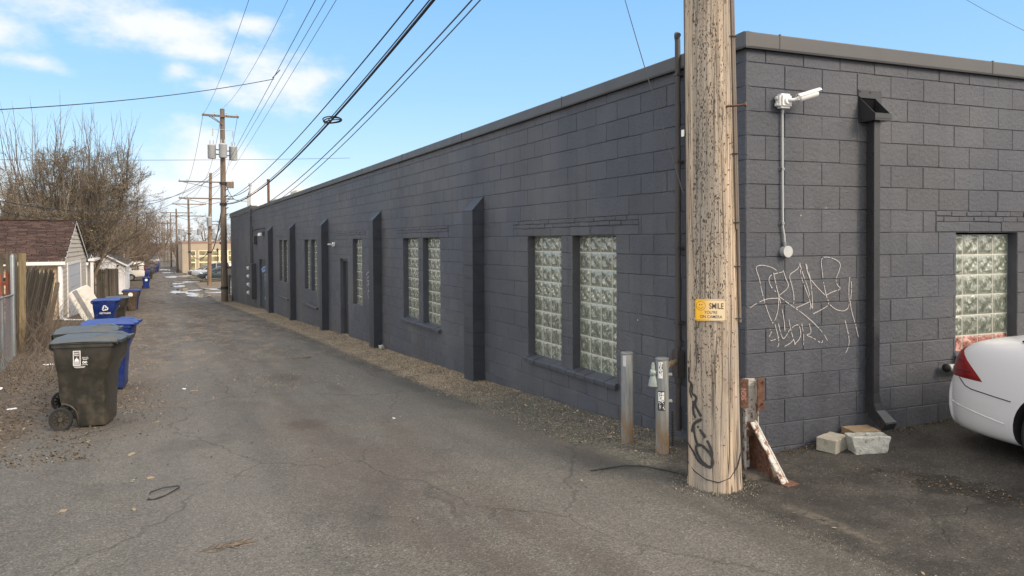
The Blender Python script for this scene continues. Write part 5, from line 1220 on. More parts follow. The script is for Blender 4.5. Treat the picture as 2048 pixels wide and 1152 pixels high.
# ================================================================== CARS
def loop_ring(x, w, zb, zt, zc=None):
    zc = zc if zc is not None else zb + (zt - zb) * .62
    half = [(0, zb), (.55 * w, zb), (.90 * w, zb + .015), (.975 * w, zb + .10), (1.0 * w, zb + (zc - zb) * .62), (.992 * w, zc), (.955 * w, zt - (zt - zc) * .35), (.86 * w, zt - .022), (.5 * w, zt), (0, zt + .006)]
    return [(x, y, z) for y, z in half] + [(x, -y, z) for y, z in half[-2:0:-1]]
def car(root, P, paint, lens=True, detail=0, L=None):
    st = P['st']; m = MB(); m.loft([loop_ring(*s) for s in st]); body = m.build('body', paint, root, smooth=True, auto=False)
    md = body.modifiers.new('s', 'SUBSURF'); md.levels = 2; md.render_levels = 2
    cut = MB()
    for wx in P['wheels']:
        for sy in (-1, 1): cut.cyl((wx, sy * P['w'] * .68, P['r']), (wx, sy * (P['w'] + .2), P['r']), P['r'] * 1.15, 40)
    co = cut.build('cut', M_BLACK); co.parent = root
    md = body.modifiers.new('b', 'BOOLEAN'); md.object = co; md.operation = 'DIFFERENCE'; md.solver = 'EXACT'
    try: md.material_mode = 'TRANSFER'
    except Exception: pass
    bpy.context.view_layer.update(); dg = bpy.context.evaluated_depsgraph_get()
    me = bpy.data.meshes.new_from_object(body.evaluated_get(dg)); body.modifiers.clear(); body.data = me
    bpy.data.objects.remove(co)
    me.polygons.foreach_set('use_smooth', [True] * len(me.polygons))
    try: me.set_sharp_from_angle(angle=radians(34))
    except Exception: pass
    # greenhouse
    cb = P['cabin']; ring = []
    for x, wb, wt, zb, zt in cb: ring.append([(x, wb, zb), (x, wb * .985, zb + (zt - zb) * .25), (x, wt + (wb - wt) * .22, zb + (zt - zb) * .75), (x, wt, zt - .02), (x, wt * .8, zt), (x, 0, zt + .012), (x, -wt * .8, zt), (x, -wt, zt - .02), (x, -wt - (wb - wt) * .22, zb + (zt - zb) * .75), (x, -wb * .985, zb + (zt - zb) * .25), (x, -wb, zb)])
    m = MB(); m.loft(ring); gl = m.build('windows', M_CGLASS, root, smooth=True)
    m = MB(); r0, r1 = P['roof']
    rr_ = [[(x, y * 1.012, z + .008) for x, y, z in rg[3:8]] + [(x, y * .97, z - .02) for x, y, z in rg[3:8][::-1]] for rg in ring if r0 - .01 <= rg[0][0] <= r1 + .01]
    m.loft(rr_)
    for sy in (1, -1):
        k = lambda rg, i: Vector(rg[i if sy > 0 else 10 - i]) + Vector((0, sy * .004, 0))
        def pil(i0, x_top, x_bot, wd):
            a = Vector((x_top, 0, 0)); 
            import bisect
            def at(x, i):
                for q0, q1 in zip(ring, ring[1:]):
                    if q0[0][0] <= x <= q1[0][0]:
                        t = (x - q0[0][0]) / max(1e-6, q1[0][0] - q0[0][0]); return k(q0, i).lerp(k(q1, i), t)
                return k(ring[-1], i)
            m.tube([at(x_bot, 0), at(x_bot + (x_top - x_bot) * .25, 1), at(x_bot + (x_top - x_bot) * .8, 2), at(x_top, 3)], wd, 6)
        for xt, xb, wd in P['pillars']: pil(0, xt, xb, wd)
    m.build('roof', paint, root, smooth=True)
    for wx in P['wheels']:
        for sy in (-1, 1):
            R = P['r']; M = Matrix.Translation((wx, sy * (P['w'] - .13), R)) @ Matrix.Rotation(-sy * pi / 2, 4, 'X')
            q = MB(); q.lathe([(R * .66, -.10), (R * .9, -.105), (R * .985, -.08), (R, -.03), (R, .05), (R * .985, .085), (R * .9, .105), (R * .68, .098), (R * .64, .05)], 36, M, True); wh = q.build('wheel', M_TYRE, root, smooth=True)
            q = MB(); q.lathe([(.01, .075), (.045, .078), (.05, .06), (.05, .02), (R * .64, .02), (R * .67, .09), (R * .64, .095), (R * .60, .04), (.01, .035)], 28, M)
            for kk in range(7):
                a = 2 * pi * kk / 7; q.bar(M @ Vector((.03 * cos(a), .03 * sin(a), .068)), M @ Vector((R * .64 * cos(a), R * .64 * sin(a), .078)), .045, .02)
            q.build('rim', M_RIM, wh, smooth=True)
    bvh = BVHTree.FromObject(body, bpy.context.evaluated_depsgraph_get()) if False else BVHTree.FromPolygons([v.co.copy() for v in me.vertices], [tuple(p.vertices) for p in me.polygons])
    return body, bvh
SED = dict(w=.91, r=.325, wheels=(1.06, 3.80),
    st=[(0.0, .60, .33, .575, .50), (.025, .73, .24, .62, .52), (.06, .80, .20, .635, .53), (.085, .80, .19, .70, .58), (.095, .795, .19, .86, .62), (.14, .825, .18, .935, .64), (.24, .86, .175, .985, .65), (.45, .89, .17, 1.01, .67), (.8, .905, .175, 1.03, .68), (1.3, .91, .2, 1.03, .69), (2.2, .912, .2, 1.0, .68), (3.1, .91, .2, .985, .66), (3.7, .905, .2, .93, .64), (4.25, .87, .21, .84, .60), (4.6, .78, .22, .74, .55), (4.76, .62, .27, .62, .5), (4.82, .48, .34, .54, .46)],
    cabin=[(.62, .70, .62, 1.0, 1.03), (1.0, .80, .60, 1.0, 1.25), (1.45, .835, .585, .98, 1.41), (2.1, .84, .59, .97, 1.445), (2.75, .84, .585, .96, 1.40), (3.25, .82, .60, .95, 1.19), (3.72, .76, .62, .93, .955)],
    roof=(1.45, 2.75), pillars=((1.45, .75, .045), (2.1, 2.12, .035), (2.75, 3.62, .035)))
wc = thing('parked_car', 'white sedan parked tail first against the end wall, right edge of view', 'car', (2.44, -.74, .01), radians(-99), 'parked cars')
body, bvh = car(wc, SED, M_CARW)
M_REDD = material('dark_red_lens', base=(.07, .004, .006), rough=.2, Coat_Weight=.8)
# local +x points to the nose; the right-hand side of the car is -y ... its near side faces the alley
def cast_side(x, z, sy):
    h = bvh.ray_cast(Vector((x, sy * 3, z)), Vector((0, -sy, 0))); return h[0], h[1]
def cast_ax(phi, z, sy, cx=.62):
    d = Vector((-cos(phi), sy * sin(phi), 0)); h = bvh.ray_cast(Vector((cx, sy * .25, z)) + d * 4, -d); return h[0], h[1]
for sy in (-1, 1):
    q = MB(); N = 12; g_ = []
    for j in range(N + 1):
        z = .66 + .25 * j / N; t = j / N; g_.append([])
        p0, p1 = .40 + .10 * t, 1.10 - .42 * t ** 1.1
        for i in range(N + 1):
            p, nn = cast_ax(p0 + (p1 - p0) * i / N, z, sy, .75)
            g_[-1].append((p + nn * (.010 if 0 < i < N and 0 < j < N else .001)) if p else None)
    vs = [p for r in g_ for p in r]
    if all(p is not None for p in vs):
        q.add(vs, [(j * (N + 1) + i, j * (N + 1) + i + 1, (j + 1) * (N + 1) + i + 1, (j + 1) * (N + 1) + i) for j in range(N) for i in range(N)]); tlo = q.build('tail_light', M_RED, wc, smooth=True, auto=False)
        q = MB()
        for fr in (.30, .62):
            L_ = [g_[int(fr * N)][i] for i in range(1, N)]; q.tube([p + Vector((-.001, sy * .001, 0)) for p in L_], .0045, 5)
        q.tube([g_[j][1] for j in range(1, N)] , .005, 5); q.build('lens_rib', M_REDD, tlo)
    # bumper seam: from under the lamp forward and down to the wheel arch
    q = MB(); pts = []
    for x, z in ((.20, .655), (.23, .63), (.27, .60), (.33, .585), (.42, .578), (.55, .568), (.68, .558)):
        p, nn = cast_side(x, z, sy)
        if p: pts.append(p + nn * .001)
    if len(pts) > 1: q.tube(pts, .0045, 5); q.build('panel_gap', M_SEAM, wc)
    q = MB(); pts = []
    for i in range(14):
        p, nn = cast_ax(.05 + 1.12 * i / 13, .655, sy, .75)
        if p and i < 6: pts.append(p + nn * .001)
    if len(pts) > 1: q.tube(pts, .0035, 5); q.build('panel_gap', M_SEAM, wc)
    # doors
    q = MB()
    for xs in (1.55, 2.45, 3.35):
        pts = [cast_side(xs + .05 * (z - .5), z, sy)[0] for z in (.30, .45, .6, .75, .88)]; pts = [p for p in pts if p]
        if len(pts) > 1: q.tube(pts, .0035, 5)
    q.build('panel_gap', M_SEAM, wc)
    q = MB(); pts = [cast_side(x, z, sy) for x, z in ((.10, .44), (.2, .425), (.35, .405), (.5, .385), (.62, .37))]; pts = [p + nn * .001 for p, nn in pts if p]
    if len(pts) > 1: q.tube(pts, .006, 6); q.build('bumper_crease', M_CARW, wc, smooth=True)
    q = MB()
    for xs in (1.75, 2.65):
        p, nn = cast_side(xs, .82, sy)
        if p: q.tube([p + nn * .002 + Vector((-.08, 0, 0)), p + nn * .03, p + nn * .03 + Vector((.02, 0, 0)), p + nn * .002 + Vector((.1, 0, 0))], .010, 8)
    q.build('door_handle', M_CARW, wc, smooth=True)
    q = MB(); q.box((3.30, sy * .98, 1.0), (.12, .2, .13)); q.build('mirror', M_CARW, wc, bevel=.03, smooth=True)
    q = MB(); pts = []
    for i in range(9):
        p, nn = bvh.ray_cast(Vector((6, sy * (.38 + .05 * i), .62)), Vector((-1, 0, 0)))[:2]
        if p: pts.append(p + nn * .005)
    if len(pts) > 1: q.tube(pts, .05, 8); q.build('headlight', M_LAMP, wc, smooth=True)
q = MB(); q.b2(-.012, .0, -.17, .17, .52, .66); q.build('licence_plate', M_PLATE, wc)
p, nn, *_ = bvh.ray_cast(Vector((-2, 0, .35)), Vector((1, 0, 0)))

SUVP = dict(w=.94, r=.36, wheels=(.95, 3.55),
    st=[(0.0, .70, .45, .95, .7), (.06, .84, .34, 1.08, .72), (.3, .91, .28, 1.13, .74), (.9, .93, .27, 1.14, .75), (2.4, .94, .27, 1.12, .74), (3.3, .935, .27, 1.08, .72), (3.9, .91, .28, 1.03, .7), (4.35, .85, .3, .93, .66), (4.6, .70, .36, .82, .6), (4.66, .55, .42, .72, .56)],
    cabin=[(.12, .80, .66, 1.1, 1.35), (.32, .84, .66, 1.1, 1.66), (1.0, .85, .67, 1.1, 1.73), (2.2, .85, .66, 1.08, 1.73), (2.75, .84, .66, 1.07, 1.62), (3.2, .82, .66, 1.05, 1.36), (3.6, .78, .66, 1.04, 1.07)],
    roof=(.32, 2.75), pillars=((.32, .14, .05), (1.2, 1.2, .04), (2.1, 2.1, .035), (2.75, 3.5, .04)))
def lot_car(P, paint, x, y, rz, label, L=4.7):
    t = thing('parked_car', label, 'car', (x, y, G(x, y) + .02), rz, 'parked cars'); b_, bv = car(t, P, paint)
    for sy in (-1, 1):
        q = MB(); pts = []
        for i in range(6):
            h = bv.ray_cast(Vector((7, sy * (.45 + .07 * i), P['st'][-4][3] - .12)), Vector((-1, 0, 0)))
            if h[0]: pts.append(h[0] + h[1] * .01)
        if len(pts) > 1: q.tube(pts, .06, 8); q.build('headlight', M_LAMP, t, smooth=True)
        q = MB(); q.box((3.0, sy * (P['w'] + .06), P['st'][4][3] + .02), (.14, .18, .14)); q.build('mirror', paint, t, bevel=.03)
        q = MB()
        for xs in (1.35, 2.25, 3.1):
            pts = [bv.ray_cast(Vector((xs, sy * 3, z)), Vector((0, -sy, 0)))[0] for z in (.4, .55, .7, .85)]; pts = [p for p in pts if p]
            if len(pts) > 1: q.tube(pts, .008, 4)
        q.build('panel_gap', M_SEAM, t)
        q = MB(); q.box((.05, sy * P['w'] * .80, P['st'][3][3] - .12), (.12, .16, .2)); q.build('tail_light', M_RED, t, bevel=.03)
    q = MB(); q.b2(P['st'][-1][0] - .03, P['st'][-1][0] + .02, -.45, .45, .48, .60); q.build('grille', M_BLACK, t)
    return t
lot_car(SUVP, M_CARS, 3.55, 81.0, radians(178), 'silver sport utility car behind the two dark cars in the far lot')
lot_car(SUVP, M_CARK, 9.4, 81.5, radians(178), 'charcoal sport utility car partly hidden behind the grey building corner')
lot_car(SED, M_CARD, 4.15, 76.8, radians(176), 'dark teal sedan parked nearest in the far lot behind the tan pole')
lot_car(SED, M_CARK, 3.6, 87.0, radians(180), 'dark sedan in the back row of the far lot')
lot_car(SED, M_CARS, -5.0, 158, radians(92), 'small white car far down the alley beyond the blue bins')
# cargo van
van = thing('cargo_van', 'cream cargo van backed beside the white garage with dark letters on its side', 'van', (-5.72, 85.2, G(-6, 86) + .02), radians(180), None)
VP = dict(w=.98, r=.36, wheels=(1.35, 4.6), st=[(0.0, .88, .5, 1.9, .9), (.05, .95, .42, 2.05, .95), (.3, .98, .38, 2.12, .95), (2, .985, .37, 2.13, .95), (3.6, .98, .37, 2.10, .95), (4.2, .97, .37, 1.95, .95), (4.75, .95, .37, 1.25, .85), (5.3, .88, .38, 1.05, .75), (5.6, .7, .42, .9, .65)],
    cabin=[(4.0, .86, .7, 1.9, 2.0), (4.2, .9, .72, 1.35, 1.93), (4.7, .88, .74, 1.2, 1.45), (4.95, .8, .7, 1.12, 1.2)], roof=(4.0, 4.2), pillars=())
vb, vbv = car(van, VP, M_VAN)
for sy in (-1, 1):
    vs, fs = text_mb('tus', .82, .012, .78, 'LEFT'); q = MB()
    q.add([((1.32 - a if sy > 0 else .4 + a), sy * .994, 1.22 + b * (1.35 if a < .26 else 1)) for a, b, c in vs], fs)
    q.box((.93, sy * .994, 1.66), (.85, .004, .045)); q.build('lettering', M_DOORK, van)
    q = MB(); q.box((.03, sy * .86, 1.35), (.1, .14, .5)); q.build('tail_light', M_RED, van, bevel=.02)
q = MB(); q.b2(-.06, .05, -.9, .9, .42, .56); q.build('bumper', M_BLACK, van, bevel=.02)
q = MB(); q.b2(-.03, .0, -.72, -.05, 1.35, 1.85); q.b2(-.03, .0, .05, .72, 1.35, 1.85); q.build('rear_window', M_CGLASS, van)

# ================================================================== GARAGES AND HOUSES
def siding(mb, p0, p1, z0, z1, nrm, step=.2, top=None, th=.034, z_of=None):
    """lapped boards from p0 to p1 (2-D points); each board leans out at its foot"""
    p0 = Vector((*p0, 0)); p1 = Vector((*p1, 0)); n = Vector((*nrm, 0)); L = (p1 - p0).length; d = (p1 - p0) / L; z = z0
    while z < z1 - .02:
        zz = min(z + step, z1); a, b = 0, L
        if top:    # gable: (apex fraction, eave z, apex z)
            fr, ze, za = top
            if z > ze: k = (z - ze) / (za - ze); a = k * fr * L; b = L - k * (1 - fr) * L
            k2 = max(0, (zz - ze) / (za - ze)); a2 = k2 * fr * L; b2_ = L - k2 * (1 - fr) * L
        else: a2, b2_ = a, b
        P = lambda u, off, zq: tuple(p0 + d * u + n * off + UPV * zq)
        mb.add([P(a, -.02, z), P(b, -.02, z), P(b, th, z), P(a, th, z), P(a2, -.02, zz), P(b2_, -.02, zz), P(b2_, .004, zz), P(a2, .004, zz)], [(0, 1, 2, 3), (4, 7, 6, 5), (2, 1, 5, 6), (0, 3, 7, 4), (3, 2, 6, 7), (0, 4, 5, 1)])
        z = zz
def roof_slope(mb, a0, a1, b0, b1, rows, tabs=26, th=.03):
    th = min(th, .45 / rows)
    """shingle rows from eave edge a0-a1 up to ridge b0-b1"""
    a0, a1, b0, b1 = map(Vector, (a0, a1, b0, b1)); n = (a1 - a0).cross(b0 - a0).normalized(); n = n if n.z > 0 else -n
    for r in range(rows):
        t0, t1 = r / rows, (r + 1.15) / rows; t1 = min(t1, 1)
        L0, L1 = a0.lerp(b0, t0), a1.lerp(b1, t0); U0, U1 = a0.lerp(b0, t1), a1.lerp(b1, t1); off = random.random() / tabs
        for k in range(-1, tabs + 1):
            s0, s1 = max(0, k / tabs + off), min(1, (k + 1) / tabs + off - .002)
            if s1 - s0 < .004: continue
            h = th * random.uniform(.5, 1)
            q = [L0.lerp(L1, s0), L0.lerp(L1, s1), U0.lerp(U1, s1), U0.lerp(U1, s0)]
            mb.add([q[0] + n * h, q[1] + n * h, q[2] + n * .004, q[3] + n * .004, q[0] - n * .01, q[1] - n * .01], [(0, 1, 2, 3), (0, 4, 5, 1)])
def garage(name, label, cat, x, y0, y1, depth, zb, ze, za, mside, mgab, mroof, door=None, over=.18, step=.2, trim=M_WHITE, ridge_frac=.5, rows=22, tabs=30, sidedoor=None):
    """ridge runs in -x from the alley-side gable at x; y0<y1"""
    t = thing(name, label, cat, (x, y0, zb)); ym = y0 + (y1 - y0) * ridge_frac; inv = Matrix.Translation(-Vector((x, y0, zb)))
    def fin(mb, nm, mat, par=t, **k): mb.v = [inv @ Vector(v) for v in mb.v]; return mb.build(nm, mat, par, **k)
    m = MB(); siding(m, (x - depth, y0), (x, y0), zb, ze, (0, -1), step); fin(m, 'wall', mside)
    m = MB(); siding(m, (x, y0), (x, y1), zb, za, (1, 0), step, (ridge_frac, ze, za)); fin(m, 'gable_wall', mgab)
    m = MB(); siding(m, (x - depth, y1), (x - depth, y0), zb, za, (-1, 0), step, (1 - ridge_frac, ze, za)); fin(m, 'gable_wall', mgab)
    m = MB(); siding(m, (x, y1), (x - depth, y1), zb, ze, (0, 1), step); fin(m, 'wall', mside)
    m = MB(); k = over * (za - ze) / (ym - y0)
    roof_slope(m, (x - depth - .1, y0 - over, ze - k), (x + .12, y0 - over, ze - k), (x - depth - .1, ym, za), (x + .12, ym, za), rows, tabs)
    k1 = over * (za - ze) / (y1 - ym)
    roof_slope(m, (x - depth - .1, y1 + over, ze - k1), (x + .12, y1 + over, ze - k1), (x - depth - .1, ym, za), (x + .12, ym, za), rows, tabs)
    m.bar((x - depth - .1, ym, za + .02), (x + .12, ym, za + .02), .16, .03)
    fin(m, 'roof', mroof)
    m = MB(); m.b2(x - depth, x + .10, y0 - over - .02, y0 - over + .0, ze - k - .17, ze - k - .01); m.b2(x - depth, x + .02, y0 - over, y0, ze - k - .17, ze - k - .15)
    for s_, e_ in (((x + .10, y0 - over, ze - k - .05), (x + .10, ym, za - .05)), ((x + .10, y1 + over, ze - k1 - .05), (x + .10, ym, za - .05))): m.bar(s_, e_, .03, .07, 0)
    for yy in (y0, y1): m.b2(x - .03, x + .03, yy - .035, yy + .035, zb, ze)
    fin(m, 'trim', trim)
    if door:
        da, db, dz = door; m = MB(); 
        for i in range(5): m.b2(x + .0, x + .035, da, db, zb + (dz - zb) * i / 5 + .008, zb + (dz - zb) * (i + 1) / 5 - .008)
        dd = fin(m, 'garage_door', M_GREYDOOR, bevel=0)
        m = MB(); m.b2(x + .0, x + .06, da - .12, da, zb, dz + .14); m.b2(x + .0, x + .06, db, db + .14, zb, dz + .14); m.b2(x + .001, x + .06, da, db, dz, dz + .14); fin(m, 'door_frame', trim)
    if sidedoor:
        xa, xb, dz = sidedoor; m = MB(); m.b2(xa, xb, y0 - .05, y0 - .022, zb + .05, dz); sd_ = fin(m, 'door', M_WHITE)
        m = MB(); m.b2(xa - .1, xa, y0 - .07, y0, zb, dz + .1); m.b2(xb, xb + .1, y0 - .07, y0, zb, dz + .1); m.b2(xa, xb, y0 - .069, y0, dz, dz + .1); fin(m, 'door_frame', trim)
        m = MB(); m.lathe([(.001, -.05), (.03, -.04), (.03, 0), (.001, .01)], 10, Matrix.Translation((xa + .1, y0 - .08, (zb + dz) / 2))); fin(m, 'handle', M_DOORK)
    return t
zb1 = G(-7.9, 30) - .05
g1 = garage('garage', 'beige sided garage with brown shingle roof and open looking pale door', 'garage', -7.9, 29.75, 40.2, 9, zb1 - .4, 1.12, 2.86, M_TAN, M_BEIGE, M_SHB, (31.4, 37.0, .85), ridge_frac=.47, rows=40, tabs=26)
m_ = MB(); m_.tube([(-7.95, 29.55, .95), (-7.95, 29.50, .8), (-7.93, 29.50, zb1 + .32), (-7.9, 29.47, zb1 + .15), (-7.75, 29.3, zb1 + .06), (-6.9, 28.6, zb1 + .05)], .075, 8)
m_.b2(-17, -7.75, 29.36, 29.5, .93, 1.06); m_.v = [v - g1.location for v in m_.v]; m_.build('gutter_and_downspout', M_WHITE, g1, smooth=True)
zb2 = G(-7.8, 42) - .1
g2 = garage('shed', 'small shed with dark roof and white posts squeezed behind the beige garage', 'shed', -8.0, 42.2, 45.6, 3, zb2, .78, 1.15, M_BEIGE, M_BEIGE, M_SHK, None, rows=8, tabs=12, over=.3)
m_ = MB(); m_.b2(-7.8, -7.65, 41.9, 42.05, zb2, .8); m_.b2(-7.9, -7.6, 41.8, 46.6, .78, .9); m_.v = [v - g2.location for v in m_.v]; m_.build('porch_post', M_WHITE, g2)
zb3 = G(-7, 60) - .05
g3 = thing('garage', 'white sided garage with grey roof beyond the wooden fence', 'garage', (-6.8, 60, zb3))
inv = -Vector(g3.location); XL, XR, XA, ZE, ZA_, Y1 = -10.4, -6.8, -8.55, .12, 1.13, 71.0
def fin3(m, nm, mat, par=None, **k): m.v = [Vector(v) + inv for v in m.v]; return m.build(nm, mat, par or g3, **k)
m_ = MB(); siding(m_, (XL, 60), (XR, 60), zb3, ZA_, (0, -1), .16, ((XA - XL) / (XR - XL), ZE, ZA_), .02); fin3(m_, 'gable_wall', M_WSIDE)
m_ = MB(); siding(m_, (XR, 60), (XR, Y1), zb3, ZE, (1, 0), .16, None, .02); fin3(m_, 'wall', M_WSIDE)
m_ = MB(); siding(m_, (XL, Y1), (XL, 60), zb3, ZE, (-1, 0), .16, None, .02); siding(m_, (XR, Y1), (XL, Y1), zb3, ZA_, (0, 1), .16, (.5, ZE, ZA_), .02); fin3(m_, 'wall', M_WSIDE)
m_ = MB(); roof_slope(m_, (XR + .25, 59.75, ZE - .10), (XR + .25, Y1 + .2, ZE - .10), (XA, 59.75, ZA_ + .05), (XA, Y1 + .2, ZA_ + .05), 14, 18); roof_slope(m_, (XL - .25, 59.75, ZE - .10), (XL - .25, Y1 + .2, ZE - .10), (XA, 59.75, ZA_ + .05), (XA, Y1 + .2, ZA_ + .05), 14, 18); fin3(m_, 'roof', M_SHG)
m_ = MB(); m_.bar((XR + .24, 59.76, ZE - .18), (XA, 59.76, ZA_ - .03), .03, .12); m_.bar((XA, 59.76, ZA_ - .03), (XL - .24, 59.76, ZE - .18), .03, .12); m_.b2(XR - .03, XR + .04, 59.95, 60.07, zb3, ZE - .02); m_.b2(XR + .22, XR + .27, 59.8, Y1 + .2, ZE - .24, ZE - .12); fin3(m_, 'trim', M_WHITE)
m_ = MB(); m_.b2(-8.0, -7.42, 59.93, 59.965, zb3 + .12, -.33); dd = fin3(m_, 'door', varied('offwhite_door', (.60, .60, .585), .5)); 
m_ = MB(); m_.b2(-8.1, -8.0, 59.91, 59.97, zb3, -.22); m_.b2(-7.42, -7.32, 59.91, 59.97, zb3, -.22); m_.b2(-8.0, -7.42, 59.91, 59.97, -.33, -.22); fin3(m_, 'door_frame', M_WHITE)
m_ = MB(); m_.lathe([(.001, -.1), (.08, -.08), (.09, 0), (.001, .05)], 10, Matrix.Translation((-7.25, 59.85, 0.0))); fin3(m_, 'wall_light', M_DOORK)
m_ = MB()
for i in range(5): m_.b2(XR + .03, XR + .06, 62, 69, zb3 + .45 * i + .01, zb3 + .45 * (i + 1) - .01)
fin3(m_, 'garage_door', varied('garage_door_white', (.62, .63, .64), .5))
for args in [('garage', 'tan sided garage whose gable shows above the cream van', -8.2, 92, 99, 7, .2, 2.1, M_TAN, M_TAN, M_SHG), ('garage', 'low garage with grey roof behind the far blue bins', -8.6, 112, 119, 7, -.1, 1.5, M_WSIDE, M_BEIGE, M_SHK), ('garage', 'distant brown roofed garage near the alley end', -8.0, 138, 146, 8, .2, 2.0, M_BEIGE, M_TAN, M_SHB), ('garage', 'farthest pale garage on the left side of the alley', -7.6, 172, 180, 8, .3, 2.2, M_WSIDE, M_WSIDE, M_SHG)]:
    nm, lab, x, y0, y1, dp, ze, za, ms_, mg_, mr_ = args
    garage(nm, lab, 'garage', x, y0, y1, dp, G(x, y0) - .05, ze, za, ms_, mg_, mr_, (y0 + 1.2, y1 - 1.2, ze - .3), rows=8, tabs=12)
def house(name, lab, x, y, w_, d_, ze, za, mw, mr, rz=0):
    zb = G(x, y) - .1; t = thing(name, lab, 'house', (x, y, zb), rz, 'houses behind the garages')
    m = MB(); h = ze - zb
    siding(m, (0, 0), (w_, 0), 0, h, (0, -1), .2); siding(m, (w_, 0), (w_, d_), 0, za - zb, (1, 0), .2, (.5, h, za - zb)); siding(m, (w_, d_), (0, d_), 0, h, (0, 1), .2); siding(m, (0, d_), (0, 0), 0, za - zb, (-1, 0), .2, (.5, h, za - zb)); m.build('wall', mw, t)
    m = MB(); roof_slope(m, (-.3, -.4, h - .1), (w_ + .3, -.4, h - .1), (-.3, d_ / 2, za - zb), (w_ + .3, d_ / 2, za - zb), 14, 20); roof_slope(m, (-.3, d_ + .4, h - .1), (w_ + .3, d_ + .4, h - .1), (-.3, d_ / 2, za - zb), (w_ + .3, d_ / 2, za - zb), 14, 20); rf = m.build('roof', mr, t)
    m = MB(); m.b2(w_ * .3, w_ * .3 + .6, d_ / 2 - .3, d_ / 2 + .3, za - zb - .5, za - zb + .9); m.build('chimney', M_RUST, rf)
    for k in range(2):
        m = MB(); m.b2(w_, w_ + .04, d_ * (.25 + .4 * k), d_ * (.25 + .4 * k) + 1.0, 1.0, 2.3); wn = m.build('window', M_WHITE, t); m = MB(); m.b2(w_ + .04, w_ + .05, d_ * (.25 + .4 * k) + .08, d_ * (.25 + .4 * k) + .92, 1.08, 2.22); m.build('pane', M_CGLASS, wn)
        m = MB(); m.b2(w_ * (.25 + .4 * k), w_ * (.25 + .4 * k) + 1, -.04, 0, 1.0, 2.3); wn = m.build('window', M_WHITE, t); m = MB(); m.b2(w_ * (.25 + .4 * k) + .08, w_ * (.25 + .4 * k) + .92, -.05, -.04, 1.08, 2.22); m.build('pane', M_CGLASS, wn)
    return t
house('house', 'dark roofed house half hidden in the trees behind the brown garage roof', -27, 72, 9, 10, 2.0, 4.4, M_WSIDE, M_SHK)
house('house', 'house with grey roof among the bare trees behind the white garage', -24, 96, 9, 10, 2.2, 4.8, M_BEIGE, M_SHG)
house('house', 'distant white house behind the far garages', -24, 128, 9, 10, 2.2, 5.0, M_WSIDE, M_SHG)

# leaning mattress by the garage
mtt = thing('mattress', 'dirty white mattress with a grey band leaning on its side by the garage', 'mattress', (-7.05, 28.3, G(-7, 28.3)), radians(8))
Mm = Matrix.Rotation(radians(-38), 4, 'Y') @ Matrix.Rotation(radians(18), 4, 'Z')
def rbox(w_, h_, d_, r): return [[(a, s_ * d_ / 2, b) for a, b, _ in rrect(w_ / 2, h_ / 2, r, 0, 5)] for s_ in (-1, 1)]
m_ = MB(); m_.loft(rbox(.80, 1.35, .20, .16), Matrix.Translation((0, 0, .62)) @ Matrix.Rotation(radians(-26), 4, 'Y') @ Matrix.Translation((.12, 0, 0))); m_.build('cover', varied('dirty_white_fabric', (.62, .61, .56), .9, 0, .12, 3, .4, 12, dirt=(.38, .35, .27)), mtt, bevel=.03, smooth=True)
m_ = MB(); m_.loft(rbox(.17, 1.31, .212, .02), Matrix.Translation((0, 0, .62)) @ Matrix.Rotation(radians(-26), 4, 'Y') @ Matrix.Translation((-.02, 0, 0))); m_.build('side_band', varied('grey_fabric', (.22, .22, .22), .9, 0, .2, 6, .4, 40), mtt)
m_ = MB()
for z in (.4, .8, 1.1): m_.box((0, 0, 0), (.10, .21, .02), Matrix.Translation((0, 0, .62)) @ Matrix.Rotation(radians(-26), 4, 'Y') @ Matrix.Translation((.02, 0, z - .8)))
m_.build('handle', M_DOORK, mtt)

# ================================================================== FENCES
def picket_fence(name, lab, A, B, h, mat, w_=.14, gap=.006, seed=1, dog=True, rails=True, jit=.03, lean=0):
    rs = random.Random(seed); A = Vector((*A, 0)); B = Vector((*B, 0)); L = (B - A).length; d = (B - A) / L; n = Vector((d.y, -d.x, 0))
    t = thing(name, lab, 'fence', (A.x, A.y, G(A.x, A.y)))
    m = MB(); u = 0
    while u < L:
        p = A + d * (u + w_ / 2); z0 = G(p.x, p.y); hh = h + rs.uniform(-jit, jit); s_ = rs.uniform(-.02, .02) + lean; o_ = n * rs.uniform(-.006, .006)
        ring = []
        for q in (-.009, .009):
            pts = [(-w_ / 2, -.02), (w_ / 2, -.02), (w_ / 2 , hh - .06), (w_ * .28, hh), (-w_ * .28, hh), (-w_ / 2, hh - .06)]
            ring.append([p + d * (a + (s_ - lean) * b) + n * (q + lean * b) + o_ + UPV * (z0 + b) for a, b in pts])
        m.loft(ring); u += w_ + gap + rs.uniform(0, .008)
    m.v = [v - t.location for v in m.v]; m.build('boards', mat, t)
    if rails:
        m = MB()
        for hz in (.35, h * .55, h - .25): m.bar(A + n * -.03 + UPV * (G(A.x, A.y) + hz), B + n * -.03 + UPV * (G(B.x, B.y) + hz), .04, .09)
        m.v = [v - t.location for v in m.v]; m.build('rail', mat, t)
        k = 0
        while k <= L:
            p = A + d * k + n * -.09; m = MB(); m.box((p.x - t.location.x, p.y - t.location.y, G(p.x, p.y) + (h + .05) / 2 - t.location.z), (.1, .1, h + .05)); m.build('post', mat, t); k += 2.4
    return t
picket_fence('wood_fence', 'weathered brown board fence between the shed and the white garage', (-8.6, 47.3), (-6.95, 50), 2.25, M_FENCE, seed=2)
picket_fence('wood_fence', 'return panel of the brown fence running back beside the white garage', (-6.95, 50), (-7.05, 56), 2.15, M_FENCE, seed=5)
picket_fence('wood_fence', 'tall grey fence panel at the left edge behind the steel post', (-10.5, 16.3), (-7.5, 16.1), 2.35, M_FENCE, seed=4)
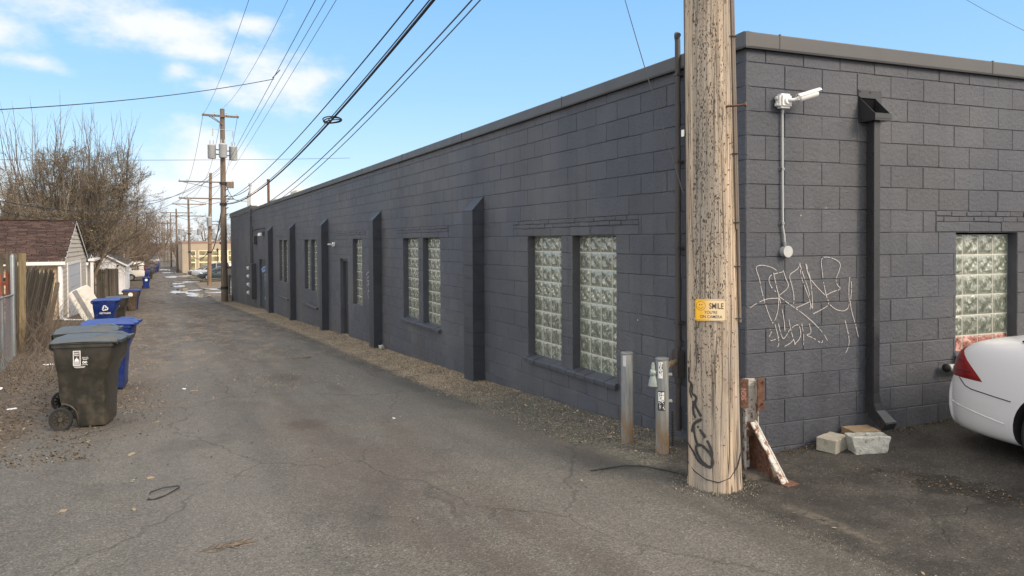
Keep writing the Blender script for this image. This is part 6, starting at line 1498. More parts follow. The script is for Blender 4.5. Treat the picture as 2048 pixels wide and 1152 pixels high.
picket_fence('wood_fence', 'sagging grey fence leaning towards the beige garage', (-7.75, 16.8), (-7.75, 22.6), 1.95, M_FENCE, seed=3, lean=.20, jit=.12)
picket_fence('wood_fence', 'red brown slatted fence at the far left edge', (-13.0, 15.2), (-7.3, 14.6), 1.85, M_RFENCE, w_=.05, gap=.03, seed=6)
def lean_board(x, y, rz, h, tilt, lab, ly=0):
    t = MB(); z = G(x, y); t.loft([[(-.07, s_, 0), (.07, s_, 0), (.07, s_, h - .05), (0.02, s_, h), (-.07, s_, h - .07)] for s_ in (-.012, .012)])
    o = t.build('loose_board', M_FENCE, None, loc=(x, y, z)); o.rotation_euler = (tilt, ly, rz); tag(o, lab, 'board', 'loose fence boards')
for i, (x, y, rz, h, ti, lab) in enumerate([(-8.10, 23.9, .3, 1.95, -.20, 'highest leaning fence board against the sagging fence'), (-8.0, 24.2, .2, 1.9, -.26, 'second leaning fence board against the sagging fence'), (-7.88, 24.5, .5, 1.85, -.22, 'third leaning fence board against the sagging fence'), (-7.78, 24.6, -.1, 1.65, -.28, 'fourth leaning fence board beside the garage wall'), (-7.80, 23.3, .1, 1.25, .12, 'short pale board propped nearest the blue bin'), (-7.62, 23.4, .3, 1.2, .12, 'short board propped slanting beside the pale one')]):
    lean_board(x, y, rz, h, ti, lab, (.16, .2, .24, .12, -.12, -.32)[i])
wp = MB(); wp.b2(-.065, .065, -.065, .065, -.1, 2.3); o = wp.build('wood_post', M_POST, None, loc=(-7.27, 15.6, G(-7.3, 15.6)), bevel=.008); o.rotation_euler = (0, .02, .4); tag(o, 'yellowed square wooden post beside the steel fence post', 'post')
cf = thing('chain_link_fence', 'chain link fence with steel end post at the left edge', 'fence', (-7.22, 14.3, G(-7.3, 14.3)))
m_ = MB(); m_.lathe([(.045, -.1), (.045, 2.18), (.03, 2.22), (.001, 2.24)], 18); m_.build('end_post', M_STEEL, cf, smooth=True)
fe = Vector((-6.55, 6.6, 0)) - Vector((-7.22, 14.3, 0)); Lf = fe.length; fd = fe / Lf; hf = 1.35
m_ = MB(); m_.tube([(0, 0, hf)] + [tuple(fd * u + UPV * (hf + G(-7, 14.3 + fd.y * u) - G(-7, 14.3))) for u in (2, 4, 6, Lf)], .02, 8); m_.build('top_rail', M_STEEL, cf, smooth=True)
m_ = MB(); u = -hf
def fz(u): return G(-7, 14.3 + fd.y * max(0, min(Lf, u))) - G(-7, 14.3)
while u < Lf:
    for s_ in (1, -1):
        pts = []
        for k in range(0, 10):
            v = hf * k / 9; uu = u + (v if s_ > 0 else hf - v)
            if 0 <= uu <= Lf: pts.append(tuple(fd * uu + UPV * (v + fz(uu)) + Vector((fd.y, -fd.x, 0)) * .003 * s_))
        if len(pts) > 1: m_.tube(pts, .0013, 3, caps=False)
    u += .075
m_.build('mesh', M_MESH, cf)
for u in (2.6, 5.2, Lf):
    m_ = MB(); p = fd * u; m_.cyl((p.x, p.y, fz(u) - .1), (p.x, p.y, fz(u) + hf + .03), .025, 10); m_.build('post', M_STEEL, cf, smooth=True)

# ================================================================== SHOP BEYOND THE LOT
zs_ = -2.6
sh = thing('shop', 'tan flat roofed shop building with large yellow framed windows past the far lot', 'building', (-1.3, 105.5, zs_))
m_ = MB(); m_.b2(0, 26, 0, 30, 0, 4.3); m_.build('wall', M_TANW, sh)
m_ = MB(); m_.b2(-.15, 26.15, -.12, .25, 4.301, 4.55); m_.b2(-.15, .2, .25, 30, 4.301, 4.55); m_.build('roof_edge', M_REDT, sh)
def sw(x0, x1, z0, z1):
    m = MB(); f = .085; m.b2(x0, x1, -.06, -.002, z0, z0 + f); m.b2(x0, x1, -.06, -.002, z1 - f, z1); m.b2(x0, x0 + f, -.059, -.002, z0 + f, z1 - f); m.b2(x1 - f, x1, -.059, -.002, z0 + f, z1 - f); w_ = m.build('window', M_WFRAME, sh)
    m = MB(); m.b2(x0 + f, x1 - f, -.03, -.003, z0 + f, z1 - f); m.build('pane', M_WINDOW, w_)
xs = [.7, 1.9, 2.1, 3.55, 3.57, 5.0, 5.02, 6.3, 6.32, 7.6]
for x0, x1 in ((.7, 1.75), (2.1, 3.5), (3.5, 4.9), (4.9, 6.0), (6.0, 7.4)):
    for z0, z1 in ((.25, 1.5), (1.5, 2.4), (2.4, 3.2)):
        if x0 == 3.5 and z0 < 1: continue
        sw(x0 + .004, x1 - .004, z0 + .004, z1 - .004)
m_ = MB(); m_.b2(3.7, 4.6, -.08, -.004, .05, 2.0 - .52); dr = m_.build('door', M_WFRAME, sh); m_ = MB(); m_.b2(3.85, 4.45, -.1, -.081, .2, 1.38); m_.build('pane', M_CGLASS, dr)
sl_ = thing('street_lamp', 'black lantern style lamp post before the tan shop', 'street lamp', (3.1, 102.5, G(3, 102)))
m_ = MB(); m_.lathe([(.12, 0), (.1, .3), (.05, .4), (.045, 2.8)], 12); m_.build('post', M_DOORK, sl_, smooth=True); m_ = MB(); m_.lathe([(.05, 2.8), (.16, 3.1), (.2, 3.12), (.03, 3.35), (.01, 3.45)], 8); m_.build('lantern', M_DOORK, sl_)
ns = thing('parking_sign', 'small reddish and grey notice sign behind the tallest distant pole', 'sign', (-.12, 47.4, G(0, 47.4)))
m_ = MB(); m_.cyl((0, 0, 0), (0, 0, 2.35), .03, 8); m_.build('post', M_STEEL, ns)
m_ = MB(); m_.b2(-.22, .28, -.045, -.03, 1.7, 2.3); m_.build('plate', varied('faded_sign', (.36, .33, .30), .6), ns); m_ = MB(); m_.b2(-.2, .26, -.052, -.046, 2.14, 2.28); m_.build('plate_band', varied('sign_red', (.30, .08, .06), .6), ns)
ubx = thing('utility_box', 'narrow grey upright box between the tallest pole and the building', 'box', (-.28, 47.9, G(0, 47.9)))
m_ = MB(); m_.b2(-.02, .35, -.2, .2, 0, 1.9); m_.build('housing', varied('grey_board', (.11, .11, .11), .7), ubx, bevel=.02); m_ = MB(); m_.b2(.05, .28, -.215, -.2, .3, 1.7); m_.build('door', M_STEEL, ubx)
cbk = MB(); cbk.b2(-.18, .18, -.2, .2, 0, .42); o = cbk.build('concrete_block', M_CONC, None, loc=(-.22, 45.6, G(-.2, 45.6)), bevel=.02); tag(o, 'pale concrete block at the foot of the tallest distant pole', 'concrete')

# ================================================================== TREES
def tube_fast(V, F, P, R, n):
    o = len(V); up = None
    for i, p in enumerate(P):
        d = P[min(i + 1, len(P) - 1)] - P[max(i - 1, 0)]
        if d.length < 1e-9: d = Vector((0, 0, 1))
        d.normalize()
        up = d.orthogonal().normalized() if up is None else (up - d * up.dot(d)).normalized()
        s_ = d.cross(up)
        for k in range(n):
            a = 2 * pi * k / n; V.append(p + (up * cos(a) + s_ * sin(a)) * R[i])
    for i in range(len(P) - 1):
        for k in range(n):
            a = o + i * n + k; b = o + i * n + (k + 1) % n; F.append((a, b, b + n, a + n))
def mk(name, V, F, mat, parent=None):
    me = bpy.data.meshes.new(name); me.from_pydata(V, [], F); me.materials.append(mat)
    o = bpy.data.objects.new(name, me); COL.objects.link(o)
    if parent: o.parent = parent
    return o
def bare_tree(name, lab, x, y, H, seed, stems=3, spread=.35, kids=(9, 7, 6, 5), ang=(35, 60), shoots=0, shoot_len=3.0, mtw=None, up=.25, lenf=(.42, .55, .5, .45), r0=.2, buds=0, low=.22, grp='bare trees behind the garages', tw_r=.008, droop=0):
    rs = random.Random(seed); z0 = G(x, y)
    t = thing(name, lab, 'tree', (x, y, z0), 0, grp)
    VT, FT, VC, FC, VB, FB = [], [], [], [], [], []
    def rnd_dir(d, a):
        o = d.orthogonal().normalized(); o = Matrix.Rotation(rs.uniform(0, 2 * pi), 3, d) @ o
        return (d * cos(a) + o * sin(a)).normalized()
    def grow(p, d, L, r, lvl):
        n = (10, 7, 5, 4, 3)[min(lvl, 4)]; P = [p]; R = [r]; D = [d]
        for i in range(n):
            d = (d + Vector((rs.gauss(0, 1), rs.gauss(0, 1), rs.gauss(0, 1))) * (.07 if lvl == 0 else .12) + Vector((0, 0, up * (.12 if lvl else .1) - droop * (lvl > 1) * .1))).normalized()
            p = p + d * (L / n); P.append(p); D.append(d); R.append(max(tw_r * .5, r * (1 - .85 * (i + 1) / n)))
        if lvl < 2: tube_fast(VT, FT, P, R, 6 if lvl == 0 else 4)
        else: tube_fast(VC, FC, P, R, 3)
        if lvl >= len(kids):
            if buds and rs.random() < buds:
                for q in (1, 2):
                    c = P[-1] + Vector((rs.gauss(0, .06), rs.gauss(0, .06), rs.gauss(0, .06))); s_ = rs.uniform(.012, .03); a = Vector((rs.gauss(0, 1), rs.gauss(0, 1), rs.gauss(0, 1))).normalized() * s_; b = a.orthogonal().normalized() * s_
                    o = len(VB); VB.extend([c - a, c - b, c + a, c + b]); FB.append((o, o + 1, o + 2, o + 3))
            return
        nk = kids[lvl]
        for k in range(nk):
            f = (low if lvl == 0 else .15) + (1 - (low if lvl == 0 else .15)) * (k + rs.random()) / nk
            i = min(n - 1, int(f * n)); q = P[i].lerp(P[i + 1], f * n - i)
            dd = rnd_dir(D[i], radians(rs.uniform(*ang)))
            grow(q, dd, L * lenf[min(lvl, 3)] * (1.15 - .55 * f) * rs.uniform(.75, 1.2), max(tw_r, R[i] * .5), lvl + 1)
    for s_ in range(stems):
        a = 2 * pi * (s_ + rs.random() * .6) / stems; d = Vector((cos(a) * spread, sin(a) * spread, 1)).normalized()
        grow(Vector((cos(a) * .15 * (stems > 1), sin(a) * .15 * (stems > 1), -.2)), d, H * rs.uniform(.85, 1.0), r0, 0)
    base = [v.copy() for v in VT]
    for k in range(shoots):
        q = base[int(rs.uniform(.25, 1) * (len(base) - 1))]
        if q.z < H * .5 or q.z > H * .92: continue
        d = Vector((rs.gauss(0, .12) + q.x * .04, rs.gauss(0, .12), 1)).normalized(); L = shoot_len * rs.uniform(.45, 1.1); P = [q]; R = [.028]
        for i in range(6): d = (d + Vector((rs.gauss(0, .05), rs.gauss(0, .05), .05))).normalized(); P.append(P[-1] + d * L / 6); R.append(.028 * (1 - .8 * (i + 1) / 6))
        tube_fast(VC, FC, P, R, 3)
        for i in range(2, 6):
            for j in range(1):
                e = (d + Vector((rs.gauss(0, .35), rs.gauss(0, .35), .1))).normalized(); tube_fast(VC, FC, [P[i], P[i] + e * L * .14, P[i] + e * L * .24 + Vector((0, 0, .05))], [.009, .007, .004], 3)
    mk('trunk', VT, FT, M_BARK, t); mk('crown', VC, FC, mtw or M_TWIG, t)
    if VB: mk('dry_leaves', VB, FB, M_BUD, t)
    return t
ta = bare_tree('bare_tree', 'tall many stemmed bare tree with straight upright shoots behind the brown garage roof', -8.9, 47, 9.0, 11, stems=8, spread=.36, kids=(11, 8, 6, 4), shoots=230, shoot_len=4.6, ang=(25, 55), r0=.12, up=.38, low=.28, buds=.5, tw_r=.011)
bare_tree('bare_tree', 'leaning bare tree with forked pale trunks between the shed and the white garage', -9.0, 53, 8.0, 23, stems=3, spread=.5, kids=(10, 8, 6, 4), r0=.16, ang=(30, 65), buds=.2)
tb = bare_tree('bare_tree', 'wide dense bare tree at the left edge of the view', -15.5, 52, 8.0, 5, stems=4, spread=.55, kids=(10, 9, 6, 4), r0=.24, buds=.6, ang=(30, 60))
tc_ = bare_tree('bare_tree', 'broad dense bare tree with olive tips behind the tall shoots', -12.5, 60, 10.2, 8, stems=4, spread=.42, kids=(10, 8, 6, 4), r0=.22, buds=.6)
td = bare_tree('bare_tree', 'russet twigged bare tree beside the alley behind the white garage', -8.3, 78, 10.2, 31, stems=3, spread=.4, kids=(10, 8, 6, 4), mtw=M_TWIGR, r0=.22, low=.12, ang=(30, 65))
def tdup(src, x, y, rz, s, lab): 
    c = dup(src, (x, y, G(x, y)), rz, lab, scale=(s, s, s)); return c
tdup(tc_, -10.5, 68, 2.1, .95, 'dense bare tree standing just behind the white garage roof')
tdup(td, -7.6, 98, 1.0, .95, 'russet bare tree overhanging the cream van')
tdup(td, -9.5, 110, 2.6, 1.05, 'second russet bare tree beyond the cream van')
tdup(td, -7.8, 128, 4.0, .95, 'third russet bare tree farther down the alley')
tdup(tc_, -16, 85, .7, 1.15, 'broad bare tree deep in the yards behind the garages')
tdup(tb, -20, 70, 3.0, 1.0, 'large bare tree far left above the brown roof')
tdup(tb, -22, 95, 1.3, 1.1, 'pale bare tree behind the houses')
tdup(tc_, -14, 130, 2.2, 1.1, 'bare tree in the distance left of the alley')
tdup(td, -7.2, 155, .4, .95, 'distant russet bare tree left of the alley end')
tdup(td, -8.5, 185, 1.9, 1.1, 'far bare tree near the left end of the alley')
tdup(tc_, 6, 165, .4, .95, 'bare tree top showing over the left half of the tan shop')
tdup(tb, 13, 170, .9, .95, 'bare tree top showing over the right half of the tan shop')
tdup(tc_, 0, 180, 3.4, .8, 'bare tree standing behind the tan shop corner')
tdup(td, -3.0, 250, 3.0, 1.3, 'bare tree closing the far end of the alley')
def evergreen(x, y, H, lab, seed, r=.32):
    rs = random.Random(seed); t = thing('evergreen_tree', lab, 'tree', (x, y, G(x, y)), 0, 'evergreens in the yards')
    V, F = [], []; tube_fast(V, F, [Vector((0, 0, -.2)), Vector((0, 0, H))], [.2, .02], 8); mk('trunk', V, F, M_BARK, t); V, F = [], []
    for k in range(9000):
        h = rs.random() ** .8; rr = H * r * (1 - h) * rs.uniform(.35, 1) * (1 + .3 * sin(h * 40)); a = rs.uniform(0, 2 * pi); c = Vector((rr * cos(a), rr * sin(a), .8 + h * (H - .8) - rr * .25))
        d = Vector((cos(a), sin(a), rs.uniform(-.5, .3))).normalized() * rs.uniform(.08, .2); b = d.orthogonal().normalized() * .03; b = Matrix.Rotation(rs.uniform(0, 6.28), 3, d.normalized()) @ b; o = len(V); V.extend([c - d - b, c - d + b, c + d]); F.append((o, o + 1, o + 2))
    mk('crown', V, F, M_CONIF, t)
tdup(tb, -10.0, 64, 1.2, 1.0, 'thick bare tree between the shed roof and the white garage')
tdup(td, -11.5, 72, 5.0, 1.1, 'russet tinged bare tree above the white garage roof')
tdup(td, -7.3, 88, 3.3, .9, 'bare tree with low branches by the cream van')
evergreen(-18.5, 62, 9.4, 'dark evergreen rising behind the brown roof at the left edge', 4, .26)
evergreen(-15.2, 66, 8.6, 'dark evergreen right of the left edge one, among bare trees', 6, .24)
evergreen(-6.9, 118, 3.6, 'small narrow evergreen beside the far blue bins', 9, .2)
# far-off wood closing the horizon
V, F = [], []; rs = random.Random(77)
for k in range(15000):
    side = rs.random()
    if side < .45: x, y = rs.uniform(-140, -14), rs.uniform(140, 260)
    elif side < .9: x, y = rs.uniform(14, 260), rs.uniform(190, 300)
    else: x, y = rs.uniform(-18, 16), rs.uniform(290, 340)
    h = 6 + 4.5 * mnoise.noise(Vector((x * .08, y * .05, 0))); z = G(x, y) + rs.uniform(0, 1) ** .8 * h; d = Vector((rs.gauss(0, .5), rs.gauss(0, .5), 1)).normalized() * rs.uniform(.5, 1.6); s_ = Vector((1, 0, 0)) * rs.uniform(.02, .06)
    c = Vector((x, y, z)); o = len(V); V.extend([c - s_, c + s_, c + d]); F.append((o, o + 1, o + 2))
tag(mk('distant_woods', V, F, M_TWIGR), 'brownish bare treetops along the horizon', 'woods', kind='stuff')

# ================================================================== DRY STEMS, LITTER, GRIT, PUDDLES
def twig_clump(name, lab, x, y, n, h, sp, seed):
    rs = random.Random(seed); V, F = [], []
    for k in range(n):
        p = Vector((rs.gauss(0, sp), rs.gauss(0, sp), 0)); d = Vector((rs.gauss(0, .35), rs.gauss(0, .35), 1)).normalized(); P = [p]; L = h * rs.uniform(.4, 1.1)
        for i in range(4): d = (d + Vector((rs.gauss(0, .18), rs.gauss(0, .18), -.06))).normalized(); P.append(P[-1] + d * L / 4)
        tube_fast(V, F, P, [.006, .005, .004, .003, .002], 3)
        if rs.random() < .6: e = (d + Vector((rs.gauss(0, .7), rs.gauss(0, .7), 0))).normalized(); tube_fast(V, F, [P[2], P[2] + e * L * .3], [.003, .002], 3)
    o = mk(name, V, F, M_TWIG); o.location = (x, y, G(x, y)); tag(o, lab, 'shrub', 'dry weeds along the fences')
twig_clump('dry_weeds', 'tangle of dry tan stems around the yellowed fence post', -7.15, 15.2, 90, 1.5, .35, 1)
twig_clump('dry_weeds', 'dry weeds at the foot of the chain link fence', -6.9, 10.5, 90, .7, .5, 2)
twig_clump('dry_weeds', 'dry stems before the sagging grey fence', -7.3, 18.5, 90, 1.6, .5, 3)
twig_clump('dry_weeds', 'low dry stems between the sagging fence and the blue bin', -6.9, 21, 60, .8, .6, 4)
def litter(name, N, region, size, mat, lab, flat=.35, seed=1, thick=False):
    rs = random.Random(seed); V, F = [], []; c = 0; tries = 0
    while c < N and tries < N * 8:
        tries += 1; x, y = region(rs)
        if x is None: continue
        z = GH(x, y) + rs.uniform(.003, .012); s_ = rs.uniform(*size); a = rs.uniform(0, 2 * pi); e = rs.uniform(.35, .9)
        u = Vector((cos(a), sin(a), rs.gauss(0, flat))) * s_; v = Vector((-sin(a) * e, cos(a) * e, rs.gauss(0, flat))) * s_; p = Vector((x, y, z)); o = len(V)
        if thick:
            w_ = Vector((0, 0, s_ * rs.uniform(.35, .7))); q = [p - u, p - v, p + u * .8, p + v * .9]; V.extend([k - w_ * .3 for k in q] + [k * 1 + w_ - (k - p) * .3 for k in q])
            F.extend([(o, o + 1, o + 5, o + 4), (o + 1, o + 2, o + 6, o + 5), (o + 2, o + 3, o + 7, o + 6), (o + 3, o, o + 4, o + 7), (o + 4, o + 5, o + 6, o + 7)])
        else:
            V.extend([p - u, p - v * .8 + UPV * s_ * .1, p + u, p + v]); F.append((o, o + 1, o + 2, o + 3))
        c += 1
    tag(mk(name, V, F, mat), lab, 'litter', kind='stuff')
def yard(rs):
    y = 3.2 + 34 * rs.random() ** 1.6; x = rs.uniform(-9.2, -5.0)
    if mnoise.noise(Vector((x * 1.2, y * .8, 1))) < -.25 and rs.random() < .7: return None, None
    if x > -5.7 and rs.random() < .6: return None, None
    return x, y
litter('leaf_litter', 34000, yard, (.005, .019), M_LITTER, 'brown dead leaves and bark over the strip by the left fences')
def strip(rs):
    y = 1.2 + 38 * rs.random() ** 1.5; x = -abs(rs.gauss(0, .45)) - .02
    if x < -1.1: return None, None
    if y < 4.3 and rs.random() < .65: return None, None
    return x, y
litter('wall_litter', 12000, strip, (.005, .016), M_STRAW, 'tan leaf scraps along the foot of the alley wall', seed=2)
litter('gravel', 22000, lambda rs: (lambda y, x: (x, y) if x > -.98 and not (y < .9 + (-x) * .25) else (None, None))(.8 + 26 * rs.random() ** 1.7, -rs.random() ** .9 * 1.0), (.003, .008), M_PEB, 'loose gravel strip along the alley wall', seed=3, thick=True)
def alley(rs):
    y = -3.4 + 36 * rs.random() ** 1.8; x = rs.uniform(-6, -.3)
    k = mnoise.noise(Vector((x * .9, y * .5, 8)))
    if k < .05 and rs.random() < .85: return None, None
    return x, y
litter('road_grit', 5200, alley, (.0015, .0042), M_PEB2, 'small stones scattered on the alley asphalt', seed=4, thick=True)
litter('scattered_leaves', 330, alley, (.006, .022), M_STRAW, 'a few dead leaves scattered over the alley', seed=5, flat=.2)
def hollow(rs):
    a, b = rs.gauss(0, .42), rs.gauss(0, .10); return .74 - .32 * a + .95 * b, -1.38 + .95 * a + .32 * b
litter('lot_leaves', 1100, hollow, (.003, .010), M_LITTER, 'damp leaves in the dark hollow of the lot beside the white car', seed=6, flat=.2)
litter('lot_grit', 1300, lambda rs: (rs.uniform(-1.2, 3.4), rs.uniform(-3.2, .1)), (.001, .0028), M_PEB2, 'fine grit over the dark asphalt of the lot', seed=7, thick=True)
litter('seam_gravel', 1800, lambda rs: (rs.gauss(-.86, .07), rs.uniform(-3.0, -.5)), (.0015, .0045), M_PEB, 'pale grit along the seam between alley and lot', seed=8, thick=True)
M_TANLEAF = varied('tan_leaf', (.25, .20, .135), .85, 0, .25, 30, .3, 60)
# single scraps one can point at
def scrap(name, lab, cat, x, y, pts, th, mat, rz=0):
    m = MB(); z = GH(x, y); n = len(pts)
    m.loft([[(a, b, .002 + .25 * th * math.sin(i * 2.1)) for i, (a, b) in enumerate(pts)], [(a * .96, b * .96, th + .4 * th * math.sin(i * 2.1)) for i, (a, b) in enumerate(pts)]])
    o = m.build(name, mat, None, loc=(x, y, z)); o.rotation_euler = (0, 0, rz); return tag(o, lab, cat)
def blob(r0, r1, n, seed):
    rs = random.Random(seed); return [(r0 * cos(2 * pi * k / n) * rs.uniform(.6, 1.15), r1 * sin(2 * pi * k / n) * rs.uniform(.6, 1.15)) for k in range(n)]
m_ = MB(); P_ = [(-.09, .0), (-.085, .025), (.0, .085), (.10, .08), (.115, .055), (.11, .03), (.02, -.10), (-.045, -.15), (-.075, -.155), (-.10, -.14), (-.098, -.10)]
m_.tube([(a, b, .012) for a, b in P_], [.0052 + .002 * math.sin(i * 3) for i in range(len(P_))], 6); o = m_.build('bent_rubber_strip', M_BLACK, None, smooth=True, loc=(-4.36, 1.62, GH(-4.36, 1.6))); tag(o, 'bent black rubber strip lying on the lower left asphalt', 'strip')
m_ = MB(); rs = random.Random(4)
for k in range(60):
    a = rs.gauss(0, .075); b = rs.gauss(0, .018) * (1 + 1.5 * abs(a)) + .1 * a; m_.bar((a, b, .004), (a + rs.uniform(.02, .09), b + rs.gauss(0, .02), .006 + rs.uniform(0, .012)), .004, .003)
o = m_.build('bark_scraps', M_TWIG, None, loc=(-4.02, .22, GH(-4.0, .2))); tag(o, 'splintered brown bark scraps at the bottom edge of the view', 'bark')
m_ = MB()
for k in range(9):
    a = rs.uniform(-.2, .15); b = rs.gauss(0, .02); m_.bar((a, b, .01), (a + rs.uniform(.08, .22), b + rs.gauss(0, .02), .015), .018, .012)
o = m_.build('wood_scraps', M_BARK, None, loc=(-1.95, 9.9, GH(-1.95, 9.9))); tag(o, 'dark wood scraps on the asphalt in front of the second pilaster', 'wood')
for i, (x, y, r0, r1, mat, lab) in enumerate([(-3.92, 6.9, .09, .05, M_LITTER, 'flattened tan leaf in the middle of the alley'), (-4.62, 3.15, .08, .04, M_LITTER, 'pale curled leaf below the dark bin'), (-4.45, 2.15, .05, .03, M_LITTER, 'small reddish leaf left of the bent rubber strip'), (-5.0, 1.55, .05, .03, M_LITTER, 'rust coloured leaf near the left edge'), (-4.55, 1.3, .045, .02, M_LITTER, 'thin tan leaf below the rubber strip'),
        (-6.1, 6.8, .10, .06, M_WHITEP, 'scrap of white paper on the leafy strip beside the bins'), (-6.6, 9.0, .22, .07, M_WHITEP, 'flattened pale plastic sheet on the leafy strip'), (-6.3, 12.0, .2, .09, M_WHITEP, 'whitish plastic scrap farther back on the leafy strip'), (-6.35, 5.9, .1, .07, M_WHITE, 'crumpled white tissue near the left bin wheel'),
        (-4.05, 7.2, .06, .03, M_WHITEP, 'tiny white paper scrap right of the front bins'), (-4.4, 4.75, .05, .025, M_LITTER, 'thin dry leaf beside the front bin foot'), (-2.02, 3.3, .04, .02, M_WHITEP, 'small white flake on the alley before the gravel'), (-.36, -.02, .05, .03, M_CONC, 'pale stone chip left of the big pole'), (.42, .0, .025, .02, M_WHITE, 'white paint chip by the corner guard')]):
    mat = mat
    scrap('leaf' if mat is M_LITTER else 'scrap', lab, 'leaf' if mat is M_LITTER else 'scrap', x, y, blob(r0 * .72, r1 * .72, 9, i + 3), .008, M_TANLEAF if mat is M_LITTER else mat, i * 1.3)
# melt water and thin ice on the far alley
def sheet(name, test, x0, x1, y0, y1, sx, sy, mat, lift, lab=None):
    V, F = [], []; idx = {}
    nx_, ny_ = int((x1 - x0) / sx), int((y1 - y0) / sy)
    for j in range(ny_):
        for i in range(nx_):
            x, y = x0 + (i + .5) * sx, y0 + (j + .5) * sy
            if not test(x, y): continue
            q = []
            for a, b in ((i, j), (i + 1, j), (i + 1, j + 1), (i, j + 1)):
                if (a, b) not in idx: X, Y = x0 + a * sx, y0 + b * sy; idx[(a, b)] = len(V); V.append(Vector((X, Y, GHf(X, Y) + lift)))
                q.append(idx[(a, b)])
            F.append(tuple(q))
    if F: tag(mk(name, V, F, mat), kind='structure')
def GHf(x, y):
    return (GH(x, y) if y < 60 else G(x, y)) + .012
def pn(x, y, s_=1): return mnoise.noise(Vector((x * .55 * s_, y * .16 * s_, 4.2)))
def near(x, y, cx, cy, rx, ry): return ((x - cx) / rx) ** 2 + ((y - cy) / ry) ** 2
wet = [(-1.6, 53.8, .8, 2.6), (-2.4, 58.5, 1.2, 2.2), (-2.7, 67, .7, 7), (-.6, 57, 1.8, 1.2), (-2.9, 75, .8, 2.5), (-1.2, 61.5, 2.2, 1.2), (-3.0, 92, 1.0, 3), (-1.4, 78, 1.4, 1.6), (-3.4, 120, 1.2, 5), (.8, 63, 1.8, 1.2), (-1.8, 94, 1.8, 1.6), (-2.8, 108, 1.4, 2)]
sheet('puddle', lambda x, y: min(near(x, y, *w_) for w_ in wet) + 1.6 * pn(x, y, 2.2) < .42, -5, 3, 50, 130, .08, .22, M_WATER, .004)
sheet('ice_patch', lambda x, y: min(near(x, y, *w_) for w_ in wet) + 1.7 * pn(x + 3, y, 1.7) < .36, -5, 3, 50, 130, .08, .22, M_ICE, .010)

# debris swept against things, dirt at contacts
def around(cx, cy, r0, r1): 
    def f(rs):
        a = rs.uniform(0, 2 * pi); r = r0 + (r1 - r0) * rs.random() ** 1.8; return cx + r * cos(a), cy + r * sin(a)
    return f
litter('pole_foot_debris', 900, around(PC.x, PC.y, .195, .34), (.002, .008), M_PEB, 'grit and splinters gathered round the foot of the big pole', seed=11, thick=True)
litter('bollard_debris', 500, lambda rs: (rs.gauss(-.46, .13), rs.gauss(.72, .3)), (.002, .008), M_PEB, 'grit around the two bollards', seed=12, thick=True)
def wall_foot(rs):
    u = rs.uniform(.3, 5); p = RWP(u, .01 + abs(rs.gauss(0, .07)), 0); return p.x, p.y
litter('wall_foot_debris', 2600, wall_foot, (.002, .009), M_LITTER, 'leaf crumbs and grit along the foot of the end wall', seed=13)
litter('bin_debris', 1500, lambda rs: (rs.gauss(-5.05, .55), rs.gauss(5.6, 1.4)), (.003, .013), M_LITTER, 'leaf scraps gathered round the wheeled bins', seed=14)
litter('alley_straw', 6000, lambda rs: (lambda x, y: (x, y) if mnoise.noise(Vector((x * 1.5, y * .5, 5))) > -.05 else (None, None))(rs.gauss(-2.6, .7), 6 + 32 * rs.random() ** 1.2), (.004, .012), M_STRAW, 'straw and leaf crumbs along the crown of the alley', seed=15)
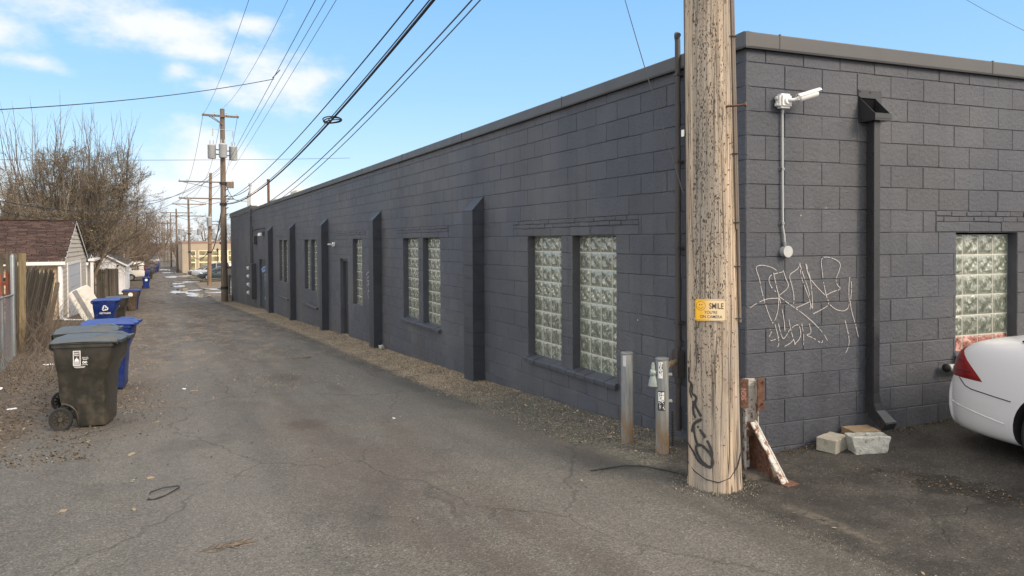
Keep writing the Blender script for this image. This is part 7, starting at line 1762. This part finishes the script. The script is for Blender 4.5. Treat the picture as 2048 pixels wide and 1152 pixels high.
# a part whose mesh holds several separate pieces becomes several parts
def split_pieces(o, tol=.021):
    me = o.data; n = len(me.vertices)
    if n > 6000: return
    par = list(range(n))
    def find(a):
        while par[a] != a: par[a] = par[par[a]]; a = par[a]
        return a
    for e in me.edges:
        a, b = find(e.vertices[0]), find(e.vertices[1])
        if a != b: par[a] = b
    comp = {}
    for i in range(n): comp.setdefault(find(i), []).append(i)
    cs = list(comp.values())
    if not 2 <= len(cs) <= 90: return
    bb = []
    for c in cs:
        P = [me.vertices[i].co for i in c]; bb.append([[min(p[k] for p in P) for k in range(3)], [max(p[k] for p in P) for k in range(3)]])
    grp = list(range(len(cs)))
    def gf(a):
        while grp[a] != a: a = grp[a]
        return a
    for i in range(len(cs)):
        for j in range(i):
            if all(bb[i][0][k] - bb[j][1][k] < tol and bb[j][0][k] - bb[i][1][k] < tol for k in range(3)): grp[gf(i)] = gf(j)
    sets = {}
    for i in range(len(cs)): sets.setdefault(gf(i), []).extend(cs[i])
    if len(sets) < 2: return
    groups = list(sets.values()); owner = {}
    for gi, vs in enumerate(groups):
        for v in vs: owner[v] = gi
    F = [[] for _ in groups]
    for p in me.polygons: F[owner[p.vertices[0]]].append(p)
    base = o.name.split('.')[0]
    for gi, vs in enumerate(groups):
        idx = {v: k for k, v in enumerate(vs)}; m2 = bpy.data.meshes.new(base); m2.from_pydata([me.vertices[v].co.copy() for v in vs], [], [tuple(idx[v] for v in p.vertices) for p in F[gi]])
        for mt_ in me.materials: m2.materials.append(mt_)
        m2.polygons.foreach_set('use_smooth', [p.use_smooth for p in F[gi]]); m2.polygons.foreach_set('material_index', [p.material_index for p in F[gi]])
        if gi == 0: first = m2
        else:
            c = o.copy(); c.data = m2; COL.objects.link(c)
    o.data = first
NAMES = {'bracket', 'flange_plate', 'latch', 'coupling', 'conduit_strap', 'insulator', 'cable_clamp', 'bolt', 'screw', 'lamp', 'staple', 'rubber_fitting', 'mirror', 'fuse_cutout', 'porch_post', 'door_handle', 'handle', 'rear_window', 'sticker_print', 'rail', 'headlight'}
for o in [o for o in list(SC.objects) if o.type == 'MESH' and o.parent and o.name.split('.')[0] in NAMES and not o.children]: split_pieces(o)

left_verge = litter('verge_leaves', 9000, lambda rs: (lambda x, y: (x, y) if mnoise.noise(Vector((x * 1.1, y * .6, 2))) > -.15 else (None, None))(-5.4 + abs(rs.gauss(0, .65)), 5.5 + 28 * rs.random() ** 1.3), (.003, .012), M_STRAW, 'leaf crumbs thinning out over the left side of the alley', seed=16)
